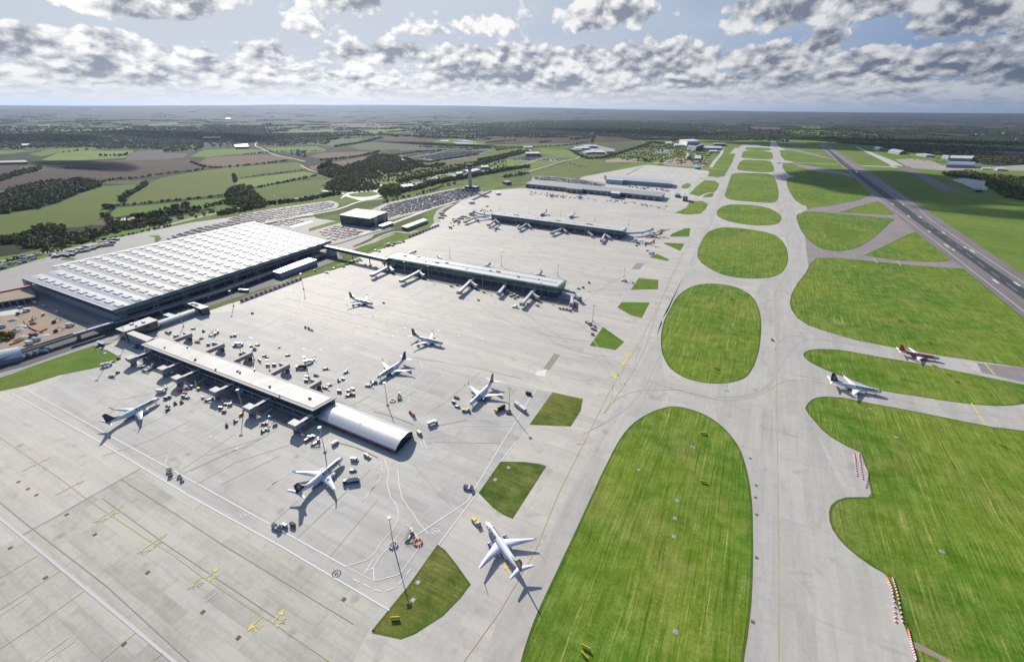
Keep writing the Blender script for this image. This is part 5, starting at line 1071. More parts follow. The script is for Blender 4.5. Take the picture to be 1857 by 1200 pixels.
fence((856, 364.5), (892, 347.5), 22, 'faded red and white blast fence near the control tower')
# ---------------------------------------------------------------- airliners
import bmesh
def text_mesh(body, size, offset=0.0, cuts=True):
    cu = bpy.data.curves.new('t', 'FONT'); cu.body = body; cu.size = size; cu.align_x = 'LEFT'; cu.offset = offset; cu.resolution_u = 2
    o = bpy.data.objects.new('t', cu); COL.objects.link(o); dg = bpy.context.evaluated_depsgraph_get(); me = bpy.data.meshes.new_from_object(o.evaluated_get(dg)); bpy.data.objects.remove(o)
    bm = bmesh.new(); bm.from_mesh(me)
    if cuts:
        for k in range(1, 12): bmesh.ops.bisect_plane(bm, geom=bm.verts[:] + bm.edges[:] + bm.faces[:], plane_co=(0, size * .08 * k - .1, 0), plane_no=(0, 1, 0))
    bmesh.ops.triangulate(bm, faces=bm.faces[:]); bm.verts.ensure_lookup_table(); bm.verts.index_update()
    vs = [tuple(v.co) for v in bm.verts]; fs = [tuple(v.index for v in f.verts) for f in bm.faces]; bm.free(); return vs, fs
TXT = text_mesh('RYANAIR', 2.9, .05)
EMB = [[(-1.0, -.9), (-.2, -1.25), (.55, -1.0), (.9, -.2), (.95, .8), (.55, 1.0), (.55, -.1), (.25, -.7), (-.3, -.85), (-.8, -.6)], [(-1.0, -.5), (-.75, -.35), (-.55, .35), (-.05, .8), (.75, .95), (.6, 1.35), (-.3, 1.2), (-.9, .6)],
       [(-.45, -.45), (-.3, -.5), (.05, .55), (-.1, .6)], [(-.12, -.5), (.03, -.5), (.3, .65), (.15, .68)], [(.15, -.35), (.28, -.3), (.48, .6), (.35, .65)]]
ST = [(0, .05, .05, 3.0), (.5, .62, .58, 3.02), (1.4, 1.12, 1.1, 3.12), (2.8, 1.56, 1.6, 3.28), (4.8, 1.84, 1.92, 3.38), (8, 1.88, 2.0, 3.4), (25, 1.88, 2.0, 3.4), (29.5, 1.68, 1.7, 3.66), (33.5, 1.18, 1.22, 4.08), (37, .6, .66, 4.46), (39.3, .16, .2, 4.7)]
def fus(s):
    for a, b in zip(ST[:-1], ST[1:]):
        if s <= b[0]: t = (s - a[0]) / (b[0] - a[0]); return tuple(a[i] + (b[i] - a[i]) * t for i in (1, 2, 3))
    return ST[-1][1:]
def airliner(v):
    """v: dict body, belly, tail, engine, text, emblem, front (colour of the nose part)"""
    t = empty('airliner', (0, 0, 0)); X0 = 19.7; n = 24
    fm = MB(); SS = [0, .25, .5, .9, 1.4, 2.1, 2.8, 3.8, 4.8, 6.4, 8, 12, 16, 20, 25, 27.2, 29.5, 31.5, 33.5, 35.2, 37, 38.3, 39.3]; rings = []
    for s in SS:
        ry, rz, zc = fus(s); rings.append([(X0 - s, ry * math.cos(2 * math.pi * i / n), zc + rz * math.sin(2 * math.pi * i / n)) for i in range(n)])
    for k in range(len(SS) - 1):
        for i in range(n):
            a = 2 * math.pi * (i + .5) / n; m = v['body']
            if v.get('front') and SS[k] < v.get('fl', 12): m = v['front']
            if v.get('rear') and SS[k] >= v.get('rl', 28): m = v['rear']
            if math.sin(a) < -.62 and SS[k] > 1.3 and v.get('belly'): m = v['belly']
            if v.get('band') and -.4 < math.sin(a) < .45 and 6 < SS[k] < 30: m = v['band']
            j = (i + 1) % n; fm.add([rings[k][i], rings[k][j], rings[k + 1][j], rings[k + 1][i]], [(3, 2, 1, 0)], m, True)
    fm.add(rings[-1], [tuple(range(n))], m_grey); fo = fm.build('fuselage', t)
    me = fo.data; bm = bmesh.new(); bm.from_mesh(me); bmesh.ops.remove_doubles(bm, verts=bm.verts[:], dist=.001); bmesh.ops.recalc_face_normals(bm, faces=bm.faces[:]); bm.to_mesh(me); bm.free()
    # belly fairing
    b = MB(); b.taper(-6, 6.5, -1.9, 1.9, 1.05, 1.6, v.get('belly') or v['body'], -1, -1, -.3, -.3); b.taper(-7, 7.5, -2.1, 2.1, 1.6, 2.8, v['body'], 1, 1, .2, .2); b.build('belly_fairing', t)
    def surf(b, sec, m):
        """sec: list of (y, xLE, xTE, z, thick)"""
        rg = []
        for (y, xl, xt, z, th) in sec:
            c = xl - xt; rg.append([(xl, y, z), (xl - .12 * c, y, z + th * .45), (xl - .4 * c, y, z + th * .5), (xt, y, z + .02), (xt, y, z - .02), (xl - .4 * c, y, z - th * .4), (xl - .12 * c, y, z - th * .4)])
        b.rings(rg, m)
    for s in (1, -1):
        w = MB(); sec = [(1.2, 5.9, -2.6, 2.2, .9), (5.2, 3.2, -2.3, 2.55, .6), (17.0, -4.4, -6.0, 3.7, .22)]
        surf(w, [(s * y, a, c, z, th) for (y, a, c, z, th) in sec], v.get('wing', m_whitep)); wo = w.build('wing', t)
        g = MB(); q = [(-4.6, 17.0, 3.7), (-6.05, 17.0, 3.72), (-7.3, 17.75, 6.2), (-6.6, 17.75, 6.2)]
        q = [(x, s * y, z) for x, y, z in q]; g.add(q + [(x, y + s * .12, z) for x, y, z in q], [(0, 1, 2, 3), (3, 2, 1, 0), (4, 5, 6, 7), (7, 6, 5, 4), (0, 4, 7, 3), (1, 5, 6, 2), (3, 7, 6, 2)], v.get('winglet', v['tail'] if v.get('belly') else m_whitep)); g.build('winglet', wo)
        for (y, xx) in ((4.0, -2.7), (7.0, -3.2), (10.2, -4.2)):
            g = MB(); z = 2.2 + (y - 1.2) * .095; g.tube((xx + 2.2, s * y, z - .25), (xx - 1.1, s * y, z - .35), .26, .08, m_whitep, 6); g.build('flap_fairing', wo)
        e = MB(); ry = [(6.9, .98), (6.5, 1.10), (5.4, 1.16), (3.6, 1.06), (2.2, .78)]; rg = []
        for (x, r) in ry: rg.append([(x, s * 4.9 + r * math.cos(2 * math.pi * i / 14), 1.5 + r * math.sin(2 * math.pi * i / 14)) for i in range(14)])
        e.rings(rg[::-1], v['engine'], True, False); en = e.build('engine', t)
        e = MB(); e.add([(6.7, p[1] * 1, p[2]) for p in rg[0]], [tuple(range(14)), tuple(range(14))[::-1]], m_gl); e.build('intake', en)
        e = MB(); e.tube((2.25, s * 4.9, 1.5), (.9, s * 4.9, 1.55), .6, .2, m_grey, 10); e.build('exhaust', en)
        e = MB(); rg2 = [[(6.95, s * 4.9 + r * math.cos(2 * math.pi * i / 14), 1.5 + r * math.sin(2 * math.pi * i / 14)) for i in range(14)] for r in (.93, 1.06)]; rg2.append(rg[1]); e.rings(rg2, m_steel, True, False); e.build('intake_lip', en)
        e = MB(); e.box(.8, 5.2, s * 4.9 - .12, s * 4.9 + .12, 2.1, 2.75, m_whitep); e.build('pylon', en)
        h = MB(); surf(h, [(s * .5, -15.6, -19.0, 4.75, .35), (s * 7.1, -18.9, -20.2, 5.35, .12)], v.get('wing', m_whitep)); h.build('tailplane', t)
        gr = MB(); gr.tube((-.8, s * 2.86, .9), (-.8, s * 2.7, 2.2), .12, .12, m_steel, 6)
        for d in (-.42, .42): gr.tube((-.8, s * 2.86 + d - .16, .56), (-.8, s * 2.86 + d + .16, .56), .56, .56, m_dark, 12)
        gr.build('main_gear', t)
    f = MB(); P = [(-8.8, 5.35), (-12.4, 6.0), (-13.6, 6.9), (-17.0, 12.4), (-19.4, 12.4), (-18.9, 5.0), (-14, 4.9)]
    f.add([(x, .17, z) for x, z in P] + [(x, -.17, z) for x, z in P], [tuple(range(7))[::-1], tuple(range(7, 14))] + [(i, (i + 1) % 7, 7 + (i + 1) % 7, 7 + i) for i in range(7)], v['tail']); fi = f.build('tail_fin', t)
    if v.get('emblem'):
        e = MB()
        for s in (1, -1):
            for pl in EMB:
                tr = geometry.tessellate_polygon([[Vector((p[0], p[1], 0)) for p in pl]]); vs = [(-16.55 + (p[0] * 1.12) * (-s) - .35 * (p[1]), s * .19, 8.2 + p[1] * 1.35) for p in pl]; e.add(vs, [tuple(q) for q in tr] + [tuple(q)[::-1] for q in tr], v['emblem'])
        e.build('emblem', fi)
    if v.get('tip'):
        e = MB(); e.add([(-14.9, .19, 9), (-17.0, .19, 12.42), (-19.42, .19, 12.42), (-19.2, .19, 9), (-14.9, -.19, 9), (-17.0, -.19, 12.42), (-19.42, -.19, 12.42), (-19.2, -.19, 9)], [(0, 1, 2, 3), (3, 2, 1, 0), (4, 5, 6, 7), (7, 6, 5, 4), (1, 5, 6, 2)], v['tip']); e.build('fin_tip', fi)
    g = MB(); g.tube((15.7, 0, .4), (15.7, 0, 2), .1, .1, m_steel, 6)
    for d in (-.22, .22): g.tube((15.7, d - .1, .35), (15.7, d + .1, .35), .35, .35, m_dark, 10)
    g.build('nose_gear', t)
    def onskin(s, ang, off=.04): ry, rz, zc = fus(s); return (X0 - s, (ry + off) * math.cos(ang), zc + (rz + off) * math.sin(ang))
    b = MB()
    for s in (0, 1):
        for k in range(4):
            a0, a1 = .62 + k * .24, .62 + k * .24 + .2; a0, a1 = (a0, a1) if s == 0 else (math.pi - a0, math.pi - a1)
            b.add([onskin(1.35 + .0 * k, a0), onskin(1.35, a1), onskin(2.0, a1), onskin(2.0, a0)], [(0, 1, 2, 3), (3, 2, 1, 0)], m_gl)
    b.build('cockpit_window', t)
    b = MB()
    for s in (0, 1):
        for k in range(46):
            x = 5.6 + k * .55; a0, a1 = .17, .33; a0, a1 = (a0, a1) if s == 0 else (math.pi - a0, math.pi - a1); b.add([onskin(x, a0, .02), onskin(x, a1, .02), onskin(x + .26, a1, .02), onskin(x + .26, a0, .02)], [(0, 1, 2, 3), (3, 2, 1, 0)], m_gl)
    b.build('cabin_windows', t)
    b = MB()
    for s in (0, 1):
        for x in (4.3, 31.0):
            a0, a1 = -.15, .8; a0, a1 = (a0, a1) if s == 0 else (math.pi - a0, math.pi - a1)
            for (xa, xb) in ((x, x + .07), (x + .9, x + .97)):
                b.add([onskin(xa, a0, .02), onskin(xa, a1, .02), onskin(xb, a1, .02), onskin(xb, a0, .02)], [(0, 1, 2, 3), (3, 2, 1, 0)], m_grey)
    b.build('door_outline', t)
    if v.get('text'):
        vs, fs = TXT; w = max(p[0] for p in vs); L = v.get('tl', 13.8)
        b = MB()
        for s in (1, -1):
            out = []
            for (x, y, z) in vs:
                u = x / w * L; st = (v.get('ts', 5.6) + L - u) if s < 0 else (v.get('ts', 5.6) + u); ang = .08 + y / 1.98 * 1.08; ry, rz, zc = fus(st); yy = (ry + .05) * math.cos(ang); out.append((X0 - st, s * yy, zc + (rz + .05) * math.sin(ang)))
            b.add(out, fs + [f[::-1] for f in fs], v['text'])
        b.build('lettering', t)
        b = MB()
        for s in (1, -1):
            for pl in EMB:
                tr = geometry.tessellate_polygon([[Vector((p[0], p[1], 0)) for p in pl]]); vs2 = []
                for p in pl:
                    st = 4.9 + p[0] * .45 * (1 if s > 0 else -1); ang = .62 + p[1] * .26; ry, rz, zc = fus(st); vs2.append((X0 - st, s * (ry + .05) * math.cos(ang), zc + (rz + .05) * math.sin(ang)))
                b.add(vs2, [tuple(q) for q in tr] + [tuple(q)[::-1] for q in tr], v['text'])
        b.build('nose_emblem', t)
    return register(t)
NV = dict(body=m_whitep, belly=m_navy, tail=m_navy, engine=m_whitep, text=m_navy, emblem=m_gold, winglet=m_whitep)
VAR = {'navy': NV, 'bluejet': dict(NV, engine=mat('royal_blue_paint', (.03, .05, .35), .3), belly=m_whitep, tl=8.0, ts=6.5),
       'redstripe': dict(body=mat('pink_red_livery', (.42, .10, .12), .4, var=.5, vscale=1.2), front=m_lgrey, fl=5.5, rear=m_lgrey, rl=31, tail=m_red, engine=m_red, winglet=m_whitep),
       'magenta': dict(body=m_whitep, front=m_magenta, fl=14, tail=m_magenta, engine=m_magenta, tip=mat('crimson_paint', (.35, .01, .10), .4)), 'redtail': dict(body=m_whitep, front=mat('crimson_paint'), fl=10, tail=m_whitep, engine=m_lgrey),
       'orange': dict(body=m_whitep, rear=m_orange, rl=29, tail=m_orange, engine=m_orange, band=None), 'orange2': dict(body=m_whitep, rear=m_orange, rl=31, tail=m_orange, engine=m_red, band=mat('faded_pink_livery', (.75, .42, .38), .4)),
       'white': dict(body=m_whitep, tail=m_lgrey, engine=m_whitep), 'darktail': dict(body=m_whitep, tail=m_dark, engine=m_lgrey), 'redtop': dict(body=m_whitep, front=m_red, fl=14, tail=m_whitep, engine=m_whitep), 'beige': dict(body=m_whitep, tail=m_red, engine=m_whitep)}
PL = [  # variant, nose px, tail px, label, scale
 ('navy', (290.7, 721.4), (190.6, 768.7), 'white airliner with navy tail parked farthest left on the shaded stands, nose to the pier', 1),
 ('navy', (622.5, 829), (536, 897.4), 'white airliner with navy tail parked beside the vaulted annexe, fuel truck at its wing', 1),
 ('bluejet', (880, 944), (948, 1040), 'white airliner with blue engines being towed by a yellow tug between turf islands', 1),
 ('bluejet', (850.7, 735.3), (896, 688.5), 'white airliner with blue engines parked beside the white minibus', 1),
 ('navy', (686.7, 684), (734.5, 650.5), 'white airliner with navy tail parked above the annexe with a dark tug at its nose', 1),
 ('navy', (805.9, 624), (745, 606.5), 'white airliner with navy tail taxiing on the open apron behind two parked ones', 1),
 ('navy', (678.7, 552), (632, 538.5), 'white airliner with navy tail alone on the apron nearest the middle pier', 1),
 ('navy', (1599.5, 710.8), (1503.7, 689.7), 'white airliner with navy tail taxiing between two grass fields at the right', 1),
 ('redstripe', (1705, 649.8), (1629, 634), 'red and grey striped airliner with red tail taxiing at the far right', .86),
]
made = {}
def place_plane(kind, nose, tail, label, s, fixed=None):
    a, c = G(*nose, 3.2), G(*tail, 4.8); d = np.array([a[0] - c[0], a[1] - c[1]]); L = np.linalg.norm(d); mid = ((a[0] + c[0]) / 2, (a[1] + c[1]) / 2)
    if kind not in made: o = made[kind] = airliner(VAR[kind])
    else: o = copy_tree(made[kind])
    o.location = (mid[0], mid[1], .16); o.rotation_euler = (0, 0, math.atan2(d[1], d[0])); o.scale = (s, s, s); tag(o, label, 'airliner', 'airliners on the airfield'); return o
for p in PL: place_plane(*p)
def place_far(kind, px, heading_px, label, s):
    a, c = G(*px, 2), G(*heading_px, 2)
    if kind not in made: o = made[kind] = airliner(VAR[kind])
    else: o = copy_tree(made[kind])
    o.location = (a[0], a[1], .2); o.rotation_euler = (0, 0, math.atan2(c[1] - a[1], c[0] - a[0])); o.scale = (s, s, s); tag(o, label, 'airliner', 'airliners on the airfield')
place_far('white', (900, 413.5), (912, 407), 'small white jet parked under the first bridges of the far pier', .8)
place_far('magenta', (985, 389), (974, 393.5), 'white airliner with magenta nose half hidden behind the far pier', .95)
place_far('redtail', (1037.5, 392.5), (1030, 396.5), 'white airliner with crimson nose half hidden behind the far pier', .95)
place_far('orange', (1172, 440), (1150, 434.5), 'white airliner with orange tail at the end of the far pier, nearer of the two', .9)
place_far('orange2', (1185, 427.5), (1160, 428.5), 'pink lettered white airliner with orange tail behind the nearer orange tailed one', .95)
place_far('darktail', (1000, 354.5), (1007, 350), 'white airliner with dark tail in front of the long cargo shed', 1)
place_far('redtop', (1051, 357), (1058, 352), 'white airliner with red nose in front of the long cargo shed', 1)
place_far('white', (1553, 313), (1575, 328), 'white airliner rolling far down the runway', 1.1)
place_far('beige', (1411, 295), (1412, 310), 'small white airliner with red tail far up the main taxiway', 1.1)

# ---------------------------------------------------------------- ground vehicles
def wheels(t, xs, y, r, w=.3):
    for x in xs:
        for s in (-1, 1): b = MB(); b.tube((x, s * y - w / 2, r), (x, s * y + w / 2, r), r, r, m_dark, 10); b.build('wheel', t)
def V_tug(m, m2):
    t = empty('baggage_tug'); b = MB(); b.taper(-1.5, 1.6, -.75, .75, .35, 1.05, m, .1, .25, .05, .05); b.build('body', t)
    b = MB(); b.taper(-1.2, .1, -.65, .65, 1.05, 1.8, m_gl, .1, .15, .08, .08); b.box(-1.25, .1, -.7, .7, 1.8, 1.9, m2); b.build('cab', t); wheels(t, (-1, 1.05), .7, .36); return register(t)
def V_cart(m, m2):
    t = empty('baggage_cart'); b = MB(); b.box(-1.7, 1.7, -.8, .8, .45, .62, m_grey); b.box(1.7, 2.8, -.05, .05, .45, .55, m_grey); b.build('chassis', t)
    b = MB(); b.box(-1.65, 1.65, -.78, .78, 1.95, 2.05, m)
    for x in (-1.6, 1.6): b.box(x - .04, x + .04, -.75, .75, .62, 1.95, m2)
    b.build('cover', t); b = MB()
    r = random.Random(3)
    for k in range(7): x = -1.3 + k * .42; b.box(x, x + .36, -.6 + r.random() * .2, .5, .63, 1.1 + r.random() * .5, m_dark if k % 2 else m_grey)
    b.build('luggage', t); wheels(t, (-1.2, 1.2), .7, .3); return register(t)
def V_dolly(m, m2):
    t = empty('open_dolly'); b = MB(); b.box(-2.2, 2.2, -1.1, 1.1, .42, .58, m_grey); b.box(2.2, 3.3, -.05, .05, .45, .55, m_grey)
    for x in (-2.1, 2.1): b.box(x - .06, x + .06, -1.05, 1.05, .58, 1.1, m)
    b.build('frame', t); b = MB(); b.box(-1.6, .6, -.8, .7, .6, 1.25, m2); b.box(.7, 1.7, -.6, .8, .6, 1.0, m_dark); b.build('load', t); wheels(t, (-1.6, 1.6), .95, .3); return register(t)
def V_van(m, m2):
    t = empty('van'); b = MB(); b.taper(-2.6, 1.7, -.97, .97, .4, 2.25, m, .05, .1, .1, .1); b.taper(1.7, 2.6, -.95, .95, .4, 1.25, m, 0, .1, .05, .05); b.build('body', t)
    b = MB(); b.taper(1.3, 2.15, -.92, .92, 1.25, 2.1, m_gl, 0, .75, .1, .1); b.build('windscreen', t); wheels(t, (-1.7, 1.65), .92, .36); return register(t)
def V_bus(m, m2):
    t = empty('bus'); b = MB(); b.box(-6.6, 6.6, -1.45, 1.45, .45, 1.35, m); b.box(-6.6, 6.6, -1.45, 1.45, 2.35, 2.95, m, m2); b.build('body', t)
    b = MB(); b.box(-6.5, 6.5, -1.42, 1.42, 1.35, 2.35, m_gl); b.build('window_band', t); b = MB(); b.box(-4, -1.5, -.8, .8, 2.96, 3.25, m_lgrey); b.build('roof_unit', t); wheels(t, (-4.3, 4.3), 1.35, .48); return register(t)
def V_tanker(m, m2):
    t = empty('fuel_tanker'); b = MB(); b.box(-5, 4.6, -1.1, 1.1, .7, 1.1, m_dark); b.build('chassis', t)
    b = MB(); b.taper(2.9, 5.1, -1.2, 1.2, .6, 2.7, m2, 0, .35, .08, .08); b.build('cab', t); b = MB(); b.box(4.6, 5.0, -1.05, 1.05, 1.6, 2.3, m_gl); b.build('windscreen', t)
    b = MB(); b.tube((-4.9, 0, 2.05), (2.3, 0, 2.05), 1.15, 1.15, m, 14); b.build('tank', t); b = MB(); b.box(-4.4, 1.9, -.4, .4, 3.1, 3.35, m_dark); b.build('walkway', t); wheels(t, (-3.6, -2.3, 3.9), 1.05, .5); return register(t)
def V_stairs(m, m2):
    t = empty('passenger_stairs'); b = MB(); b.box(-3.6, 2.6, -1.0, 1.0, .55, .9, m_grey); b.taper(1.5, 3.1, -.95, .95, .5, 2.0, m2, 0, .3, .05, .05); b.build('chassis', t)
    b = MB(); b.add([(-4, -.8, .7), (-4, .8, .7), (1.6, .8, 3.4), (1.6, -.8, 3.4), (-4, -.8, .95), (-4, .8, .95), (1.6, .8, 3.65), (1.6, -.8, 3.65)], [(0, 1, 2, 3), (7, 6, 5, 4), (0, 3, 7, 4), (1, 5, 6, 2)], m); b.box(1.6, 3.0, -.9, .9, 3.35, 3.6, m); b.build('flight', t)
    b = MB()
    for s in (-.85, .85):
        b.tube((-4, s, 1.8), (1.6, s, 4.6), .06, .06, m_lgrey, 4); b.tube((1.6, s, 4.6), (3, s, 4.6), .06, .06, m_lgrey, 4)
        for k in range(5): x = -4 + k * 1.4; z = .8 + k * .68; b.tube((x, s, z), (x, s, z + 1.05), .04, .04, m_lgrey, 4)
    b.tube((1.2, -.6, .8), (1.2, -.6, 3.3), .08, .08, m_grey, 4); b.tube((1.2, .6, .8), (1.2, .6, 3.3), .08, .08, m_grey, 4); b.build('handrail', t); wheels(t, (-2.4, 2.0), .9, .4); return register(t)
def V_loader(m, m2):
    t = empty('belt_loader'); b = MB(); b.taper(-2.4, 2.4, -.85, .85, .4, 1.0, m, .2, .2, .05, .05); b.build('body', t)
    b = MB(); b.add([(-3.6, -.45, .9), (-3.6, .45, .9), (4, .45, 2.5), (4, -.45, 2.5), (-3.6, -.45, 1.15), (-3.6, .45, 1.15), (4, .45, 2.75), (4, -.45, 2.75)], [(0, 1, 2, 3), (7, 6, 5, 4), (0, 3, 7, 4), (1, 5, 6, 2), (0, 4, 5, 1), (3, 2, 6, 7)], m2); b.build('conveyor', t)
    b = MB(); b.box(.6, 1.6, -.85, -.5, 1.0, 1.7, m_dark); b.build('seat', t); wheels(t, (-1.5, 1.5), .8, .36); return register(t)
def V_pushback(m, m2):
    t = empty('pushback_tug'); b = MB(); b.taper(-3.2, 3.2, -1.3, 1.3, .4, 1.5, m, .2, .3, .1, .1); b.build('body', t); b = MB(); b.taper(1.3, 2.8, -1.1, 1.1, 1.5, 2.4, m_gl, .1, .2, .1, .1); b.box(1.3, 2.8, -1.1, 1.1, 2.4, 2.5, m2); b.build('cab', t)
    b = MB(); b.box(-3.0, -.4, -1.0, 1.0, 1.5, 1.9, m2); b.build('engine_cover', t); b = MB(); b.box(3.2, 6.8, -.09, .09, .5, .66, m_grey); b.build('towbar', t); wheels(t, (-2, 2), 1.15, .55, .4); return register(t)
def V_truck(m, m2):
    t = empty('catering_truck'); b = MB(); b.box(-4, 2.0, -1.15, 1.15, 1.0, 3.2, m); b.build('box_body', t); b = MB(); b.taper(2.1, 3.9, -1.1, 1.1, .5, 2.3, m2, 0, .4, .05, .05); b.build('cab', t); b = MB(); b.box(3.45, 3.8, -1, 1, 1.4, 2.0, m_gl); b.build('windscreen', t); wheels(t, (-2.8, 2.9), 1.0, .48); return register(t)
def V_ring(m, m2):
    t = empty('barrier_ring'); 
    for k in range(10):
        a = 2 * math.pi * k / 10; b = MB(); b.box(2.1 * math.cos(a) - .35, 2.1 * math.cos(a) + .35, 2.1 * math.sin(a) - .35, 2.1 * math.sin(a) + .35, 0, .9, m if k % 2 else m2); b.build('barrier_block', t)
    return register(t)
def V_gpu(m, m2):
    t = empty('ground_power_unit'); b = MB(); b.taper(-1.5, 1.5, -.8, .8, .45, 1.7, m, .05, .05, .03, .03); b.build('cabinet', t); b = MB(); b.box(1.5, 2.6, -.05, .05, .45, .55, m_grey); b.build('drawbar', t); b = MB(); b.box(-1, 1, -.83, -.79, .8, 1.4, m_dark); b.build('louvre', t); wheels(t, (-1, 1), .7, .32); return register(t)
KIND = dict(tug=(V_tug, 'baggage tug'), cart=(V_cart, 'baggage cart'), dolly=(V_dolly, 'dolly'), van=(V_van, 'van'), bus=(V_bus, 'bus'), tank=(V_tanker, 'fuel truck'), stairs=(V_stairs, 'airstairs'), load=(V_loader, 'belt loader'), push=(V_pushback, 'tug'), truck=(V_truck, 'truck'), ring=(V_ring, 'barrier'), gpu=(V_gpu, 'power unit'))
CC = dict(w=mat('dull_white_paint', (.60, .60, .58), .45, var=.08), g=m_grey, l=m_lgrey, d=m_dark, r=m_red, o=m_orange, y=m_gold, b=m_ltblue, n=m_navy, G=mat('dark_green_paint', (.02, .09, .04), .4), p=mat('cream_paint', (.62, .58, .46), .5))
CN = dict(w='white', g='grey', l='light grey', d='dark', r='red', o='orange', y='yellow', b='light blue', n='navy', G='dark green', p='cream')
vmade = {}
def veh(kind, c, px, ang, where, group=None, z=.2):
    key = (kind, c); fn, cat = KIND[kind]
    if key not in vmade: o = vmade[key] = fn(CC[c[0]], CC[c[1]])
    else: o = copy_tree(vmade[key])
    g = G(*px); o.location = (g[0], g[1], z); o.rotation_euler = (0, 0, math.radians(ang)); o.scale = (1.03, 1.03, 1.03)
    col = CN[c[0]] if c[0] == c[1] else CN[c[0]] + ' and ' + CN[c[1]]
    nm = {'cart': 'covered baggage cart', 'dolly': 'loaded open dolly', 'stairs': 'passenger stairs', 'load': 'belt loader', 'push': 'pushback tug', 'tank': 'fuel tanker', 'ring': 'ring of barrier blocks', 'gpu': 'ground power unit', 'tug': 'baggage tug', 'truck': 'box truck'}.get(kind, kind)
    lb = col + ' ' + nm + ' ' + where
    if len(lb.split()) > 16: lb = CN[c[0]] + ' ' + nm + ' ' + where
    tag(o, lb, cat, group); return o
Z3a = (3.75, 160, 560); Z4a = (3.75, 480, 560); Z5a = (3.75, 480, 800); Z6a = (3.75, 680, 380); Z2a = (3.75, 440, 340)
def VS(tr, L, grp):
    for (k, c, x, y, a, w) in L: veh(k, c, T(*tr, [(x, y)])[0], a, w, grp)
VS(Z3a, [
 ('truck', 'ww', 130, 388, 60, 'at the foot of the mast left of the piers'), ('dolly', 'lw', 168, 362, 60, 'behind the white truck at the left stands'), ('tug', 'dr', 208, 342, 20, 'right of the truck at the left stands'),
 ('load', 'gp', 163, 462, 30, 'alone on the leftmost stand'), ('tug', 'dr', 203, 437, 80, 'beside the belt loader on the leftmost stand'), ('van', 'bw', 318, 264, 15, 'in the shade where the corridor meets the pier'), ('truck', 'nb', 348, 268, 10, 'next to the light blue van under the corridor'),
 ('tug', 'dd', 385, 345, 10, 'in the shade right of the first concrete bridge'), ('stairs', 'lg', 400, 420, 40, 'between the first two concrete bridges'), ('cart', 'wl', 375, 400, 50, 'left of the grey stairs by the first bridges'), ('stairs', 'lg', 438, 405, 120, 'leaning toward the second concrete bridge'),
 ('stairs', 'wl', 512, 548, 40, 'in front of the third bridge near the parked nose'), ('truck', 'wl', 500, 570, 20, 'at the nose of the leftmost parked airliner'), ('cart', 'gw', 552, 603, 25, 'in the train ahead of the parked nose'), ('cart', 'gw', 530, 612, 25, 'second in the train ahead of the parked nose'),
 ('tug', 'dd', 594, 648, 0, 'below the baggage train, left one of two'), ('tug', 'dd', 637, 640, 0, 'below the baggage train, right one of two'), ('tug', 'wd', 542, 668, 90, 'heading to the parked airliner wing'), ('tug', 'dg', 543, 690, 90, 'behind the white tug by the wing'),
 ('load', 'or', 632, 562, 35, 'among carts under the third bridge'), ('cart', 'ww', 650, 600, 20, 'among carts under the third bridge'), ('dolly', 'rw', 688, 545, 30, 'in the middle of the cart cluster'), ('dolly', 'gw', 672, 606, 10, 'at the lower edge of the cart cluster'), ('cart', 'lw', 700, 535, 30, 'at the right edge of the cart cluster'),
 ('tug', 'gw', 660, 575, 60, 'between carts by the third bridge'), ('load', 'wl', 735, 520, 150, 'in the shade right of the third bridge'), ('dolly', 'dd', 812, 520, 10, 'deep in the shade right of the third bridge'), ('gpu', 'yd', 752, 548, 10, 'in the shade right of the third bridge'),
 ('stairs', 'lw', 828, 618, 60, 'at the foot of the fourth bridge'), ('dolly', 'ww', 780, 605, -25, 'lying long and flat left of the fourth bridge'), ('cart', 'lw', 903, 680, 20, 'between the fourth and fifth bridges, lowest of four'), ('dolly', 'pw', 940, 650, 40, 'between the fourth and fifth bridges, middle of four'), ('cart', 'wl', 965, 655, 60, 'between the fourth and fifth bridges, right of four'), ('tug', 'gd', 985, 635, 60, 'pulling the carts between the fourth and fifth bridges'),
 ('gpu', 'rg', 925, 702, 20, 'below the carts left of the fifth bridge'), ('bus', 'bb', 1037, 563, -25, 'parked in the shade under the pier'), ('gpu', 'dr', 943, 796, -20, 'on the open stand below the fifth bridge'), ('tug', 'yd', 1003, 768, 80, 'on the open stand below the fifth bridge'), ('gpu', 'oo', 1042, 722, 90, 'at the left foot of the fifth bridge'),
 ('dolly', 'ww', 1215, 822, 0, 'below the gap between the last two bridges'), ('tug', 'gd', 1188, 836, 60, 'left of the long white dolly'), ('tug', 'wg', 1240, 740, 60, 'in the shade between the last two bridges'), ('load', 'rw', 1200, 785, 40, 'between the last two bridges'), ('cart', 'dl', 1270, 790, 60, 'right of the belt loader between the last two bridges'),
 ('gpu', 'rr', 1485, 898, 90, 'inside the red edged box right of the last bridge'), ('cart', 'Gw', 1508, 880, 10, 'among green carts right of the last bridge'), ('cart', 'rw', 1532, 875, 10, 'beside the green cart right of the last bridge'), ('stairs', 'pr', 1548, 912, 80, 'standing upright right of the last bridge'), ('van', 'ww', 1680, 918, 85, 'below the silver vaulted annexe'),
 ('push', 'wd', 562, 1118, -30, 'leading two service vehicles on the lower apron road'), ('dolly', 'pd', 545, 1105, 150, 'at the tail of the lower apron road group'), ('tug', 'wg', 618, 1145, -50, 'following on the lower apron road'), ('tug', 'pd', 640, 1168, -10, 'last on the lower apron road')], 'vehicles on the shaded side of the near pier')
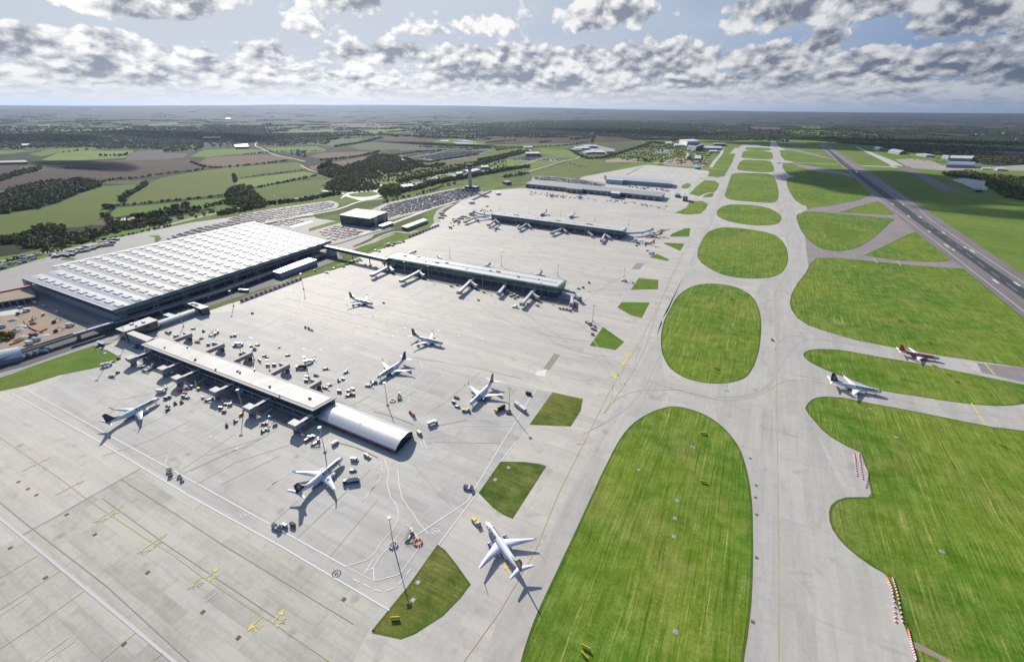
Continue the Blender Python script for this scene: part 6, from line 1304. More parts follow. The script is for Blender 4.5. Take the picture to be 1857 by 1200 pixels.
VS(Z3a, [
 ('stairs', 'gg', 548, 162, 20, 'folded near the terminal corner'), ('van', 'wl', 600, 190, 20, 'behind the near pier by the terminal'), ('dolly', 'pg', 715, 138, 30, 'near the terminal edge of the sunny side'), ('tug', 'dd', 786, 156, 20, 'right of the first sunny bridge'), ('stairs', 'pg', 868, 165, 60, 'on an empty stand beyond the first sunny bridge'), ('stairs', 'pg', 848, 180, 60, 'beside the other beige stairs on an empty stand'),
 ('tug', 'gw', 975, 190, 10, 'left of a pair on the second empty stand'), ('cart', 'lw', 998, 185, 10, 'right of a pair on the second empty stand'), ('load', 'rr', 745, 228, 30, 'between the first two sunny bridges'), ('dolly', 'rd', 770, 205, 60, 'above the red belt loader'), ('cart', 'ww', 818, 247, 20, 'tucked behind the second sunny bridge'), ('cart', 'wl', 855, 240, 20, 'beside the white cart behind the second sunny bridge'),
 ('gpu', 'gl', 994, 256, 90, 'left of the white truck on the third stand'), ('truck', 'wl', 1028, 250, 30, 'on the third sunny stand'), ('tug', 'dl', 1110, 260, 30, 'left of three on the fourth stand'), ('cart', 'dw', 1132, 278, 20, 'middle of three on the fourth stand'), ('dolly', 'gl', 1152, 248, 20, 'right of three on the fourth stand'), ('cart', 'wl', 1040, 310, 20, 'behind the third sunny bridge'),
 ('load', 'yp', 1165, 352, -15, 'right of the third sunny bridge'), ('dolly', 'pr', 1200, 322, 40, 'above the cream belt loader'), ('tug', 'rd', 1215, 335, 90, 'above the cream belt loader'), ('cart', 'lw', 1222, 388, 20, 'left behind the fourth sunny bridge'), ('cart', 'wl', 1265, 385, 20, 'right behind the fourth sunny bridge'), ('dolly', 'gG', 1358, 318, 30, 'alone above the fourth sunny bridge'),
 ('tank', 'Gw', 1452, 405, 215, 'right of the fourth sunny bridge'), ('truck', 'ww', 1500, 368, 60, 'beside the long green tanker'), ('load', 'Gd', 1522, 347, 40, 'above the white truck by the tanker'), ('load', 'wr', 1615, 408, 60, 'on the stand left of the taxiing tugs'), ('dolly', 'pd', 1550, 455, 10, 'above the last sunny bridge'), ('cart', 'rw', 1483, 492, 20, 'behind the last sunny bridge'), ('cart', 'lw', 1490, 470, 20, 'behind the last sunny bridge, upper of two'),
 ('tug', 'pd', 1706, 492, 20, 'left of two under the yellow loader'), ('tug', 'wg', 1734, 480, 20, 'right of two under the yellow loader'), ('load', 'pp', 1752, 432, 90, 'standing high right of the last sunny bridge'), ('load', 'yG', 1612, 538, 20, 'just behind the last sunny bridge'), ('dolly', 'or', 1640, 520, 30, 'behind the last sunny bridge beside the loader'),
 ('tug', 'dd', 1478, 130, -20, 'leading the pair on the far service road'), ('cart', 'dw', 1500, 136, -20, 'towed on the far service road'), ('dolly', 'gd', 1520, 146, -20, 'at the end of the far service road pair'), ('tug', 'rd', 1118, 31, 10, 'at the corner of the far service road')], 'vehicles on the sunny side of the near pier')
VS(Z4a, [
 ('cart', 'wr', 508, 566, 20, 'at the roof corner above the annexe'), ('dolly', 'rw', 575, 560, 20, 'in the cluster above the annexe'), ('load', 'Gr', 570, 590, 60, 'in the cluster above the annexe'), ('gpu', 'nr', 600, 550, 0, 'at the top of the cluster above the annexe'), ('cart', 'gG', 600, 585, 30, 'right in the cluster above the annexe'),
 ('push', 'gd', 740, 506, 220, 'at the nose of the airliner above the annexe'), ('load', 'pG', 705, 525, 30, 'left of the pushback tug'), ('stairs', 'gw', 916, 605, 120, 'casting a shadow inside the empty stand'), ('ring', 'ow', 870, 626, 0, 'left of the grey stairs on the empty stand'),
 ('stairs', 'rw', 1002, 716, -20, 'along the barrier line above the annexe'), ('dolly', 'rd', 1305, 607, 0, 'top of three left of the blue engined jet'), ('cart', 'wl', 1286, 640, 0, 'middle of three left of the blue engined jet'), ('dolly', 'gl', 1310, 668, 0, 'bottom of three left of the blue engined jet'), ('push', 'wy', 1368, 694, 30, 'at the nose of the jet beside the minibus'),
 ('tank', 'dy', 1600, 690, 250, 'between the blue engined jet and the minibus'), ('dolly', 'pd', 1660, 712, 10, 'below the mast by the minibus'), ('dolly', 'rg', 1650, 695, 10, 'at the foot of the mast by the minibus'), ('bus', 'wl', 1738, 677, -25, 'standing alone by the turf island'), ('truck', 'lw', 1142, 785, 60, 'inside the barrier line right of the annexe'),
 ('van', 'pw', 1053, 852, -20, 'at the far end of the annexe'), ('van', 'ww', 612, 1030, 20, 'above the nose of the airliner by the annexe'), ('dolly', 'pg', 600, 1102, 30, 'right of the airliner nose by the annexe'), ('tank', 'lG', 590, 1180, 220, 'at the wing of the airliner by the annexe'), ('tug', 'wr', 708, 1012, 0, 'below the annexe eave'), ('cart', 'pw', 690, 1000, 0, 'left of the red tug below the annexe'),
 ('van', 'dd', 1795, 582, 0, 'at the right end of the apron road')], 'vehicles around the vaulted annexe')
VS(Z5a, [
 ('push', 'wd', 84, 590, 0, 'pulling two carts along the lower road'), ('cart', 'wl', 138, 580, 0, 'first behind the lower road tug'), ('cart', 'dd', 192, 574, 0, 'second behind the lower road tug'), ('stairs', 'pw', 985, 645, 95, 'left of the orange ring in the lower stand'), ('ring', 'oo', 1042, 688, 0, 'at the tip of the zigzag lane'),
 ('push', 'wd', 1385, 322, 10, 'with towbar on the crossing road'), ('push', 'wy', 1438, 555, -20, 'towing the blue engined jet between turf islands'), ('ring', 'pw', 875, 708, 0, 'around the base of the lower mast')], 'vehicles on the lower stands')
VS(Z6a, [
 ('tug', 'gw', 60, 636, 0, 'ahead of the airliner nearest the middle pier'), ('load', 'yd', 520, 524, 0, 'in front of the middle pier centre'), ('cart', 'ww', 480, 482, 30, 'left of two white ones at the middle pier'), ('cart', 'ww', 507, 491, 30, 'right of two white ones at the middle pier'), ('cart', 'nl', 560, 518, 20, 'left of the middle jet bridge'),
 ('load', 'yy', 740, 564, 0, 'right of the middle jet bridge'), ('gpu', 'yG', 703, 617, 0, 'alone on the apron before the middle pier'), ('stairs', 'wg', 952, 664, 30, 'left of the long shadowed jet bridge'), ('van', 'wl', 905, 560, 20, 'at the top of the white cluster'), ('van', 'ww', 928, 572, 60, 'in the white cluster, upper left'),
 ('van', 'ww', 948, 583, 60, 'in the white cluster, centre'), ('van', 'ww', 968, 595, 60, 'in the white cluster, right'), ('van', 'pw', 925, 590, 60, 'in the white cluster, left'), ('cart', 'pw', 950, 606, 60, 'in the white cluster, lowest'), ('load', 'pd', 1105, 656, 10, 'right of the long shadowed jet bridge'), ('tug', 'rw', 1040, 645, 60, 'between the two big jet bridges at the pier end'),
 ('cart', 'pd', 1258, 676, -20, 'first in the row below the pier end'), ('cart', 'gw', 1282, 680, -20, 'second in the row below the pier end'), ('cart', 'rp', 1305, 684, -20, 'third in the row below the pier end'), ('cart', 'rd', 1328, 692, -20, 'last in the row below the pier end'), ('tug', 'wd', 1252, 638, 20, 'in the shade below the pier end'),
 ('van', 'ww', 1443, 768, 20, 'at the top of the row by the turf patch'), ('van', 'wd', 1460, 778, 20, 'second in the row by the turf patch'), ('tug', 'dG', 1468, 792, 20, 'third in the row by the turf patch'), ('van', 'ww', 1482, 812, 10, 'largest in the row by the turf patch'), ('tug', 'dy', 1497, 822, 0, 'beside the largest van by the turf patch'), ('cart', 'gw', 1478, 850, 20, 'at the bottom of the row by the turf patch'), ('gpu', 'dw', 1495, 800, 0, 'right in the row by the turf patch'),
 ('stairs', 'gw', 1690, 486, 30, 'left of the small turf patch with white tug'), ('tug', 'ww', 1752, 500, 60, 'at the corner of the small turf patch'), ('cart', 'gl', 1705, 492, 10, 'in the group by the small turf patch'), ('dolly', 'gd', 1385, 540, 0, 'beyond the end of the middle pier'), ('gpu', 'Gy', 1415, 533, 0, 'beyond the end of the middle pier'), ('gpu', 'dd', 1455, 500, 0, 'on open apron beyond the middle pier'),
 ('load', 'bl', 1160, 605, 10, 'in the shade under the taxiway end of the pier'), ('cart', 'lb', 760, 540, 40, 'in the shade below the third mast'), ('tug', 'bl', 712, 525, 10, 'in the shade right of the middle jet bridge')], 'vehicles around the middle pier')
VS(Z2a, [
 ('van', 'lb', 905, 432, 0, 'first in the row above the middle pier'), ('van', 'ww', 930, 436, 0, 'second in the row above the middle pier'), ('tug', 'dd', 965, 410, 10, 'dark one low in the row above the pier'), ('van', 'dl', 985, 402, 10, 'dark one in the row above the pier'), ('truck', 'nn', 992, 396, 10, 'in the row above the middle pier'), ('van', 'gd', 1020, 398, 10, 'in the row above the middle pier, centre'), ('van', 'dd', 1032, 388, 10, 'dark one right of centre in the row above the pier'), ('van', 'bd', 1052, 382, 10, 'in the row above the middle pier, right half'), ('van', 'lg', 1072, 378, 10, 'in the row above the middle pier, near its end'), ('van', 'dg', 1095, 372, 10, 'last in the row above the middle pier'),
 ('dolly', 'yd', 688, 542, 20, 'first of the container line under the skybridge'), ('gpu', 'dw', 714, 525, 20, 'second of the container line under the skybridge'), ('gpu', 'dp', 735, 510, 20, 'third of the container line under the skybridge'), ('gpu', 'dl', 757, 508, 20, 'fourth of the container line under the skybridge'), ('gpu', 'dg', 782, 506, 20, 'fifth of the container line under the skybridge'), ('gpu', 'dd', 808, 500, 20, 'last of the container line under the skybridge'),
 ('dolly', 'gl', 622, 552, 20, 'left of the container line'), ('load', 'pl', 572, 580, 20, 'below the container line'), ('tug', 'dp', 494, 569, 20, 'by the fence end under the terminal'), ('cart', 'yg', 835, 530, 20, 'right below the skybridge, left of two'), ('load', 'dy', 870, 535, 20, 'right below the skybridge, right of two'), ('dolly', 'yp', 905, 545, 20, 'left of the first jet bridge'), ('truck', 'rd', 962, 517, -10, 'under the pier end at the skybridge'),
 ('tug', 'dg', 68, 857, 20, 'on the corner stand of the near apron'), ('bus', 'wl', 10, 707, 20, 'on the shaded road below the terminal')], 'vehicles by the skybridge')
r_ = random.Random(11)
cols = ['wl', 'rw', 'pw', 'gl', 'dl', 'ww', 'rr', 'pr', 'gd', 'oy']
for k in range(70):
    u = r_.random(); x = 952 + 256 * u; y = 347.5 + 24 * u + r_.uniform(0, 5) + (3 if u > .8 else 0)
    veh(r_.choice(['cart', 'dolly', 'cart', 'tug', 'van', 'dolly']), r_.choice(cols), (x, y), r_.choice([0, 90, 20]), 'in the crowd of cargo equipment before the long shed', 'cargo equipment before the long shed')
for k in range(44):
    x = r_.uniform(815, 890); y = 372 + (890 - x) * .42 + r_.uniform(-2, 12)
    veh(r_.choice(['cart', 'tug', 'van', 'dolly', 'truck', 'van']), r_.choice(['dl', 'wl', 'gl', 'pp', 'nn', 'yg', 'dd', 'ww']), (x, y), r_.choice([0, 70, 20, 110]), 'in the equipment park left of the far pier', 'vehicles in the equipment park by the far pier')
for (x, y, c) in [(801, 388, 'pw'), (805, 392, 'pw'), (800, 396, 'yw'), (829, 401, 'pp'), (836, 397.5, 'pp'), (842, 394, 'pw')]: veh('bus', c, (x, y), 15, 'in the pale rows of buses left of the far pier', 'pale buses by the far pier')
for k in range(40):
    u = r_.random(); x = 925 + 205 * u; y = 408 + 26 * u + r_.uniform(-2.5, 2.5)
    veh(r_.choice(['cart', 'tug', 'load', 'stairs', 'van']), r_.choice(['wl', 'lg', 'bl', 'dl', 'ww', 'rd']), (x, y), r_.choice([0, 70, 90, 40]), 'at the foot of the far pier', 'vehicles at the foot of the far pier')
for k in range(34):
    u = r_.random(); x = 1120 + 100 * u; y = 342 + 9 * u + r_.uniform(-5, 3) - 5
    veh(r_.choice(['truck', 'van', 'truck', 'cart']), r_.choice(['wl', 'rw', 'gl', 'dl', 'ww']), (x, y), r_.choice([0, 90]), 'in the yard between the two cargo sheds', 'vehicles between the cargo sheds')
for (x, y, k, c, w) in [(1195, 421, 'truck', 'wl', 'left of four at the upper turf patch'), (1200, 419, 'truck', 'gl', 'second of four at the upper turf patch'), (1206, 418, 'van', 'ww', 'third of four at the upper turf patch'), (1212, 417, 'tug', 'wd', 'right of four at the upper turf patch'), (1174, 455, 'dolly', 'gd', 'above the triangular turf patch'), (1180, 461, 'truck', 'lw', 'on the triangular turf patch edge'), (1184, 459, 'van', 'wl', 'beside the truck by the triangular turf patch'), (1147, 439, 'van', 'ww', 'at the nose of the orange tailed jet'), (1154, 446, 'van', 'pw', 'below the nose of the orange tailed jet'),
                        (1400, 617, 'tug', 'yd', 'alone in the middle of the main taxiway'), (1237, 386, 'dolly', 'rd', 'on the turf corner by the cargo ramp')]: veh(k, c, (x, y), 40, w, 'vehicles at the taxiway edge')
for k in range(46):
    x, y = T(7.226, 1600, 240, [(r_.uniform(320, 1500), 0)])[0][0], 0; y = 285 + (x - 1640) * .055 + r_.uniform(-3, 6)
    veh(r_.choice(['truck', 'van', 'cart', 'stairs', 'bus']), r_.choice(['wl', 'rw', 'pw', 'ww', 'dl', 'bl']), (x, y), r_.choice([0, 90, 30]), 'on the busy apron around the far right hangars', 'vehicles around the far right hangars')
for k in range(40):
    x = r_.uniform(1180, 1270); y = 290 + r_.uniform(-6, 10)
    veh(r_.choice(['truck', 'truck', 'van', 'tank']), r_.choice(['wl', 'rw', 'pw', 'ww', 'dl', 'yd']), (x, y), r_.choice([0, 90, 30]), 'in the gravel yards beyond the remote apron', 'vehicles in the gravel yards')
def heap(tr, px, r, h, m, w):
    g = G(*T(*tr, [px])[0]); b = MB(); rg = []
    for (f, z) in ((1, 0), (.72, .5), (.35, .85), (.06, 1)): rg.append([(r * f * (1 + r_.uniform(-.18, .18)) * math.cos(2 * math.pi * i / 12), r * f * (1 + r_.uniform(-.18, .18)) * math.sin(2 * math.pi * i / 12), h * z) for i in range(12)])
    b.rings(rg, m); o = b.build('spoil_heap', loc=(g[0], g[1], .1)); tag(o, w, 'spoil heap', 'spoil heaps')
for k in range(16): heap((9.23, 1120, 240), (r_.uniform(600, 1400), r_.uniform(330, 560)), r_.uniform(8, 22), r_.uniform(3, 6), r_.choice([m_soil, m_conw, m_soilr]), 'earth and rubble heap in the gravel yards beyond the remote apron')
for k in range(12): heap((4.615, 0, 430), (r_.uniform(20, 420), r_.uniform(690, 860)), r_.uniform(3, 8), r_.uniform(1.2, 2.8), r_.choice([m_soil, m_soilr, m_conw]), 'earth heap on the building site beside the terminal')
# coaches and site machines
for k in range(30):
    u = k / 30; x = 95 + 118 * u + r_.uniform(-3, 3); y = 468 - 30 * u + r_.uniform(-5, 4)
    veh('bus', r_.choice(['wl', 'rw', 'wr', 'lg', 'nw', 'gl', 'dl']), (x, y), r_.choice([70, 80, 12]), 'in the coach rows behind the terminal', 'coaches parked behind the terminal')
for k in range(22):
    x = r_.uniform(5, 75); y = 485 - .27 * x + r_.uniform(-9, 5)
    veh(r_.choice(['van', 'truck']), r_.choice(['wl', 'dl', 'gl', 'ww', 'bl']), (x, y), r_.choice([70, 20, 90]), 'in the drop off park at the left edge', 'vehicles in the drop off park')
def V_digger(m, m2):
    t = empty('excavator'); b = MB(); b.box(-1.7, 1.7, -1.4, -.8, 0, .9, m_dark); b.box(-1.7, 1.7, .8, 1.4, 0, .9, m_dark); b.build('track', t); b = MB(); b.taper(-1.9, 1.0, -1.2, 1.2, .9, 2.2, m, .2, .1, .1, .1); b.build('body', t)
    b = MB(); b.box(.2, 1.4, -1.2, -.2, 1.2, 2.9, m_gl); b.build('cab', t); b = MB(); b.tube((.9, .3, 1.8), (3.8, .3, 4.2), .28, .22, m, 6); b.tube((3.8, .3, 4.2), (5.6, .3, 1.6), .22, .16, m, 6); b.box(5.1, 6.1, -.1, .7, .7, 1.6, m_dark); b.build('boom', t); return register(t)
KIND['digger'] = (V_digger, 'excavator')
for (x, y, k, c, a, w) in [(155, 645, 'digger', 'yy', 20, 'on the pale site road'), (265, 705, 'digger', 'yp', 120, 'among the orange fenced pits'), (455, 715, 'digger', 'dd', 80, 'by the dark slab near the terminal wall'), (470, 790, 'digger', 'rr', 60, 'near the guideway'), (225, 620, 'truck', 'wb', 20, 'on the building site'), (365, 652, 'van', 'ww', -10, 'on the building site concrete'), (485, 633, 'van', 'wl', 10, 'by the terminal base wall'),
                         (285, 830, 'truck', 'dd', 20, 'beside the red fenced bank'), (250, 895, 'truck', 'ww', 20, 'long one left of the guideway'), (310, 865, 'truck', 'bb', 20, 'left of the guideway'), (300, 560, 'truck', 'wb', 0, 'under the terminal gable'), (375, 585, 'van', 'bb', 10, 'under the terminal gable'), (180, 595, 'van', 'gw', 30, 'at the top of the site'), (375, 965, 'truck', 'ww', 40, 'parked beneath the guideway'), (395, 945, 'van', 'wl', 40, 'parked beneath the guideway'),
                         (240, 995, 'van', 'ww', 15, 'leftmost of the cars below the guideway'), (298, 978, 'van', 'pw', 15, 'right of the cars below the guideway'), (20, 755, 'truck', 'bl', 20, 'at the left edge of the site'), (120, 790, 'digger', 'ow', 50, 'in the reddish pit'), (590, 745, 'truck', 'lw', 30, 'by the site end of the guideway')]:
    veh(k, c, T(4.615, 0, 430, [(x, y)])[0], a, w, 'machines on the building site')
# orange mesh fence runs on the site
def site_fence(pts, label):
    P = [G(*p) for p in T(4.615, 0, 430, smooth_line(pts, 4))]; o = P[0]; t = empty('site_fence', (*o, 0), 0, label, 'barrier fence', 'orange barrier fences on the building site')
    for a, c in zip(P[:-1], P[1:]): b = MB(); slabline(b, (a[0] - o[0], a[1] - o[1]), (c[0] - o[0], c[1] - o[1]), .3, .2, 1.5, .2, 1.5, m_orange); b.build('panel', t)
site_fence([(200, 700), (230, 740), (290, 780), (360, 800)], 'orange barrier fence curving round the first pit'); site_fence([(240, 820), (200, 860), (130, 890), (80, 905)], 'orange barrier fence round the bank by the guideway'); site_fence([(0, 800), (60, 830), (110, 845)], 'orange barrier fence at the left frame edge'); site_fence([(300, 800), (350, 790), (400, 770)], 'short orange barrier fence above the guideway')

# red and white barrier blocks at the edge of the main taxiway
def block_proto():
    b = MB(); b.taper(-.75, .75, -.3, .3, 0, .8, m_whitep, .05, .05, .1, .1); o = b.build('barrier_block'); b = MB(); b.taper(-.75, -.1, -.32, .32, .02, .82, m_red, .05, 0, .1, .1); b.build('red_end', o); return register(o)
bp = block_proto(); first = True
for rows, w in (([[(793, 292), (800, 325), (808, 395)], [(815, 292), (822, 340), (832, 408)], [(838, 345), (856, 385), (845, 445)]], 'barrier block in the upper cluster beside the grass bay'), ([[(938, 835), (963, 900), (975, 1035)], [(962, 835), (985, 910), (1007, 1035)]], 'barrier block in the lower cluster beside the grass bay'), ([[(1030, 1060), (1045, 1120), (1066, 1195)]], 'barrier block in the bottom line at the grass edge')):
    for row in rows:
        pts = smooth_line([G(*p) for p in T(*ZB, row)], 7)
        for i, p in enumerate(pts[:-1]):
            q = pts[i + 1]; o = bp if first else copy_tree(bp); first = False; o.location = (p[0], p[1], .2); o.scale = (.85, .85, .8); o.rotation_euler = (0, 0, math.atan2(q[1] - p[1], q[0] - p[0]) + r_.uniform(-.15, .15))
            tag(o, 'red and white ' + w, 'barrier block', 'red and white ' + w.replace('barrier block', 'barrier blocks'))
# yellow taxiway signs and white ground boxes on the turf
def sign_proto():
    o = empty('taxiway_sign'); b = MB(); b.box(-1.6, 1.6, -.12, .12, .35, 1.35, m_gold); b.build('board', o)
    for x in (-1.2, 1.2): b = MB(); b.box(x - .06, x + .06, -.06, .06, 0, .35, m_dark); b.build('leg', o)
    return register(o)
sp_ = sign_proto(); first = True
for (x, y, w) in [(717, 1122, 'on the lower left turf island'), (1062, 1175, 'upper of the pair at the bottom of the long turf island'), (1060, 1190, 'lower of the pair at the bottom of the long turf island'), (1275, 787, 'near the top of the long turf island'), (1275, 875, 'lying low in the long turf island'), (1326, 543, 'at the top right of the rounded island'), (1299, 669, 'at the foot of the rounded island'),
                  (1817, 809, 'on the big right hand grass'), (1735, 693, 'in the bare patch of the lens shaped grass'), (1632, 582, 'orange one in the field by the red airliner'), (1686, 622, 'right of the red airliner'), (1599, 485, 'left of three by the upper crossing'), (1622, 487, 'middle of three by the upper crossing'), (1641, 490, 'right of three by the upper crossing'), (1720, 680, 'beside the hold line'), (1694, 665, 'at the taxiway by the red airliner')]:
    o = sp_ if first else copy_tree(sp_); first = False; g = G(x, y); o.location = (g[0], g[1], .17); o.scale = (1.3, 1.3, 1.3); o.rotation_euler = (0, 0, r_.uniform(-.6, .6)); tag(o, 'low yellow taxiway sign ' + w, 'sign', 'yellow taxiway signs')
first = True
for (x, y, w) in [(1222, 973, 'in the middle of the long island'), (1224, 940, 'above the middle of the long island'), (1225, 1145, 'near the bottom of the long island'), (1158, 852, 'left part of the long island'), (1255, 810, 'upper right of the long island'), (1257, 811, 'beside another, upper right of the long island'), (1228, 908, 'above centre of the long island'), (758, 1056, 'upper one on the lower left island'), (749, 1088, 'lower one on the lower left island'), (922, 848, 'upper one on the second tufted island'), (898, 870, 'lower one on the second tufted island'), (1708, 1000, 'on the big right hand grass'), (1625, 793, 'at the top of the big right hand grass'), (1578, 741, 'by the taxiing airliner shadow')]:
    if first:
        q = MB(); q.box(-1.1, 1.1, -1.1, 1.1, 0, .12, m_conw); gp_ = q.build('ground_slab'); q = MB(); q.box(-.5, .5, -.5, .5, .12, .2, m_grey); q.build('lid', gp_); register(gp_); o = gp_
    else: o = copy_tree(gp_)
    first = False; g = G(x, y); o.location = (g[0], g[1], .17); tag(o, 'small concrete access slab ' + w, 'access slab', 'concrete access slabs in the turf')
# ---------------------------------------------------------------- painted markings and slabs
m_beige = mat('mossy_concrete', fn=concrete_fn((.455, .435, .385), 0, 140., 1.3))
area('old_apron_slab', None, [(41, 969), (255, 848), (690, 1100), (640, 1200), (560, 1500), (-400, 1500), (-300, 1170)], .10, m_beige)
area('stand_slab', None, [(60, 712), (345, 895), (641, 1065), (742, 1048), (797, 990), (868, 890), (960, 770), (1002, 711), (885, 690), (640, 605), (460, 560), (370, 570), (218, 622)], .105, m_conc3)
area('worn_slab', None, [(985, 668), (1005, 641), (1016, 644), (996, 671)], .14, mat('brown_slab', (.27, .25, .21), .9, var=.15)); area('worn_slab', None, [(975, 672), (992, 670), (988, 683), (970, 680)], .14, m_white)
area('worn_slab', None, [(1145, 488), (1155, 477), (1168, 478), (1160, 489)], .14, mat('brown_slab'))
def lines(name, tr, L, w, m, z=.22, sm=False):
    b = MB()
    for pts in L:
        p = GP(T(*tr, pts) if tr else pts); b.line(smooth_line(p, 5) if sm and len(p) > 2 else p, w, z, m)
    return tag(b.build(name), kind='structure')
Z9 = (2.9015, 0, 800); Z1m = (8.57, 400, 560); Z10 = (7.5, 620, 640)
lines('apron_edge_line', None, [[(21, 713), (179, 800), (345, 900), (512, 992), (706, 1106)]], .8, m_white, .225)
lines('road_edge_line', None, [[(53, 709), (217, 800), (283, 836), (365, 881), (489, 950), (627, 1027)], [(850, 1120)][:0] or [(736, 983), (847, 910), (911, 803), (976, 700)], [(795, 988), (867, 892)], [(908, 837), (936, 800)]], .75, m_white)
lines('double_line', Z9, [[(-60, 350), (0, 405), (500, 815), (925, 1165), (1100, 1310)]], 1.3, mat('pinkish_marking', (.56, .51, .51), .8))
lines('stand_line', Z3a, [[(0, 735), (160, 660), (480, 520)], [(0, 775), (170, 690), (460, 550)], [(415, 800), (560, 725), (760, 620)], [(0, 575), (230, 465)], [(20, 540), (300, 430)], [(410, 1002), (500, 985), (560, 960), (830, 800), (900, 750), (1010, 690)], [(460, 1035), (545, 990), (850, 830), (1040, 720)], [(545, 990), (520, 1065)],
    [(870, 1085), (1110, 935)], [(900, 1100), (1120, 945)], [(1470, 930), (1540, 955)], [(1470, 925), (1475, 880), (1540, 850), (1600, 860), (1640, 880), (1640, 910), (1600, 960)], [(1380, 1100), (1540, 960), (1620, 930)], [(1250, 1195), (1600, 970), (1640, 940)], [(700, 590), (740, 620)], [(100, 400), (180, 450)]], .45, m_white)
lines('stand_line', Z3a, [[(640, 1090), (1000, 850)], [(740, 1190), (1010, 1040), (1370, 925)], [(1000, 990), (1290, 815)], [(310, 830), (560, 710)], [(800, 1000), (1200, 870)]], .4, m_yfaint)
lines('stand_line', Z1m, [[(0, 270), (450, 70)], [(0, 435), (700, 135)], [(0, 130), (190, 50)], [(190, 310), (500, 185)], [(310, 440), (880, 190)], [(610, 460), (940, 310)], [(670, 470), (990, 320)], [(780, 590), (1300, 330)], [(1100, 600), (1400, 450)], [(770, 840), (1690, 350)], [(1300, 740), (1714, 500)], [(1270, 1060), (1500, 910), (1714, 770)], [(1420, 880), (1714, 700)], [(1110, 780), (1260, 840)], [(300, 510), (400, 545)], [(540, 600), (620, 625), (615, 665), (580, 690)]], .5, m_white)
lines('service_road_line', None, [[(440, 556), (470, 565), (500, 574.5), (552, 590), (600, 603), (651, 621.5), (747, 642.5), (827, 661.5), (960, 701)], [(440, 566), (482, 576), (503, 582), (552, 595), (600, 610), (640, 622.5), (710, 641), (816, 670.5), (896, 690.5), (950, 707)]], .6, m_white)
lines('stand_line', Z4a, [[(470, 425), (730, 270)], [(480, 550), (860, 305)], [(320, 400), (490, 300)], [(565, 650), (640, 655), (720, 640), (790, 600), (830, 570), (930, 500), (1075, 400), (1055, 360)], [(620, 680), (700, 690), (790, 665), (860, 620), (1000, 520), (1100, 400), (1180, 395)], [(660, 585), (740, 530), (800, 500)], [(760, 540), (850, 565)], [(1215, 620), (1360, 520), (1420, 480)], [(1040, 605), (1160, 500), (1260, 420)], [(920, 680), (985, 630), (975, 605), (890, 580)], [(940, 690), (1150, 590)], [(1130, 840), (1360, 790), (1500, 795), (1705, 795)], [(1380, 750), (1560, 755), (1730, 760)], [(1080, 890), (1100, 940), (1200, 950)], [(1060, 895), (1075, 945), (1130, 950)], [(1560, 750), (1735, 550)], [(1740, 552), (1800, 600), (1780, 640), (1735, 700)]], .5, m_white)
lines('stand_line', Z4a, [[(1080, 730), (1250, 620), (1460, 430)], [(1150, 905), (1600, 913)], [(580, 660), (720, 590)], [(900, 640), (1020, 560)]], .4, m_yfaint)
lines('walkway_zigzag', Z5a, [[(815, 130), (845, 200), (832, 290), (855, 380), (900, 440), (912, 500), (900, 550), (870, 600), (790, 690), (750, 760), (700, 805), (555, 850)], [(905, 190), (915, 300), (935, 390), (1000, 480), (1050, 560), (1115, 630)], [(745, 945), (740, 860), (780, 790), (870, 690), (960, 570), (1000, 590), (1065, 700)], [(1065, 700), (930, 890), (895, 912), (745, 950)], [(790, 140), (800, 200), (755, 190), (800, 150)]], .5, m_white, .23)
lines('stand_line', Z5a, [[(0, 330), (180, 205)], [(0, 385), (200, 215)], [(340, 530), (540, 345)], [(380, 550), (560, 365)], [(660, 410), (790, 255)], [(680, 395), (795, 240)], [(640, 375), (700, 405)], [(540, 85), (640, 150), (700, 175), (740, 150)], [(760, 120), (820, 130)]], .4, m_white)
lines('lead_in_line', Z5a, [[(215, 660), (560, 340)], [(40, 565), (230, 400)], [(440, 785), (770, 395)], [(640, 270), (720, 190)], [(1010, 150), (1120, 280), (1265, 440)]], .4, m_yfaint)
lines('lane_dash', Z5a, [[(600, 935), (645, 960)], [(670, 968), (715, 995)], [(740, 1010), (795, 1020)], [(828, 1018), (880, 995)], [(910, 975), (945, 930)], [(965, 905), (997, 865)], [(680, 900), (740, 800)], [(700, 880), (740, 860)]], .6, m_white)
lines('give_way_ladder', Z5a, [[(550 + 12 * k, 850 + 6 * k), (556 + 12 * k, 858 + 6 * k)] for k in range(16)], .5, m_white)
for tr, c in ((Z9, (1290, 386)), (Z9, (1771, 695)), (Z5a, (1162, 612)), (Z5a, (488, 900))):
    p = G(*T(*tr, [c])[0]); b = MB(); b.line([(p[0] + 2.1 * math.cos(a / 4), p[1] + 2.1 * math.sin(a / 4)) for a in range(26)], .45, .238, m_white); b.line([(p[0] - 1.2, p[1]), (p[0] + 1.2, p[1])], .5, .232, m_white); b.line([(p[0], p[1] - 1.2), (p[0], p[1] + 1)], .5, .234, m_white); tag(b.build('speed_roundel'), kind='structure')
lines('centre_line', Z9, [[(-150, -120), (60, 20), (200, 115), (330, 205), (440, 290), (580, 385), (760, 505), (900, 590), (1070, 715), (1380, 920), (1440, 955), (1740, 1160), (1900, 1270)]], .4, m_yfaint)
lines('centre_line', Z9, [[(0, 885), (150, 790), (320, 680)], [(0, 1090), (200, 960), (445, 785)], [(525, 1160), (650, 1060), (715, 1005)], [(790, 1160), (855, 1115)], [(0, 720), (100, 660), (200, 600)]], .45, m_yfaint)
lines('worn_line', Z9, [[(190, 1155), (368, 1025)], [(230, 1160), (392, 1050)], [(0, 915), (140, 825)], [(1080, 845), (1150, 790)]], .5, m_faint)
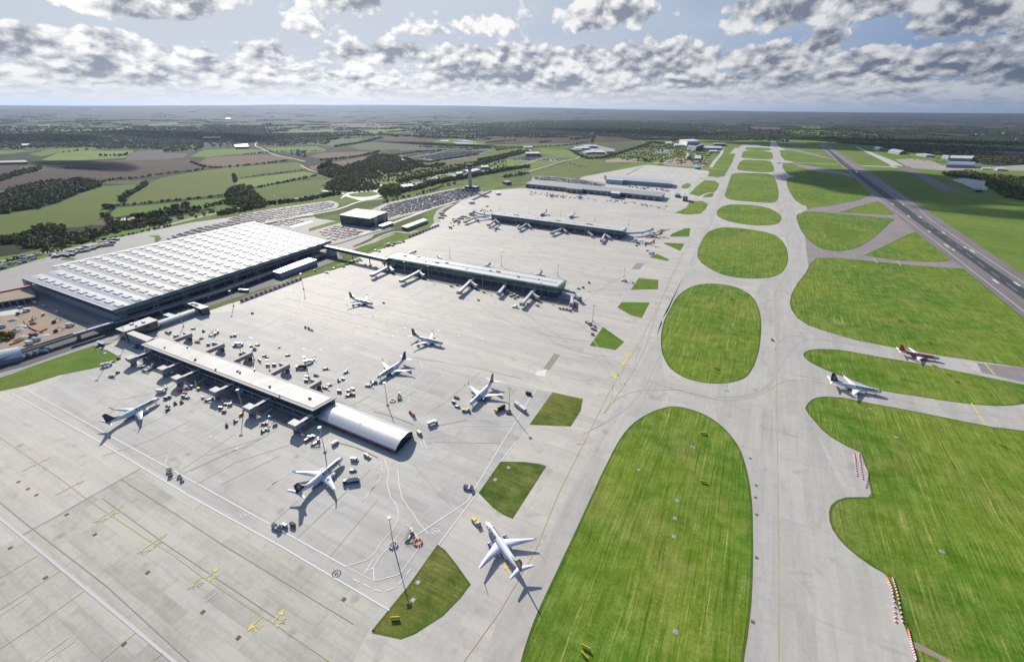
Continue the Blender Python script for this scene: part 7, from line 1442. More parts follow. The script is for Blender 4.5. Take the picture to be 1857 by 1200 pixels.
lines('mossy_joint', Z9, [[(120, 490), (300, 395), (460, 300), (560, 245), (740, 142)], [(0, 320), (120, 420), (560, 760), (1000, 1160)], [(540, 300), (900, 560), (1500, 960)], [(640, 200), (1200, 560), (1860, 960)]], .4, mat('moss', (.32, .31, .27), .95))
ARR = [((265, 85), (110, 160), None, None), ((445, 205), (290, 283), None, None), ((650, 335), (487, 430), '63L', '72R'), ((882, 485), (718, 592), '63R', '72L'), ((1157, 657), (1083, 720), '64L', None), ((985, 780), (1067, 710), '73R', None), ((1500, 878), (1435, 957), '64R', None), ((1300, 1000), (1378, 922), '73L', None)]
lines('tyre_track', Z6a, [[(1250, 700), (1330, 760), (1420, 800), (1560, 1000), (1700, 1190)], [(1060, 700), (1120, 820), (1300, 940), (1500, 990), (1640, 1000)], [(700, 640), (900, 760), (1200, 860), (1500, 900)], [(1480, 1000), (1620, 1060), (1670, 1190)], [(1250, 860), (1100, 760), (1010, 700)], [(200, 1000), (600, 1060), (1000, 1150)], [(1430, 560), (1520, 545), (1800, 545)], [(1400, 640), (1600, 500), (1700, 450)]], .7, mat('tyre_dust', (.40, .385, .36), .85), .2, True)
lines('tyre_track', Z3a, [[(100, 1000), (400, 900), (700, 760)], [(560, 1160), (900, 1000), (1100, 930)], [(900, 1195), (1300, 1000)], [(700, 1100), (1200, 870)], [(200, 620), (500, 560), (600, 500)], [(1700, 500), (1400, 640), (1300, 700)]], .6, mat('tyre_dust'), .2, True)
lines('tyre_track', Z8, [[(560, 740), (700, 730), (800, 660), (815, 500), (805, 300)], [(565, 745), (705, 735), (808, 665), (823, 500), (813, 300)], [(815, 900), (812, 700), (840, 600), (950, 500), (1250, 540)], [(330, 560), (260, 700), (170, 800), (0, 900)], [(420, 130), (330, 330), (250, 560), (100, 800)]], .8, mat('tyre_dust'), .2, True)
b = MB()
def arrow(b, tip, tail, m, w=.5, hl=3.2, z=.23):
    d = np.array(tip) - np.array(tail); d /= np.linalg.norm(d); n = np.array([-d[1], d[0]]); b.line([tail, tuple(np.array(tip) - d * hl)], w, z, m); q = np.array(tip) - d * hl; b.sheet([tip, tuple(q + n * 1.5), tuple(q - n * 1.5)], z, m)
def ground_text(b, s, at, dirv, h, m, z=.23):
    vs, fs = text_mesh(s, h / .72, .03, False); w = max(p[0] for p in vs); d = np.array(dirv) / np.linalg.norm(dirv); n = np.array([-d[1], d[0]]); b.add([(at[0] + (p[0] - w / 2) * d[0] + p[1] * n[0], at[1] + (p[0] - w / 2) * d[1] + p[1] * n[1], z) for p in vs], fs, m)
for tip, tail, s1, s2 in ARR:
    a, c = GP(T(*Z9, [tip, tail])); mm = m_yellow if tip[0] > 1000 else m_yfaint
    if s2 or not s1: arrow(b, a, lerp(a, c, .5), mm); arrow(b, c, lerp(a, c, .5), mm)
    else: arrow(b, a, c, mm)
    if s1: q = lerp(a, c, .35 if s2 else .6); ground_text(b, s1, (q[0] + 4.2, q[1] - 1.0), (0.05, 1), 2.3, mm)
    if s2: q = lerp(a, c, .72); ground_text(b, s2, (q[0] + 4.2, q[1] - 1.0), (0.05, 1), 2.3, mm)
p = GP([(913, 1020), (928, 1047)]); arrow(b, p[0], p[1], m_yellow, .8, 4); p = GP([(1043, 805), (1062, 804)]); arrow(b, p[0], p[1], m_yfaint, .6, 3)
tag(b.build('stand_number_marking'), kind='structure')
b = MB()
for (x, y) in [(55, 560), (98, 213), (148, 250), (192, 282), (352, 385), (500, 490), (240, 717), (778, 690), (653, 1065), (1068, 897), (1255, 1032), (1810, 830)]:
    g = G(*T(*Z9, [(x, y)])[0]); b.box(g[0] - .9, g[0] + .9, g[1] - .9, g[1] + .9, .12, .24, mat('rusty_cover', (.16, .10, .07), .9, var=.2))
for (x, y) in [(1360, 831), (1371, 880), (1370, 902), (1372, 933), (1372, 1011), (1365, 1127)]: g = G(x, y); b.box(g[0] - .8, g[0] + .8, g[1] - .8, g[1] + .8, .12, .26, mat('rusty_cover'))
tag(b.build('drain_cover'), kind='structure')
lines('stand_line', Z2a, [[(410, 640), (440, 640), (700, 700), (1080, 775), (1500, 880), (1800, 960), (2200, 1075)], [(420, 700), (560, 735), (690, 765)], [(890, 800), (1140, 860), (1500, 945), (1800, 1030), (2300, 1180)], [(470, 635), (690, 545)], [(580, 668), (870, 555)], [(690, 690), (1060, 530)], [(780, 710), (1080, 580)], [(890, 735), (1100, 640)], [(920, 740), (1110, 650)], [(990, 755), (1200, 660)], [(1090, 775), (1290, 665)], [(1200, 800), (1370, 720)], [(1300, 825), (1420, 770)], [(1710, 915), (1800, 860)], [(1745, 920), (1800, 880)], [(0, 800), (300, 890), (560, 970)], [(0, 945), (150, 880)], [(0, 1000), (230, 905)]], .5, m_white)
lines('stand_line', Z2a, [[(215, 785), (400, 830), (640, 895), (1000, 980), (1180, 1030)], [(290, 750), (480, 795), (700, 850), (900, 900), (1300, 990)]], .5, m_faint)
b = MB()
for (x, y) in [(215, 795), (315, 750), (395, 750), (375, 845), (480, 795), (400, 775), (600, 797), (575, 890), (680, 842), (700, 750), (800, 855), (820, 850), (780, 945), (900, 880), (895, 870), (1000, 897), (1010, 1010), (1095, 845), (1095, 955), (1295, 890), (1540, 940), (1210, 950), (1385, 880), (740, 575), (490, 705), (240, 1090), (50, 1025), (1320, 975), (1460, 1010), (1620, 1030)]:
    g = G(*T(*Z2a, [(x, y)])[0]); b.box(g[0] - .5, g[0] + .5, g[1] - 5, g[1] + 2, .2, .225, m_faint); b.box(g[0] + .5, g[0] + 3.2, g[1] - .6, g[1] + 1.8, .2, .228, m_white)
for (x, y) in [(915, 600), (1295, 625), (1555, 635), (290, 265), (100, 262), (1100, 195), (1300, 265)]:
    g = G(*T(*(Z1m if x > 800 and y > 500 else Z3a), [(x, y)])[0]); b.box(g[0] - 1.6, g[0] + 1.6, g[1] - 1.2, g[1] + 1.2, .2, .228, m_white)
for (x, y) in [(237, 703), (150, 800), (115, 300), (835, 870), (1010, 950), (790, 690), (950, 60), (570, 430), (880, 260)]:
    g = G(*T(*Z3a, [(x, y)])[0]); b.box(g[0] - 1.2, g[0] + 1.2, g[1] - 1.2, g[1] + 1.2, .2, .228, m_faint)
tag(b.build('stand_box_marking'), kind='structure')
lines('crosswalk', Z3a, [[(1195 + k * 7, 712 - k * 5), (1203 + k * 7, 718 - k * 5)] for k in range(8)] + [[(740 + k * 7, 500 - k * 4), (748 + k * 7, 505 - k * 4)] for k in range(9)], .7, m_white)
lines('crosswalk', Z10, [[(230 + k * 18, 650 - k * 12), (250 + k * 18, 672 - k * 12)] for k in range(9)] + [[(1020 + k * 15, 890 + k * 8), (1005 + k * 15, 925 + k * 8)] for k in range(9)] + [[(620 + k * 14, 590 - k * 8), (634 + k * 14, 610 - k * 8)] for k in range(7)], .5, m_faint)
lines('barrier_line', Z10, [[(430, 790), (560, 820), (680, 860), (900, 940), (980, 975)], [(1280, 990), (1480, 950), (1700, 905)]], .5, mat('green_yellow_barrier', (.38, .37, .22), .8), .5)
lines('barrier_line', Z5a, [[(-20, 0), (150, 50), (280, 90), (420, 120)][1:] and [(490, 5), (620, 40), (700, 75), (770, 110)]], .6, mat('green_yellow_barrier'), .5)
lines('taxi_centre_line', None, [[(1412, 1400), (1411, 1200), (1411, 1000), (1409, 800), (1408, 700), (1406, 600), (1403, 540), (1420, 505), (1437, 480), (1440, 455), (1434, 410), (1424, 370), (1412, 335), (1404, 300), (1402, 258)]], .45, m_yfaint)
lines('taxi_centre_line', None, [[(800, 1260), (840, 1200), (905, 1110), (970, 1000), (1010, 900), (1060, 800), (1100, 720), (1165, 610), (1230, 480), (1290, 360), (1325, 300), (1345, 262)]], .5, m_yfaint)
lines('taxi_centre_line', Z8, [[(800, 925), (770, 870), (700, 810), (620, 775), (520, 740), (400, 712), (290, 680), (240, 640), (220, 600), (235, 540)], [(400, 712), (540, 748), (640, 755), (720, 740), (780, 715), (815, 690), (860, 675), (950, 672), (1030, 690), (1250, 735), (1500, 790), (1857, 840)], [(810, 420), (850, 395), (860, 300)][:0] or [(930, 485), (860, 490), (820, 520), (808, 560)], [(805, 570), (840, 620), (900, 650), (1000, 670)], [(90, 810), (125, 730), (110, 640), (60, 590), (0, 575)], [(90, 810), (150, 745), (250, 715), (400, 712)], [(800, 320), (740, 285), (640, 265)], [(800, 320), (860, 260), (900, 200)], [(1030, 470), (1300, 545), (1857, 650)]], .45, m_yfaint, sm=True)
lines('hold_line', Z8, [[(1690, 600), (1735, 650)], [(1635, 768), (1695, 862)], [(1222, 158), (1240, 180)], [(1322, 168), (1338, 190)]], 1.2, m_yellow)
for (x, y) in [(1137, 645), (1131, 659), (1116, 684)]: g = G(x, y); b = MB(); b.box(g[0] - 4, g[0] + 4, g[1] - 1, g[1] + 1, .2, .222, m_yellow); b.box(g[0] - 1, g[0] + 1, g[1] - 4, g[1] + 4, .2, .226, m_yellow); tag(b.build('taxi_letter'), kind='structure')
lines('runway_edge_line', None, [[(1489, 267), (1540, 312), (1576, 348), (1635.5, 391), (1647, 400), (1723.7, 460), (1857, 565), (2400, 1000)], [(1501, 267.5), (1537, 294), (1591.5, 327.7), (1661, 374), (1688.7, 400), (1772, 456.7), (1857, 513.3), (2500, 940)]], 1.0, m_faint, .27)
cl = [G(*p) for p in [(1499, 266.5), (1560, 313.5), (1627, 361), (1675.3, 402), (1732, 443), (1782, 481.7), (1850, 532), (2400, 950)]]; cl = smooth_line(cl, 30); dash = []; acc = 0; cur = [cl[0]]; on = True
for a, c in zip(cl[:-1], cl[1:]):
    acc += math.hypot(c[0] - a[0], c[1] - a[1]); cur.append(c)
    if acc > (30 if on else 24):
        if on: dash.append(cur)
        on = not on; acc = 0; cur = [c]
b = MB(); [b.line([d[0], d[-1]], .8, .28, mat('grey_marking', (.38, .38, .37), .8)) for d in dash]; tag(b.build('runway_centre_dash'), kind='structure')
b = MB()
for (x, y, tr, L) in [(960, 275, (6, 1557, 400), 30), (1030, 318, (6, 1557, 400), 14), (1160, 293, (6, 1557, 400), 14), (1235, 330, (6, 1557, 400), 30), (768, 120, (6, 1557, 400), 22), (925, 135, (6, 1557, 400), 22), (1490, 660, (6, 1557, 400), 24), (1722, 690, (6, 1557, 400), 24), (935, 775, Z7, 24), (1010, 780, Z7, 24), (1048, 860, Z7, 24), (1130, 868, Z7, 24), (540, 462, Z7, 26), (605, 490, Z7, 26), (450, 400, Z7, 30), (470, 404, Z7, 30)]:
    g = G(*T(*tr, [(x, y)])[0]); b.box(g[0] - 1.7, g[0] + 1.7, g[1] - L / 2.4, g[1] + L / 2.4, .25, .285, m_faint)
tag(b.build('touchdown_marking'), kind='structure')

# ---------------------------------------------------------------- trees
def leaf_cloud(seed, nq, sx=1.0, sz=1.0, q=.34):
    r = np.random.RandomState(seed); vs = []; fs = []
    lob = [(r.uniform(-.42, .42), r.uniform(-.42, .42), r.uniform(.45, .95), r.uniform(.42, .62)) for _ in range(5)] + [(0, 0, .62, .68)]
    for k in range(nq):
        l = lob[r.randint(len(lob))]; d = r.normal(size=3); d /= np.linalg.norm(d); d[2] = abs(d[2]) * .9 + d[2] * .1 if r.rand() < .7 else d[2]
        c = np.array([l[0], l[1], l[2]]) + d * l[3] * r.uniform(.72, 1.08); n = d + r.normal(size=3) * .55; n /= np.linalg.norm(n); u = np.cross(n, [0.3, .2, 1]); u /= np.linalg.norm(u); v = np.cross(n, u); s = q * r.uniform(.55, 1.15)
        o = len(vs); w = r.uniform(.6, 1, 4)
        vs += [c + (-u - v) * s * .5 * w[0], c + (u - v) * s * .5 * w[1], c + (u + v) * s * .5 * w[2], c + (-u + v) * s * .5 * w[3]]; fs.append((o, o + 1, o + 2, o + 3))
    for l in lob:   # ragged inner mass
        o = len(vs); t = (1 + 5 ** .5) / 2; ic = np.array([(-1, t, 0), (1, t, 0), (-1, -t, 0), (1, -t, 0), (0, -1, t), (0, 1, t), (0, -1, -t), (0, 1, -t), (t, 0, -1), (t, 0, 1), (-t, 0, -1), (-t, 0, 1)]) / 1.9
        for p in ic: vs.append(np.array([l[0], l[1], l[2]]) + p * l[3] * .80 * r.uniform(.75, 1.1))
        fs += [tuple(o + i for i in f) for f in [(0, 11, 5), (0, 5, 1), (0, 1, 7), (0, 7, 10), (0, 10, 11), (1, 5, 9), (5, 11, 4), (11, 10, 2), (10, 7, 6), (7, 1, 8), (3, 9, 4), (3, 4, 2), (3, 2, 6), (3, 6, 8), (3, 8, 9), (4, 9, 5), (2, 4, 11), (6, 2, 10), (8, 6, 7), (9, 8, 1)]]
    vs = np.array(vs); vs[:, 0] *= sx; vs[:, 1] *= sx; vs[:, 2] *= sz; return vs, fs
def tris(vs, fs):
    out = []
    for f in fs: out += [f[:3]] if len(f) == 3 else [(f[0], f[1], f[2]), (f[0], f[2], f[3])]
    return vs, np.array(out)
def merged(name, bases, places, mats, kind='stuff'):
    """places: (base index, x, y, z, sxy, sz, rot, material index)"""
    V = []; F = []; MI = []; o = 0
    for (bi, x, y, z, s, h, a, mi) in places:
        vs, ts = bases[bi]; c, q = math.cos(a), math.sin(a); w = np.empty_like(vs); w[:, 0] = (vs[:, 0] * c - vs[:, 1] * q) * s + x; w[:, 1] = (vs[:, 0] * q + vs[:, 1] * c) * s + y; w[:, 2] = vs[:, 2] * h + z
        V.append(w); F.append(ts + o); MI.append(np.full(len(ts), mi) if np.isscalar(mi) else mi); o += len(vs)
    V = np.concatenate(V).astype(np.float32); F = np.concatenate(F).astype(np.int32); MI = np.concatenate(MI).astype(np.int32); me = bpy.data.meshes.new(name)
    me.vertices.add(len(V)); me.vertices.foreach_set('co', V.ravel()); me.loops.add(F.size); me.loops.foreach_set('vertex_index', F.ravel()); me.polygons.add(len(F)); me.polygons.foreach_set('loop_start', np.arange(0, F.size, 3, dtype=np.int32)); me.polygons.foreach_set('loop_total', np.full(len(F), 3, dtype=np.int32))
    for m in mats: me.materials.append(m)
    me.polygons.foreach_set('material_index', MI); me.update(calc_edges=True); o_ = bpy.data.objects.new(name, me); COL.objects.link(o_); return tag(o_, kind=kind)
nr = np.random.RandomState(5)
POOL = []   # (dist, x, y, height, width, mat index, region)
MT = [m_leafd, m_leafm, m_leafy, m_leafr]
def wood(region, tr, pts, sp, h, mix):
    P = GP(T(*tr, pts)); xs = [p[0] for p in P]; ys = [p[1] for p in P]; n = int((max(xs) - min(xs)) * (max(ys) - min(ys)) / sp / sp)
    for _ in range(min(n, 60000)):
        x, y = nr.uniform(min(xs), max(xs)), nr.uniform(min(ys), max(ys))
        if inpoly(x, y, P): hh = h * nr.uniform(.5, 1.05); POOL.append([math.hypot(x, y), x, y, hh, hh * nr.uniform(.42, .6) + sp * .10, nr.choice(4, p=mix), region])
def belt(region, tr, pts, wd, sp, h, mix, gap=0.0):
    P = smooth_line(GP(T(*tr, pts)), 8)
    for a, c in zip(P[:-1], P[1:]):
        L = math.hypot(c[0] - a[0], c[1] - a[1]); n = L * max(wd, sp) / sp / sp
        for _ in range(int(n) + (nr.rand() < n % 1)):
            if nr.rand() < gap: continue
            t = nr.rand(); e = ((c[0] - a[0]) / (L + 1e-6), (c[1] - a[1]) / (L + 1e-6)); o = nr.uniform(-.5, .5) * wd; x = a[0] + (c[0] - a[0]) * t - e[1] * o; y = a[1] + (c[1] - a[1]) * t + e[0] * o; hh = h * nr.uniform(.55, 1.2)
            POOL.append([math.hypot(x, y), x, y, hh, hh * nr.uniform(.45, .65), nr.choice(4, p=mix), region])
DK = [.55, .35, .10, 0]; MD = [.25, .42, .28, .05]; YL = [.08, .30, .57, .05]; AU = [.2, .15, .25, .4]
wood('the wood left of the long green field', Z4, [(0, 720), (50, 700), (120, 670), (250, 640), (420, 620), (560, 605), (690, 620), (720, 650), (540, 700), (420, 760), (300, 800), (120, 825), (0, 850), (-150, 870), (-150, 760)], 9, 13, DK)
wood('the dark village wood', Z4, [(-100, 300), (560, 285), (900, 265), (1857, 250), (1857, 325), (1450, 350), (1400, 398), (1150, 410), (1140, 390), (700, 390), (640, 375), (200, 385), (160, 390), (-100, 395)], 27, 13, MD)
wood('the trees behind the coach park', ZU, [(-100, 220), (40, 200), (180, 165), (230, 130), (340, 110), (440, 120), (430, 190), (500, 170), (600, 140), (660, 180), (640, 215), (500, 240), (420, 270), (230, 275), (100, 230), (-50, 280)], 8, 10, MD)
wood('the trees around the farm sheds', ZU, [(690, 30), (900, 100), (1000, 60), (1170, 70), (1160, 100), (1020, 110), (820, 145), (650, 200), (640, 160), (760, 120)], 8, 10, MD)
wood('the yellowing wood by the roundabout', Z5, [(560, 650), (640, 610), (720, 560), (860, 540), (960, 560), (950, 590), (820, 620), (960, 645), (940, 670), (830, 690), (740, 690), (700, 680), (600, 680)], 9, 10, YL)
wood('the dark wood above the roundabout', Z5, [(530, 560), (640, 500), (700, 520), (860, 470), (930, 430), (1080, 440), (1130, 480), (1280, 500), (1180, 540), (1000, 560), (940, 540), (760, 560), (620, 590)], 10, 12, MD)
wood('the yellowing clump above the car park strip', Z4, [(1590, 700), (1660, 650), (1780, 660), (1790, 700), (1857, 760), (1857, 800), (1700, 800), (1590, 780)], 9, 11, YL)
wood('the trees right of the roundabout', Z5, [(970, 650), (1080, 640), (1120, 690), (1100, 720), (1000, 735), (960, 700)], 8, 9, YL)
wood('the great forest beyond the fields', Z6, [(-60, 252), (200, 228), (420, 206), (700, 202), (900, 204), (1200, 216), (1500, 246), (1520, 290), (1100, 303), (700, 298), (350, 295), (60, 300), (-60, 300)], 26, 17, DK)
wood('the scattered trees about the great forest', Z6, [(-500, 235), (100, 205), (420, 190), (1000, 190), (1857, 230), (1857, 290), (1500, 300), (-500, 300)], 75, 15, DK)
wood('the scattered trees about the village wood', Z4, [(-200, 280), (300, 250), (900, 235), (1857, 225), (1857, 345), (1450, 350), (-200, 330)], 60, 14, DK)
wood('the wood behind the far hangars', Z6, [(1490, 300), (1700, 280), (1857, 290), (1857, 320), (1720, 335), (1600, 325), (1490, 318)], 20, 14, MD)
wood('the dark belt at the right', Z7, [(-60, 300), (300, 298), (640, 330), (860, 330), (1300, 320), (1857, 330), (2300, 350), (2300, 440), (1857, 412), (1500, 400), (1300, 418), (1050, 405), (880, 372), (640, 355), (280, 325), (-60, 325)], 20, 15, [.8, .15, 0, .05])
wood('the autumn wood behind the hangars', Z7, [(840, 362), (1000, 350), (1250, 360), (1330, 380), (1400, 400), (1280, 430), (1060, 412), (900, 390)], 14, 14, AU)
wood('the wood by the training compound', Z7, [(1270, 565), (1450, 548), (1600, 580), (1750, 590), (1857, 600), (2200, 640), (2200, 820), (1857, 750), (1730, 735), (1590, 650), (1610, 610), (1500, 600), (1350, 585)], 11, 12, DK)
wood('the left wood by the lane', Z4, [(-100, 560), (0, 590), (60, 570), (200, 530), (300, 510), (290, 540), (150, 570), (0, 620), (-100, 640)], 10, 11, DK)
wood('the shrubs between the long belts', Z5, [(1000, 720), (1100, 620), (1300, 575), (1857, 445), (1857, 540), (1560, 590), (1150, 690)], 24, 6, YL)
wood('the planting left of the long belts', Z5, [(830, 640), (960, 560), (1200, 545), (1600, 480), (1857, 420), (1857, 450), (1560, 520), (1090, 610)], 17, 7, YL)
wood('the shrubs on the works land', Z6, [(850, 455), (1000, 405), (1180, 345), (1500, 350), (1600, 400), (1560, 500), (1340, 490), (1090, 480)], 26, 6, MD)
wood('the gardens round the village road', Z5, [(60, 280), (500, 280), (640, 300), (600, 360), (480, 350), (300, 370), (120, 360)], 26, 10, MD)
wood('the trees behind the far right hangars', Z7, [(1280, 425), (1420, 400), (1857, 430), (2000, 470), (1857, 500), (1560, 480), (1300, 450)], 26, 10, AU)
wood('the scrub above the car park strip', Z4, [(700, 930), (1000, 880), (1300, 830), (1600, 800), (1600, 830), (1200, 900), (800, 980)], 18, 6, YL)
for rg, tr, pts, wd, sp, h, mix in [
 ('the long belt beyond the control tower', Z5, [(1090, 620), (1300, 575), (1560, 520), (1857, 445), (2000, 405)], 26, 7, 10, YL), ('the belt behind the control tower', Z5, [(960, 705), (1150, 680), (1400, 620), (1560, 590), (1857, 535), (2010, 515)], 24, 7, 11, MD),
 ('the orange trees by the big car park', Z5, [(980, 770), (1150, 725), (1300, 690), (1400, 655), (1500, 630)], 5, 14, 7, AU), ('the ring road belt', Z6, [(600, 400), (700, 450), (800, 455), (870, 440), (1000, 400), (1150, 350), (1200, 340)], 22, 8, 9, YL), ('the hedge by the glass office', Z6, [(250, 400), (100, 440), (-60, 470)], 22, 8, 9, YL),
 ('the hedge above the car park strip', Z5, [(0, 800), (180, 775), (420, 750), (560, 720), (690, 700)], 16, 6, 9, MD), ('the hedge above the car park strip', Z4, [(1857, 790), (1640, 830), (1540, 850)], 16, 6, 9, MD),
 ('the field hedge by the tree lined track', Z4, [(1040, 625), (960, 680), (880, 720), (860, 760)], 14, 7, 9, DK), ('the hedge below the big field', Z4, [(760, 790), (900, 780), (1280, 745)], 8, 6, 6, DK), ('the hedge over the far pasture', Z4, [(1300, 745), (1560, 715), (1620, 700)], 7, 6, 6, DK),
 ('the hedge by the striped field', Z5, [(100, 660), (250, 630), (520, 575)], 8, 6, 6, DK), ('the hedge by the striped field', Z5, [(-60, 595), (250, 560), (430, 535)], 4, 7, 4, DK), ('the hedge under the stubble field', Z4, [(1340, 480), (1500, 520), (1857, 490), (2030, 468)], 10, 7, 7, DK),
 ('the hedge by the ploughed field', Z4, [(700, 625), (830, 600), (960, 595), (1100, 570), (1240, 555), (1340, 545), (1430, 530)], 9, 8, 7, MD), ('the trees in the ploughed field', Z4, [(450, 525), (620, 530), (740, 535)], 14, 9, 8, DK), ('the hedge round the stubble', Z5, [(540, 470), (700, 455), (850, 435), (960, 405)], 12, 7, 8, MD),
 ('the hedge below the orchard field', Z5, [(640, 375), (860, 340), (930, 320), (980, 310)], 20, 10, 11, DK), ('the field trees at the left', Z4, [(440, 415), (570, 400), (640, 392)], 6, 26, 12, DK), ('the field trees at the left', Z4, [(700, 440), (790, 438), (850, 440), (900, 425)], 8, 20, 13, DK), ('the hedge by the striped field', Z4, [(1640, 570), (1655, 620)], 10, 8, 9, DK),
 ('the tall poplars', Z5, [(535, 530), (600, 515), (615, 495)], 8, 9, 20, YL), ('the shrubs in the rough grass', Z6, [(500, 500), (600, 490), (700, 520)], 30, 18, 4, MD), ('the bushes behind the cargo sheds', Z6, [(290, 560), (200, 575), (130, 590)], 30, 9, 8, MD), ('the bushes on the works land', Z6, [(880, 440), (1050, 450), (1200, 470)], 40, 14, 6, MD), ('the bushes on the works land', Z6, [(1050, 380), (1200, 375), (1350, 385)], 60, 14, 7, MD),
 ('the trees by the white works', Z6, [(1120, 345), (1200, 345), (1250, 355)], 60, 14, 12, DK), ('the hedge by the verge', ZU, [(1180, 35), (1460, -30), (1640, -70)], 12, 7, 9, MD), ('the hedge by the verge', ZU, [(640, 222), (1000, 145), (1165, 112)], 6, 5, 4, DK), ('the hedge by the verge', ZU, [(-100, 400), (0, 365), (280, 300), (420, 280)], 6, 5, 4, DK),
 ('the bush bank on the site', (4.615, 0, 430), [(-60, 850), (20, 840), (60, 870)], 14, 5, 5, YL), ('the round bush under the guideway', (4.615, 0, 430), [(450, 930), (500, 930)], 5, 4, 3, YL), ('the hedge in the pastures', Z4, [(750, 790), (770, 810)], 16, 9, 11, DK), ('the trees above the pasture', Z4, [(1130, 820), (1250, 800), (1330, 790)], 26, 9, 10, MD), ('the trees above the pasture', Z4, [(950, 880), (1080, 850), (1200, 850)], 34, 9, 10, MD),
 ('the hedge between far fields', Z5, [(0, 430), (250, 410), (560, 405)], 9, 9, 8, DK), ('the hedge between far fields', Z5, [(560, 290), (900, 290), (1300, 300), (1600, 320)], 30, 14, 12, DK), ('the hedge between far fields', Z5, [(1240, 375), (1600, 385), (1850, 375)], 20, 10, 9, YL), ('the hedge between far fields', Z6, [(70, 400), (200, 385), (400, 375), (560, 365), (720, 345)], 16, 10, 9, MD), ('the hedge between far fields', Z6, [(0, 350), (120, 335), (220, 330)], 18, 11, 9, DK), ('the hedge between far fields', Z6, [(750, 345), (760, 300)], 20, 12, 9, DK),
 ('the hedge between far fields', Z6, [(380, 345), (450, 335)], 30, 12, 10, DK), ('the car park hedges', ZCC, [(560, 340), (800, 300), (1100, 255), (1260, 230)], 14, 8, 8, AU), ('the car park hedges', ZCC, [(250, 275), (350, 320), (560, 330)], 30, 9, 8, MD), ('the car park hedges', ZCC, [(0, 330), (200, 370), (560, 400), (760, 360)], 40, 9, 9, MD), ('the car park hedges', ZCC, [(0, 260), (400, 200), (800, 170)], 16, 9, 8, MD), ('the car park hedges', ZCC, [(1100, 170), (1350, 150), (1600, 160)], 14, 9, 7, MD)]:
    belt(rg, tr, pts, wd, sp, h, mix)
# hedgerows and copses out to the horizon
for k in range(520):
    px = nr.uniform(-100, 1950); py = 206 + 42 * nr.rand() ** 1.5 + (px / 1857) * 8; x, y = G(px, py)
    if math.hypot(x, y) > 26000: continue
    a = nr.uniform(0, 3.14); L = nr.uniform(150, 900); wd = nr.choice([8, 8, 12, 60, 120]); sp = 16 if wd < 20 else 24; n = int(L * max(wd, 16) / sp / sp); n = min(n, 90)
    for _ in range(n):
        t, o = nr.uniform(-.5, .5) * L, nr.uniform(-.5, .5) * wd; xx, yy = x + math.cos(a) * t - math.sin(a) * o, y + math.sin(a) * t + math.cos(a) * o; hh = nr.uniform(9, 17); POOL.append([math.hypot(xx, yy), xx, yy, hh, hh * nr.uniform(.7, 1.0), nr.choice(4, p=DK), 'far'])
# keep trees off tarmac inside the frame of the lots, choose the individuals by apparent size
def inview(x, y):
    c = RM.T @ np.array([x, y, -H]); return c[2] < 0 and abs(c[0] / c[2]) < 1857 / 2 / FPX * 1.02 and abs(c[1] / c[2]) < .75
vis = [t for t in POOL if inview(t[1], t[2])]; vis.sort(key=lambda t: -t[3] / t[0]); ind = vis[:250]; ids = set(id(t) for t in ind); rest = [t for t in POOL if id(t) not in ids]
KN = ['dark green', 'mid green', 'yellowing', 'russet']
crowns = [leaf_cloud(20 + k, 150, .9 + .1 * (k % 2), 1.0, .30) for k in range(3)]
TP = {}
for t in ind:
    mi, vi = int(t[5]), rnd.randrange(3)
    if (mi, vi) not in TP:
        r = empty('tree'); b = MB(); vs, fs = crowns[vi]; b.add([tuple(v) for v in vs], fs, MT[mi]); b.build('crown', r)
        b = MB(); b.tube((0, 0, -.05), (0, 0, .62), .055, .03, m_bark, 6); b.tube((0, 0, .35), (.28, .1, .8), .025, .012, m_bark, 5); b.tube((0, 0, .4), (-.22, .2, .85), .025, .012, m_bark, 5); b.build('trunk', r); TP[(mi, vi)] = register(r); o = r
    else: o = copy_tree(TP[(mi, vi)])
    o.location = (t[1], t[2], .1); o.scale = (t[4] * 1.15, t[4] * 1.15, t[3] * .72); o.rotation_euler = (0, 0, rnd.uniform(0, 6.3))
    sz_ = 'tall ' if t[3] > 11.5 else 'low ' if t[3] < 7.5 else 'middling '; tag(o, sz_ + KN[mi] + ' tree in ' + t[6], 'tree', sz_ + KN[mi] + ' trees in ' + t[6])
LOW = [tris(*leaf_cloud(50 + k, 34, 1, 1, .42)) for k in range(4)]; TINY = [tris(*leaf_cloud(80 + k, 6, 1, 1, .6)) for k in range(3)]
groups = {}
for t in rest: groups.setdefault('far_woodland' if t[0] > 2600 else 'woodland', []).append(t)
for nm, L in groups.items():
    P_ = [((rnd.randrange(3)) if t[0] > 2600 else rnd.randrange(4), t[1], t[2], terr(t[1], t[2]) - .2, t[4] * 1.2, t[3] * .75, rnd.uniform(0, 6.3), int(t[5])) for t in L]
    merged(nm, TINY if nm == 'far_woodland' else LOW, P_, MT)
print('TREES', len(POOL))

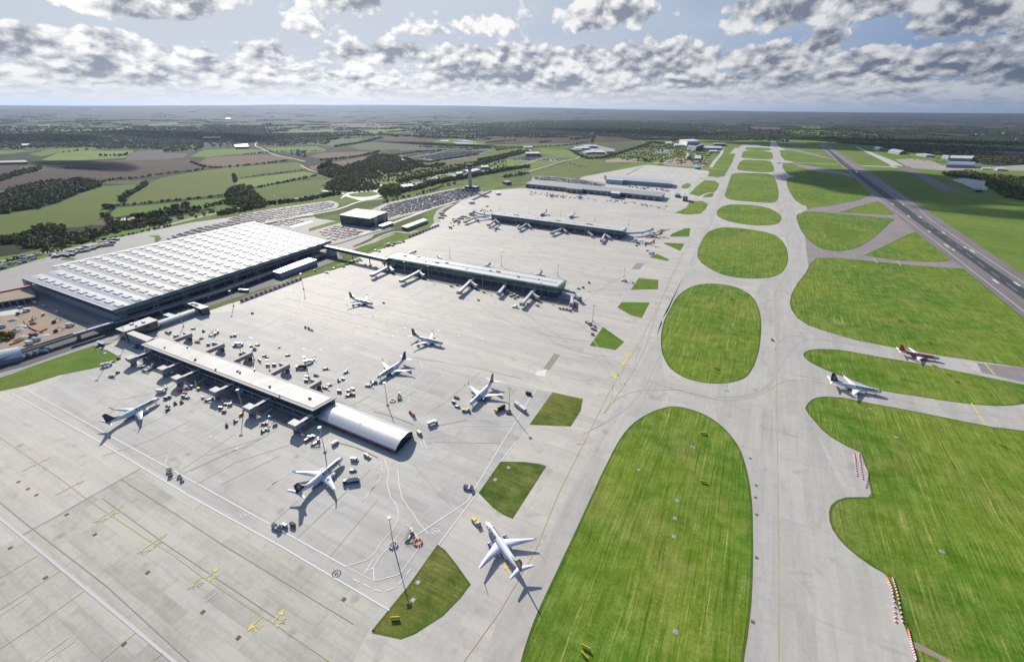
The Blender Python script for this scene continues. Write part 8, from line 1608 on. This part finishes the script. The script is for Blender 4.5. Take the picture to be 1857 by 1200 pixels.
# ---------------------------------------------------------------- parked cars
def car_geo():
    b = MB(); b.taper(-2.15, 2.15, -.87, .87, .28, .85, m_dark, .1, .1, .05, .05); b.taper(-1.75, 1.05, -.82, .82, .85, 1.42, m_gl, .45, .75, .14, .14, m_dark); return b
CARS = []; CK = list(CARC)
def lot(where, tr, pts, fill, rowp=15.5, ang=0.0, along=2.65, cc=None):
    P = GP(T(*tr, pts) if tr else pts); c, s = math.cos(ang), math.sin(ang); Q = [(p[0] * c + p[1] * s, -p[0] * s + p[1] * c) for p in P]; xs = [p[0] for p in Q]; ys = [p[1] for p in Q]; y = min(ys)
    while y < max(ys):
        for off in (0, 5.1):
            x = min(xs)
            while x < max(xs):
                if rnd.random() < fill and inpoly(x, y + off, Q): CARS.append((x * c - (y + off) * s, x * s + (y + off) * c, ang + math.pi / 2 * (1 if rnd.random() < .5 else -1) + rnd.uniform(-.03, .03), rnd.choices(CK, cc or [26, 26, 14, 11, 11, 12])[0], where))
                x += along
        y += rowp
lot('in the angled rows behind the terminal roof', Z2a, [(-100, 220), (0, 185), (300, 138), (560, 102), (630, 112), (600, 138), (380, 185), (110, 230), (0, 236)], .9, 16, 0)
lot('in the angled rows behind the terminal roof', ZU, [(1140, 195), (1330, 130), (1500, 95), (1800, 25), (1800, 85), (1500, 130), (1250, 195), (1150, 212)], .85, 16, 0)
lot('in the staff park before the dark office', ZBB, [(300, 535), (420, 530), (700, 590), (740, 620), (350, 720), (280, 740), (150, 600)], .75, 15, 0, cc=[30, 20, 10, 28, 6, 6])
lot('in the big car park below the control tower', None, [(680, 384), (705, 371), (740, 363), (775, 355), (801, 349), (833, 343), (862, 347), (868, 352), (840, 361), (807, 370), (775, 380), (740, 386), (713, 393), (705, 396), (694, 386)], .66, 15.5, 0, cc=[34, 26, 9, 12, 9, 10])
lot('in the angled rows behind the terminal roof', Z2a, [(300, 215), (430, 225), (330, 262), (200, 255)], .6, 16, 0)
n_near = len(CARS)
lot('far lot', ZCC, [(440, 275), (700, 212), (1100, 180), (1400, 170), (1240, 232), (1000, 280), (700, 310), (620, 298)], .8, 16, .2); lot('far lot', ZCC, [(200, 250), (560, 197), (840, 168), (620, 222), (300, 262)], .6, 16, .2)
lot('far lot', ZHh, [(40, 362), (300, 310), (580, 340), (400, 388), (200, 380)], .7, 16, .1); lot('far lot', ZHh, [(560, 372), (740, 326), (940, 340), (785, 398)], .75, 16, .1); lot('far lot', ZHh, [(440, 650), (700, 655), (1300, 715), (1640, 790), (1500, 830), (1200, 805), (900, 735), (450, 700)], .5, 14, 0)
lot('far lot', (7.226, 1600, 240), [(900, 230), (1300, 235), (1857, 262), (1857, 318), (1500, 288), (1000, 260)], .45, 18, 0, 3.2); lot('far lot', ZCC, [(560, 590), (700, 560), (860, 540), (1000, 520), (900, 560), (700, 590)], .5, 16, 0); lot('far lot', ZCC, [(1100, 440), (1400, 405), (1550, 430), (1250, 500), (1100, 520)], .25, 18, 0); lot('far lot', ZCC, [(210, 645), (340, 625), (400, 670), (240, 668)], .5, 14, 0)
lot('far lot', ZHh, [(0, 130), (200, 140), (460, 150), (440, 170), (200, 165), (0, 170)], .3, 18, 0); lot('far lot', Z7, [(1250, 480), (1857, 470), (1857, 500), (1500, 520), (1290, 520)], .10, 20, 0, 4)
cv = [c for c in CARS if inview(c[0], c[1]) and c[4] != 'far lot']; cv.sort(key=lambda c: math.hypot(c[0], c[1])); vis_c = cv[:290]; sel = set(map(id, vis_c)); CP = {}
for c in vis_c:
    if c[3] not in CP:
        b = MB(); b.taper(-2.15, 2.15, -.87, .87, .28, .85, MATS['car_' + c[3]], .1, .1, .05, .05); b.taper(-1.75, 1.05, -.82, .82, .85, 1.42, m_gl, .45, .75, .14, .14, MATS['car_' + c[3]])
        for x in (-1.3, 1.35):
            for s in (-1, 1): b.tube((x, s * .78, .32), (x, s * .92, .32), .32, .32, m_dark, 8)
        o = CP[c[3]] = b.build('parked_car')
    else: o = CP[c[3]].copy(); COL.objects.link(o)
    o.location = (c[0], c[1], .2); o.rotation_euler = (0, 0, c[2]); o.scale = (1.05, 1.05, 1.05); tag(o, c[3] + ' car parked ' + c[4], 'car', c[3] + ' cars ' + c[4])
b = car_geo(); vs = np.array(b.v); ts = []; mi = []
for f, m in zip(b.f, b.m):
    for k in range(1, len(f) - 1): ts.append((f[0], f[k], f[k + 1])); mi.append(m)
ts = np.array(ts); mi = np.array(mi); PC = []
for c in CARS:
    if id(c) in sel: continue
    k = CK.index(c[3]); PC.append((0, c[0], c[1], .2, 1.05, 1.05, c[2], np.where(mi == 1, len(CK), k)))
merged('parked_cars', [(vs, ts)], PC, [MATS['car_' + k] for k in CK] + [m_gl]); print('CARS', len(CARS))

# ---------------------------------------------------------------- clouds that shade the ground
m_cloud = bpy.data.materials.new('cloud_vapour'); m_cloud.use_nodes = True; nt_ = m_cloud.node_tree; nt_.nodes.clear(); o_ = nt_.nodes.new('ShaderNodeOutputMaterial'); v_ = nt_.nodes.new('ShaderNodeVolumeScatter'); v_.inputs['Density'].default_value = .04; nt_.links.new(v_.outputs[0], o_.inputs['Volume'])
for (px, py, rx, ry, alt, n) in [(1650, 334, 420, 560, 1500, 9), (1500, 328, 230, 170, 1350, 5), (1830, 388, 260, 110, 1350, 4), (1620, 268, 1300, 500, 3000, 8), (1800, 262, 1500, 450, 2600, 6), (330, 246, 1700, 420, 3200, 8), (60, 252, 900, 420, 2600, 5), (1130, 240, 1500, 700, 4200, 6), (800, 262, 700, 160, 2600, 4), (150, 300, 500, 130, 1900, 4)]:
    g = G(px, py); c = (g[0] + sd.x / sd.z * alt, g[1] + sd.y / sd.z * alt); b = MB()
    for k in range(n):
        cx, cy = (rnd.uniform(-.6, .6) * rx, rnd.uniform(-.6, .6) * ry) if k else (0, 0); r0 = (.75 if k == 0 else rnd.uniform(.3, .5)); vs = []; NA, NB = 14, 7
        for i in range(1, NB):
            th = math.pi * i / NB
            for j in range(NA): ph = 2 * math.pi * j / NA; q = rnd.uniform(.8, 1.15); vs.append((cx + rx * r0 * q * math.sin(th) * math.cos(ph), cy + ry * r0 * q * math.sin(th) * math.sin(ph), min(rx, ry) * .35 * r0 * math.cos(th)))
        vs += [(cx, cy, min(rx, ry) * .35 * r0), (cx, cy, -min(rx, ry) * .35 * r0)]; N = NA * (NB - 1)
        fs = [(i * NA + j, i * NA + (j + 1) % NA, (i + 1) * NA + (j + 1) % NA, (i + 1) * NA + j) for i in range(NB - 2) for j in range(NA)] + [(N, (j + 1) % NA, j) for j in range(NA)] + [(N + 1, (NB - 2) * NA + j, (NB - 2) * NA + (j + 1) % NA) for j in range(NA)]
        b.add(vs, [f[::-1] for f in fs], m_cloud, True)
    o = b.build('cloud', loc=(c[0], c[1], alt)); tag(o, kind='stuff')
# ---------------------------------------------------------------- haze
def build_haze():
    b = MB(); m = bpy.data.materials.new('air_haze'); m.use_nodes = True; nt = m.node_tree; nt.nodes.clear()
    o = nt.nodes.new('ShaderNodeOutputMaterial'); v = nt.nodes.new('ShaderNodeVolumePrincipled'); nt.links.new(v.outputs[0], o.inputs['Volume'])
    v.inputs['Color'].default_value = (.46, .58, .84, 1); v.inputs['Density'].default_value = HAZE; v.inputs['Anisotropy'].default_value = .45
    b.box(-60000, 60000, -20000, 90000, -60, 480, m); h = b.build('haze'); tag(h, kind='stuff')
HAZE = 2.3e-5
build_haze()
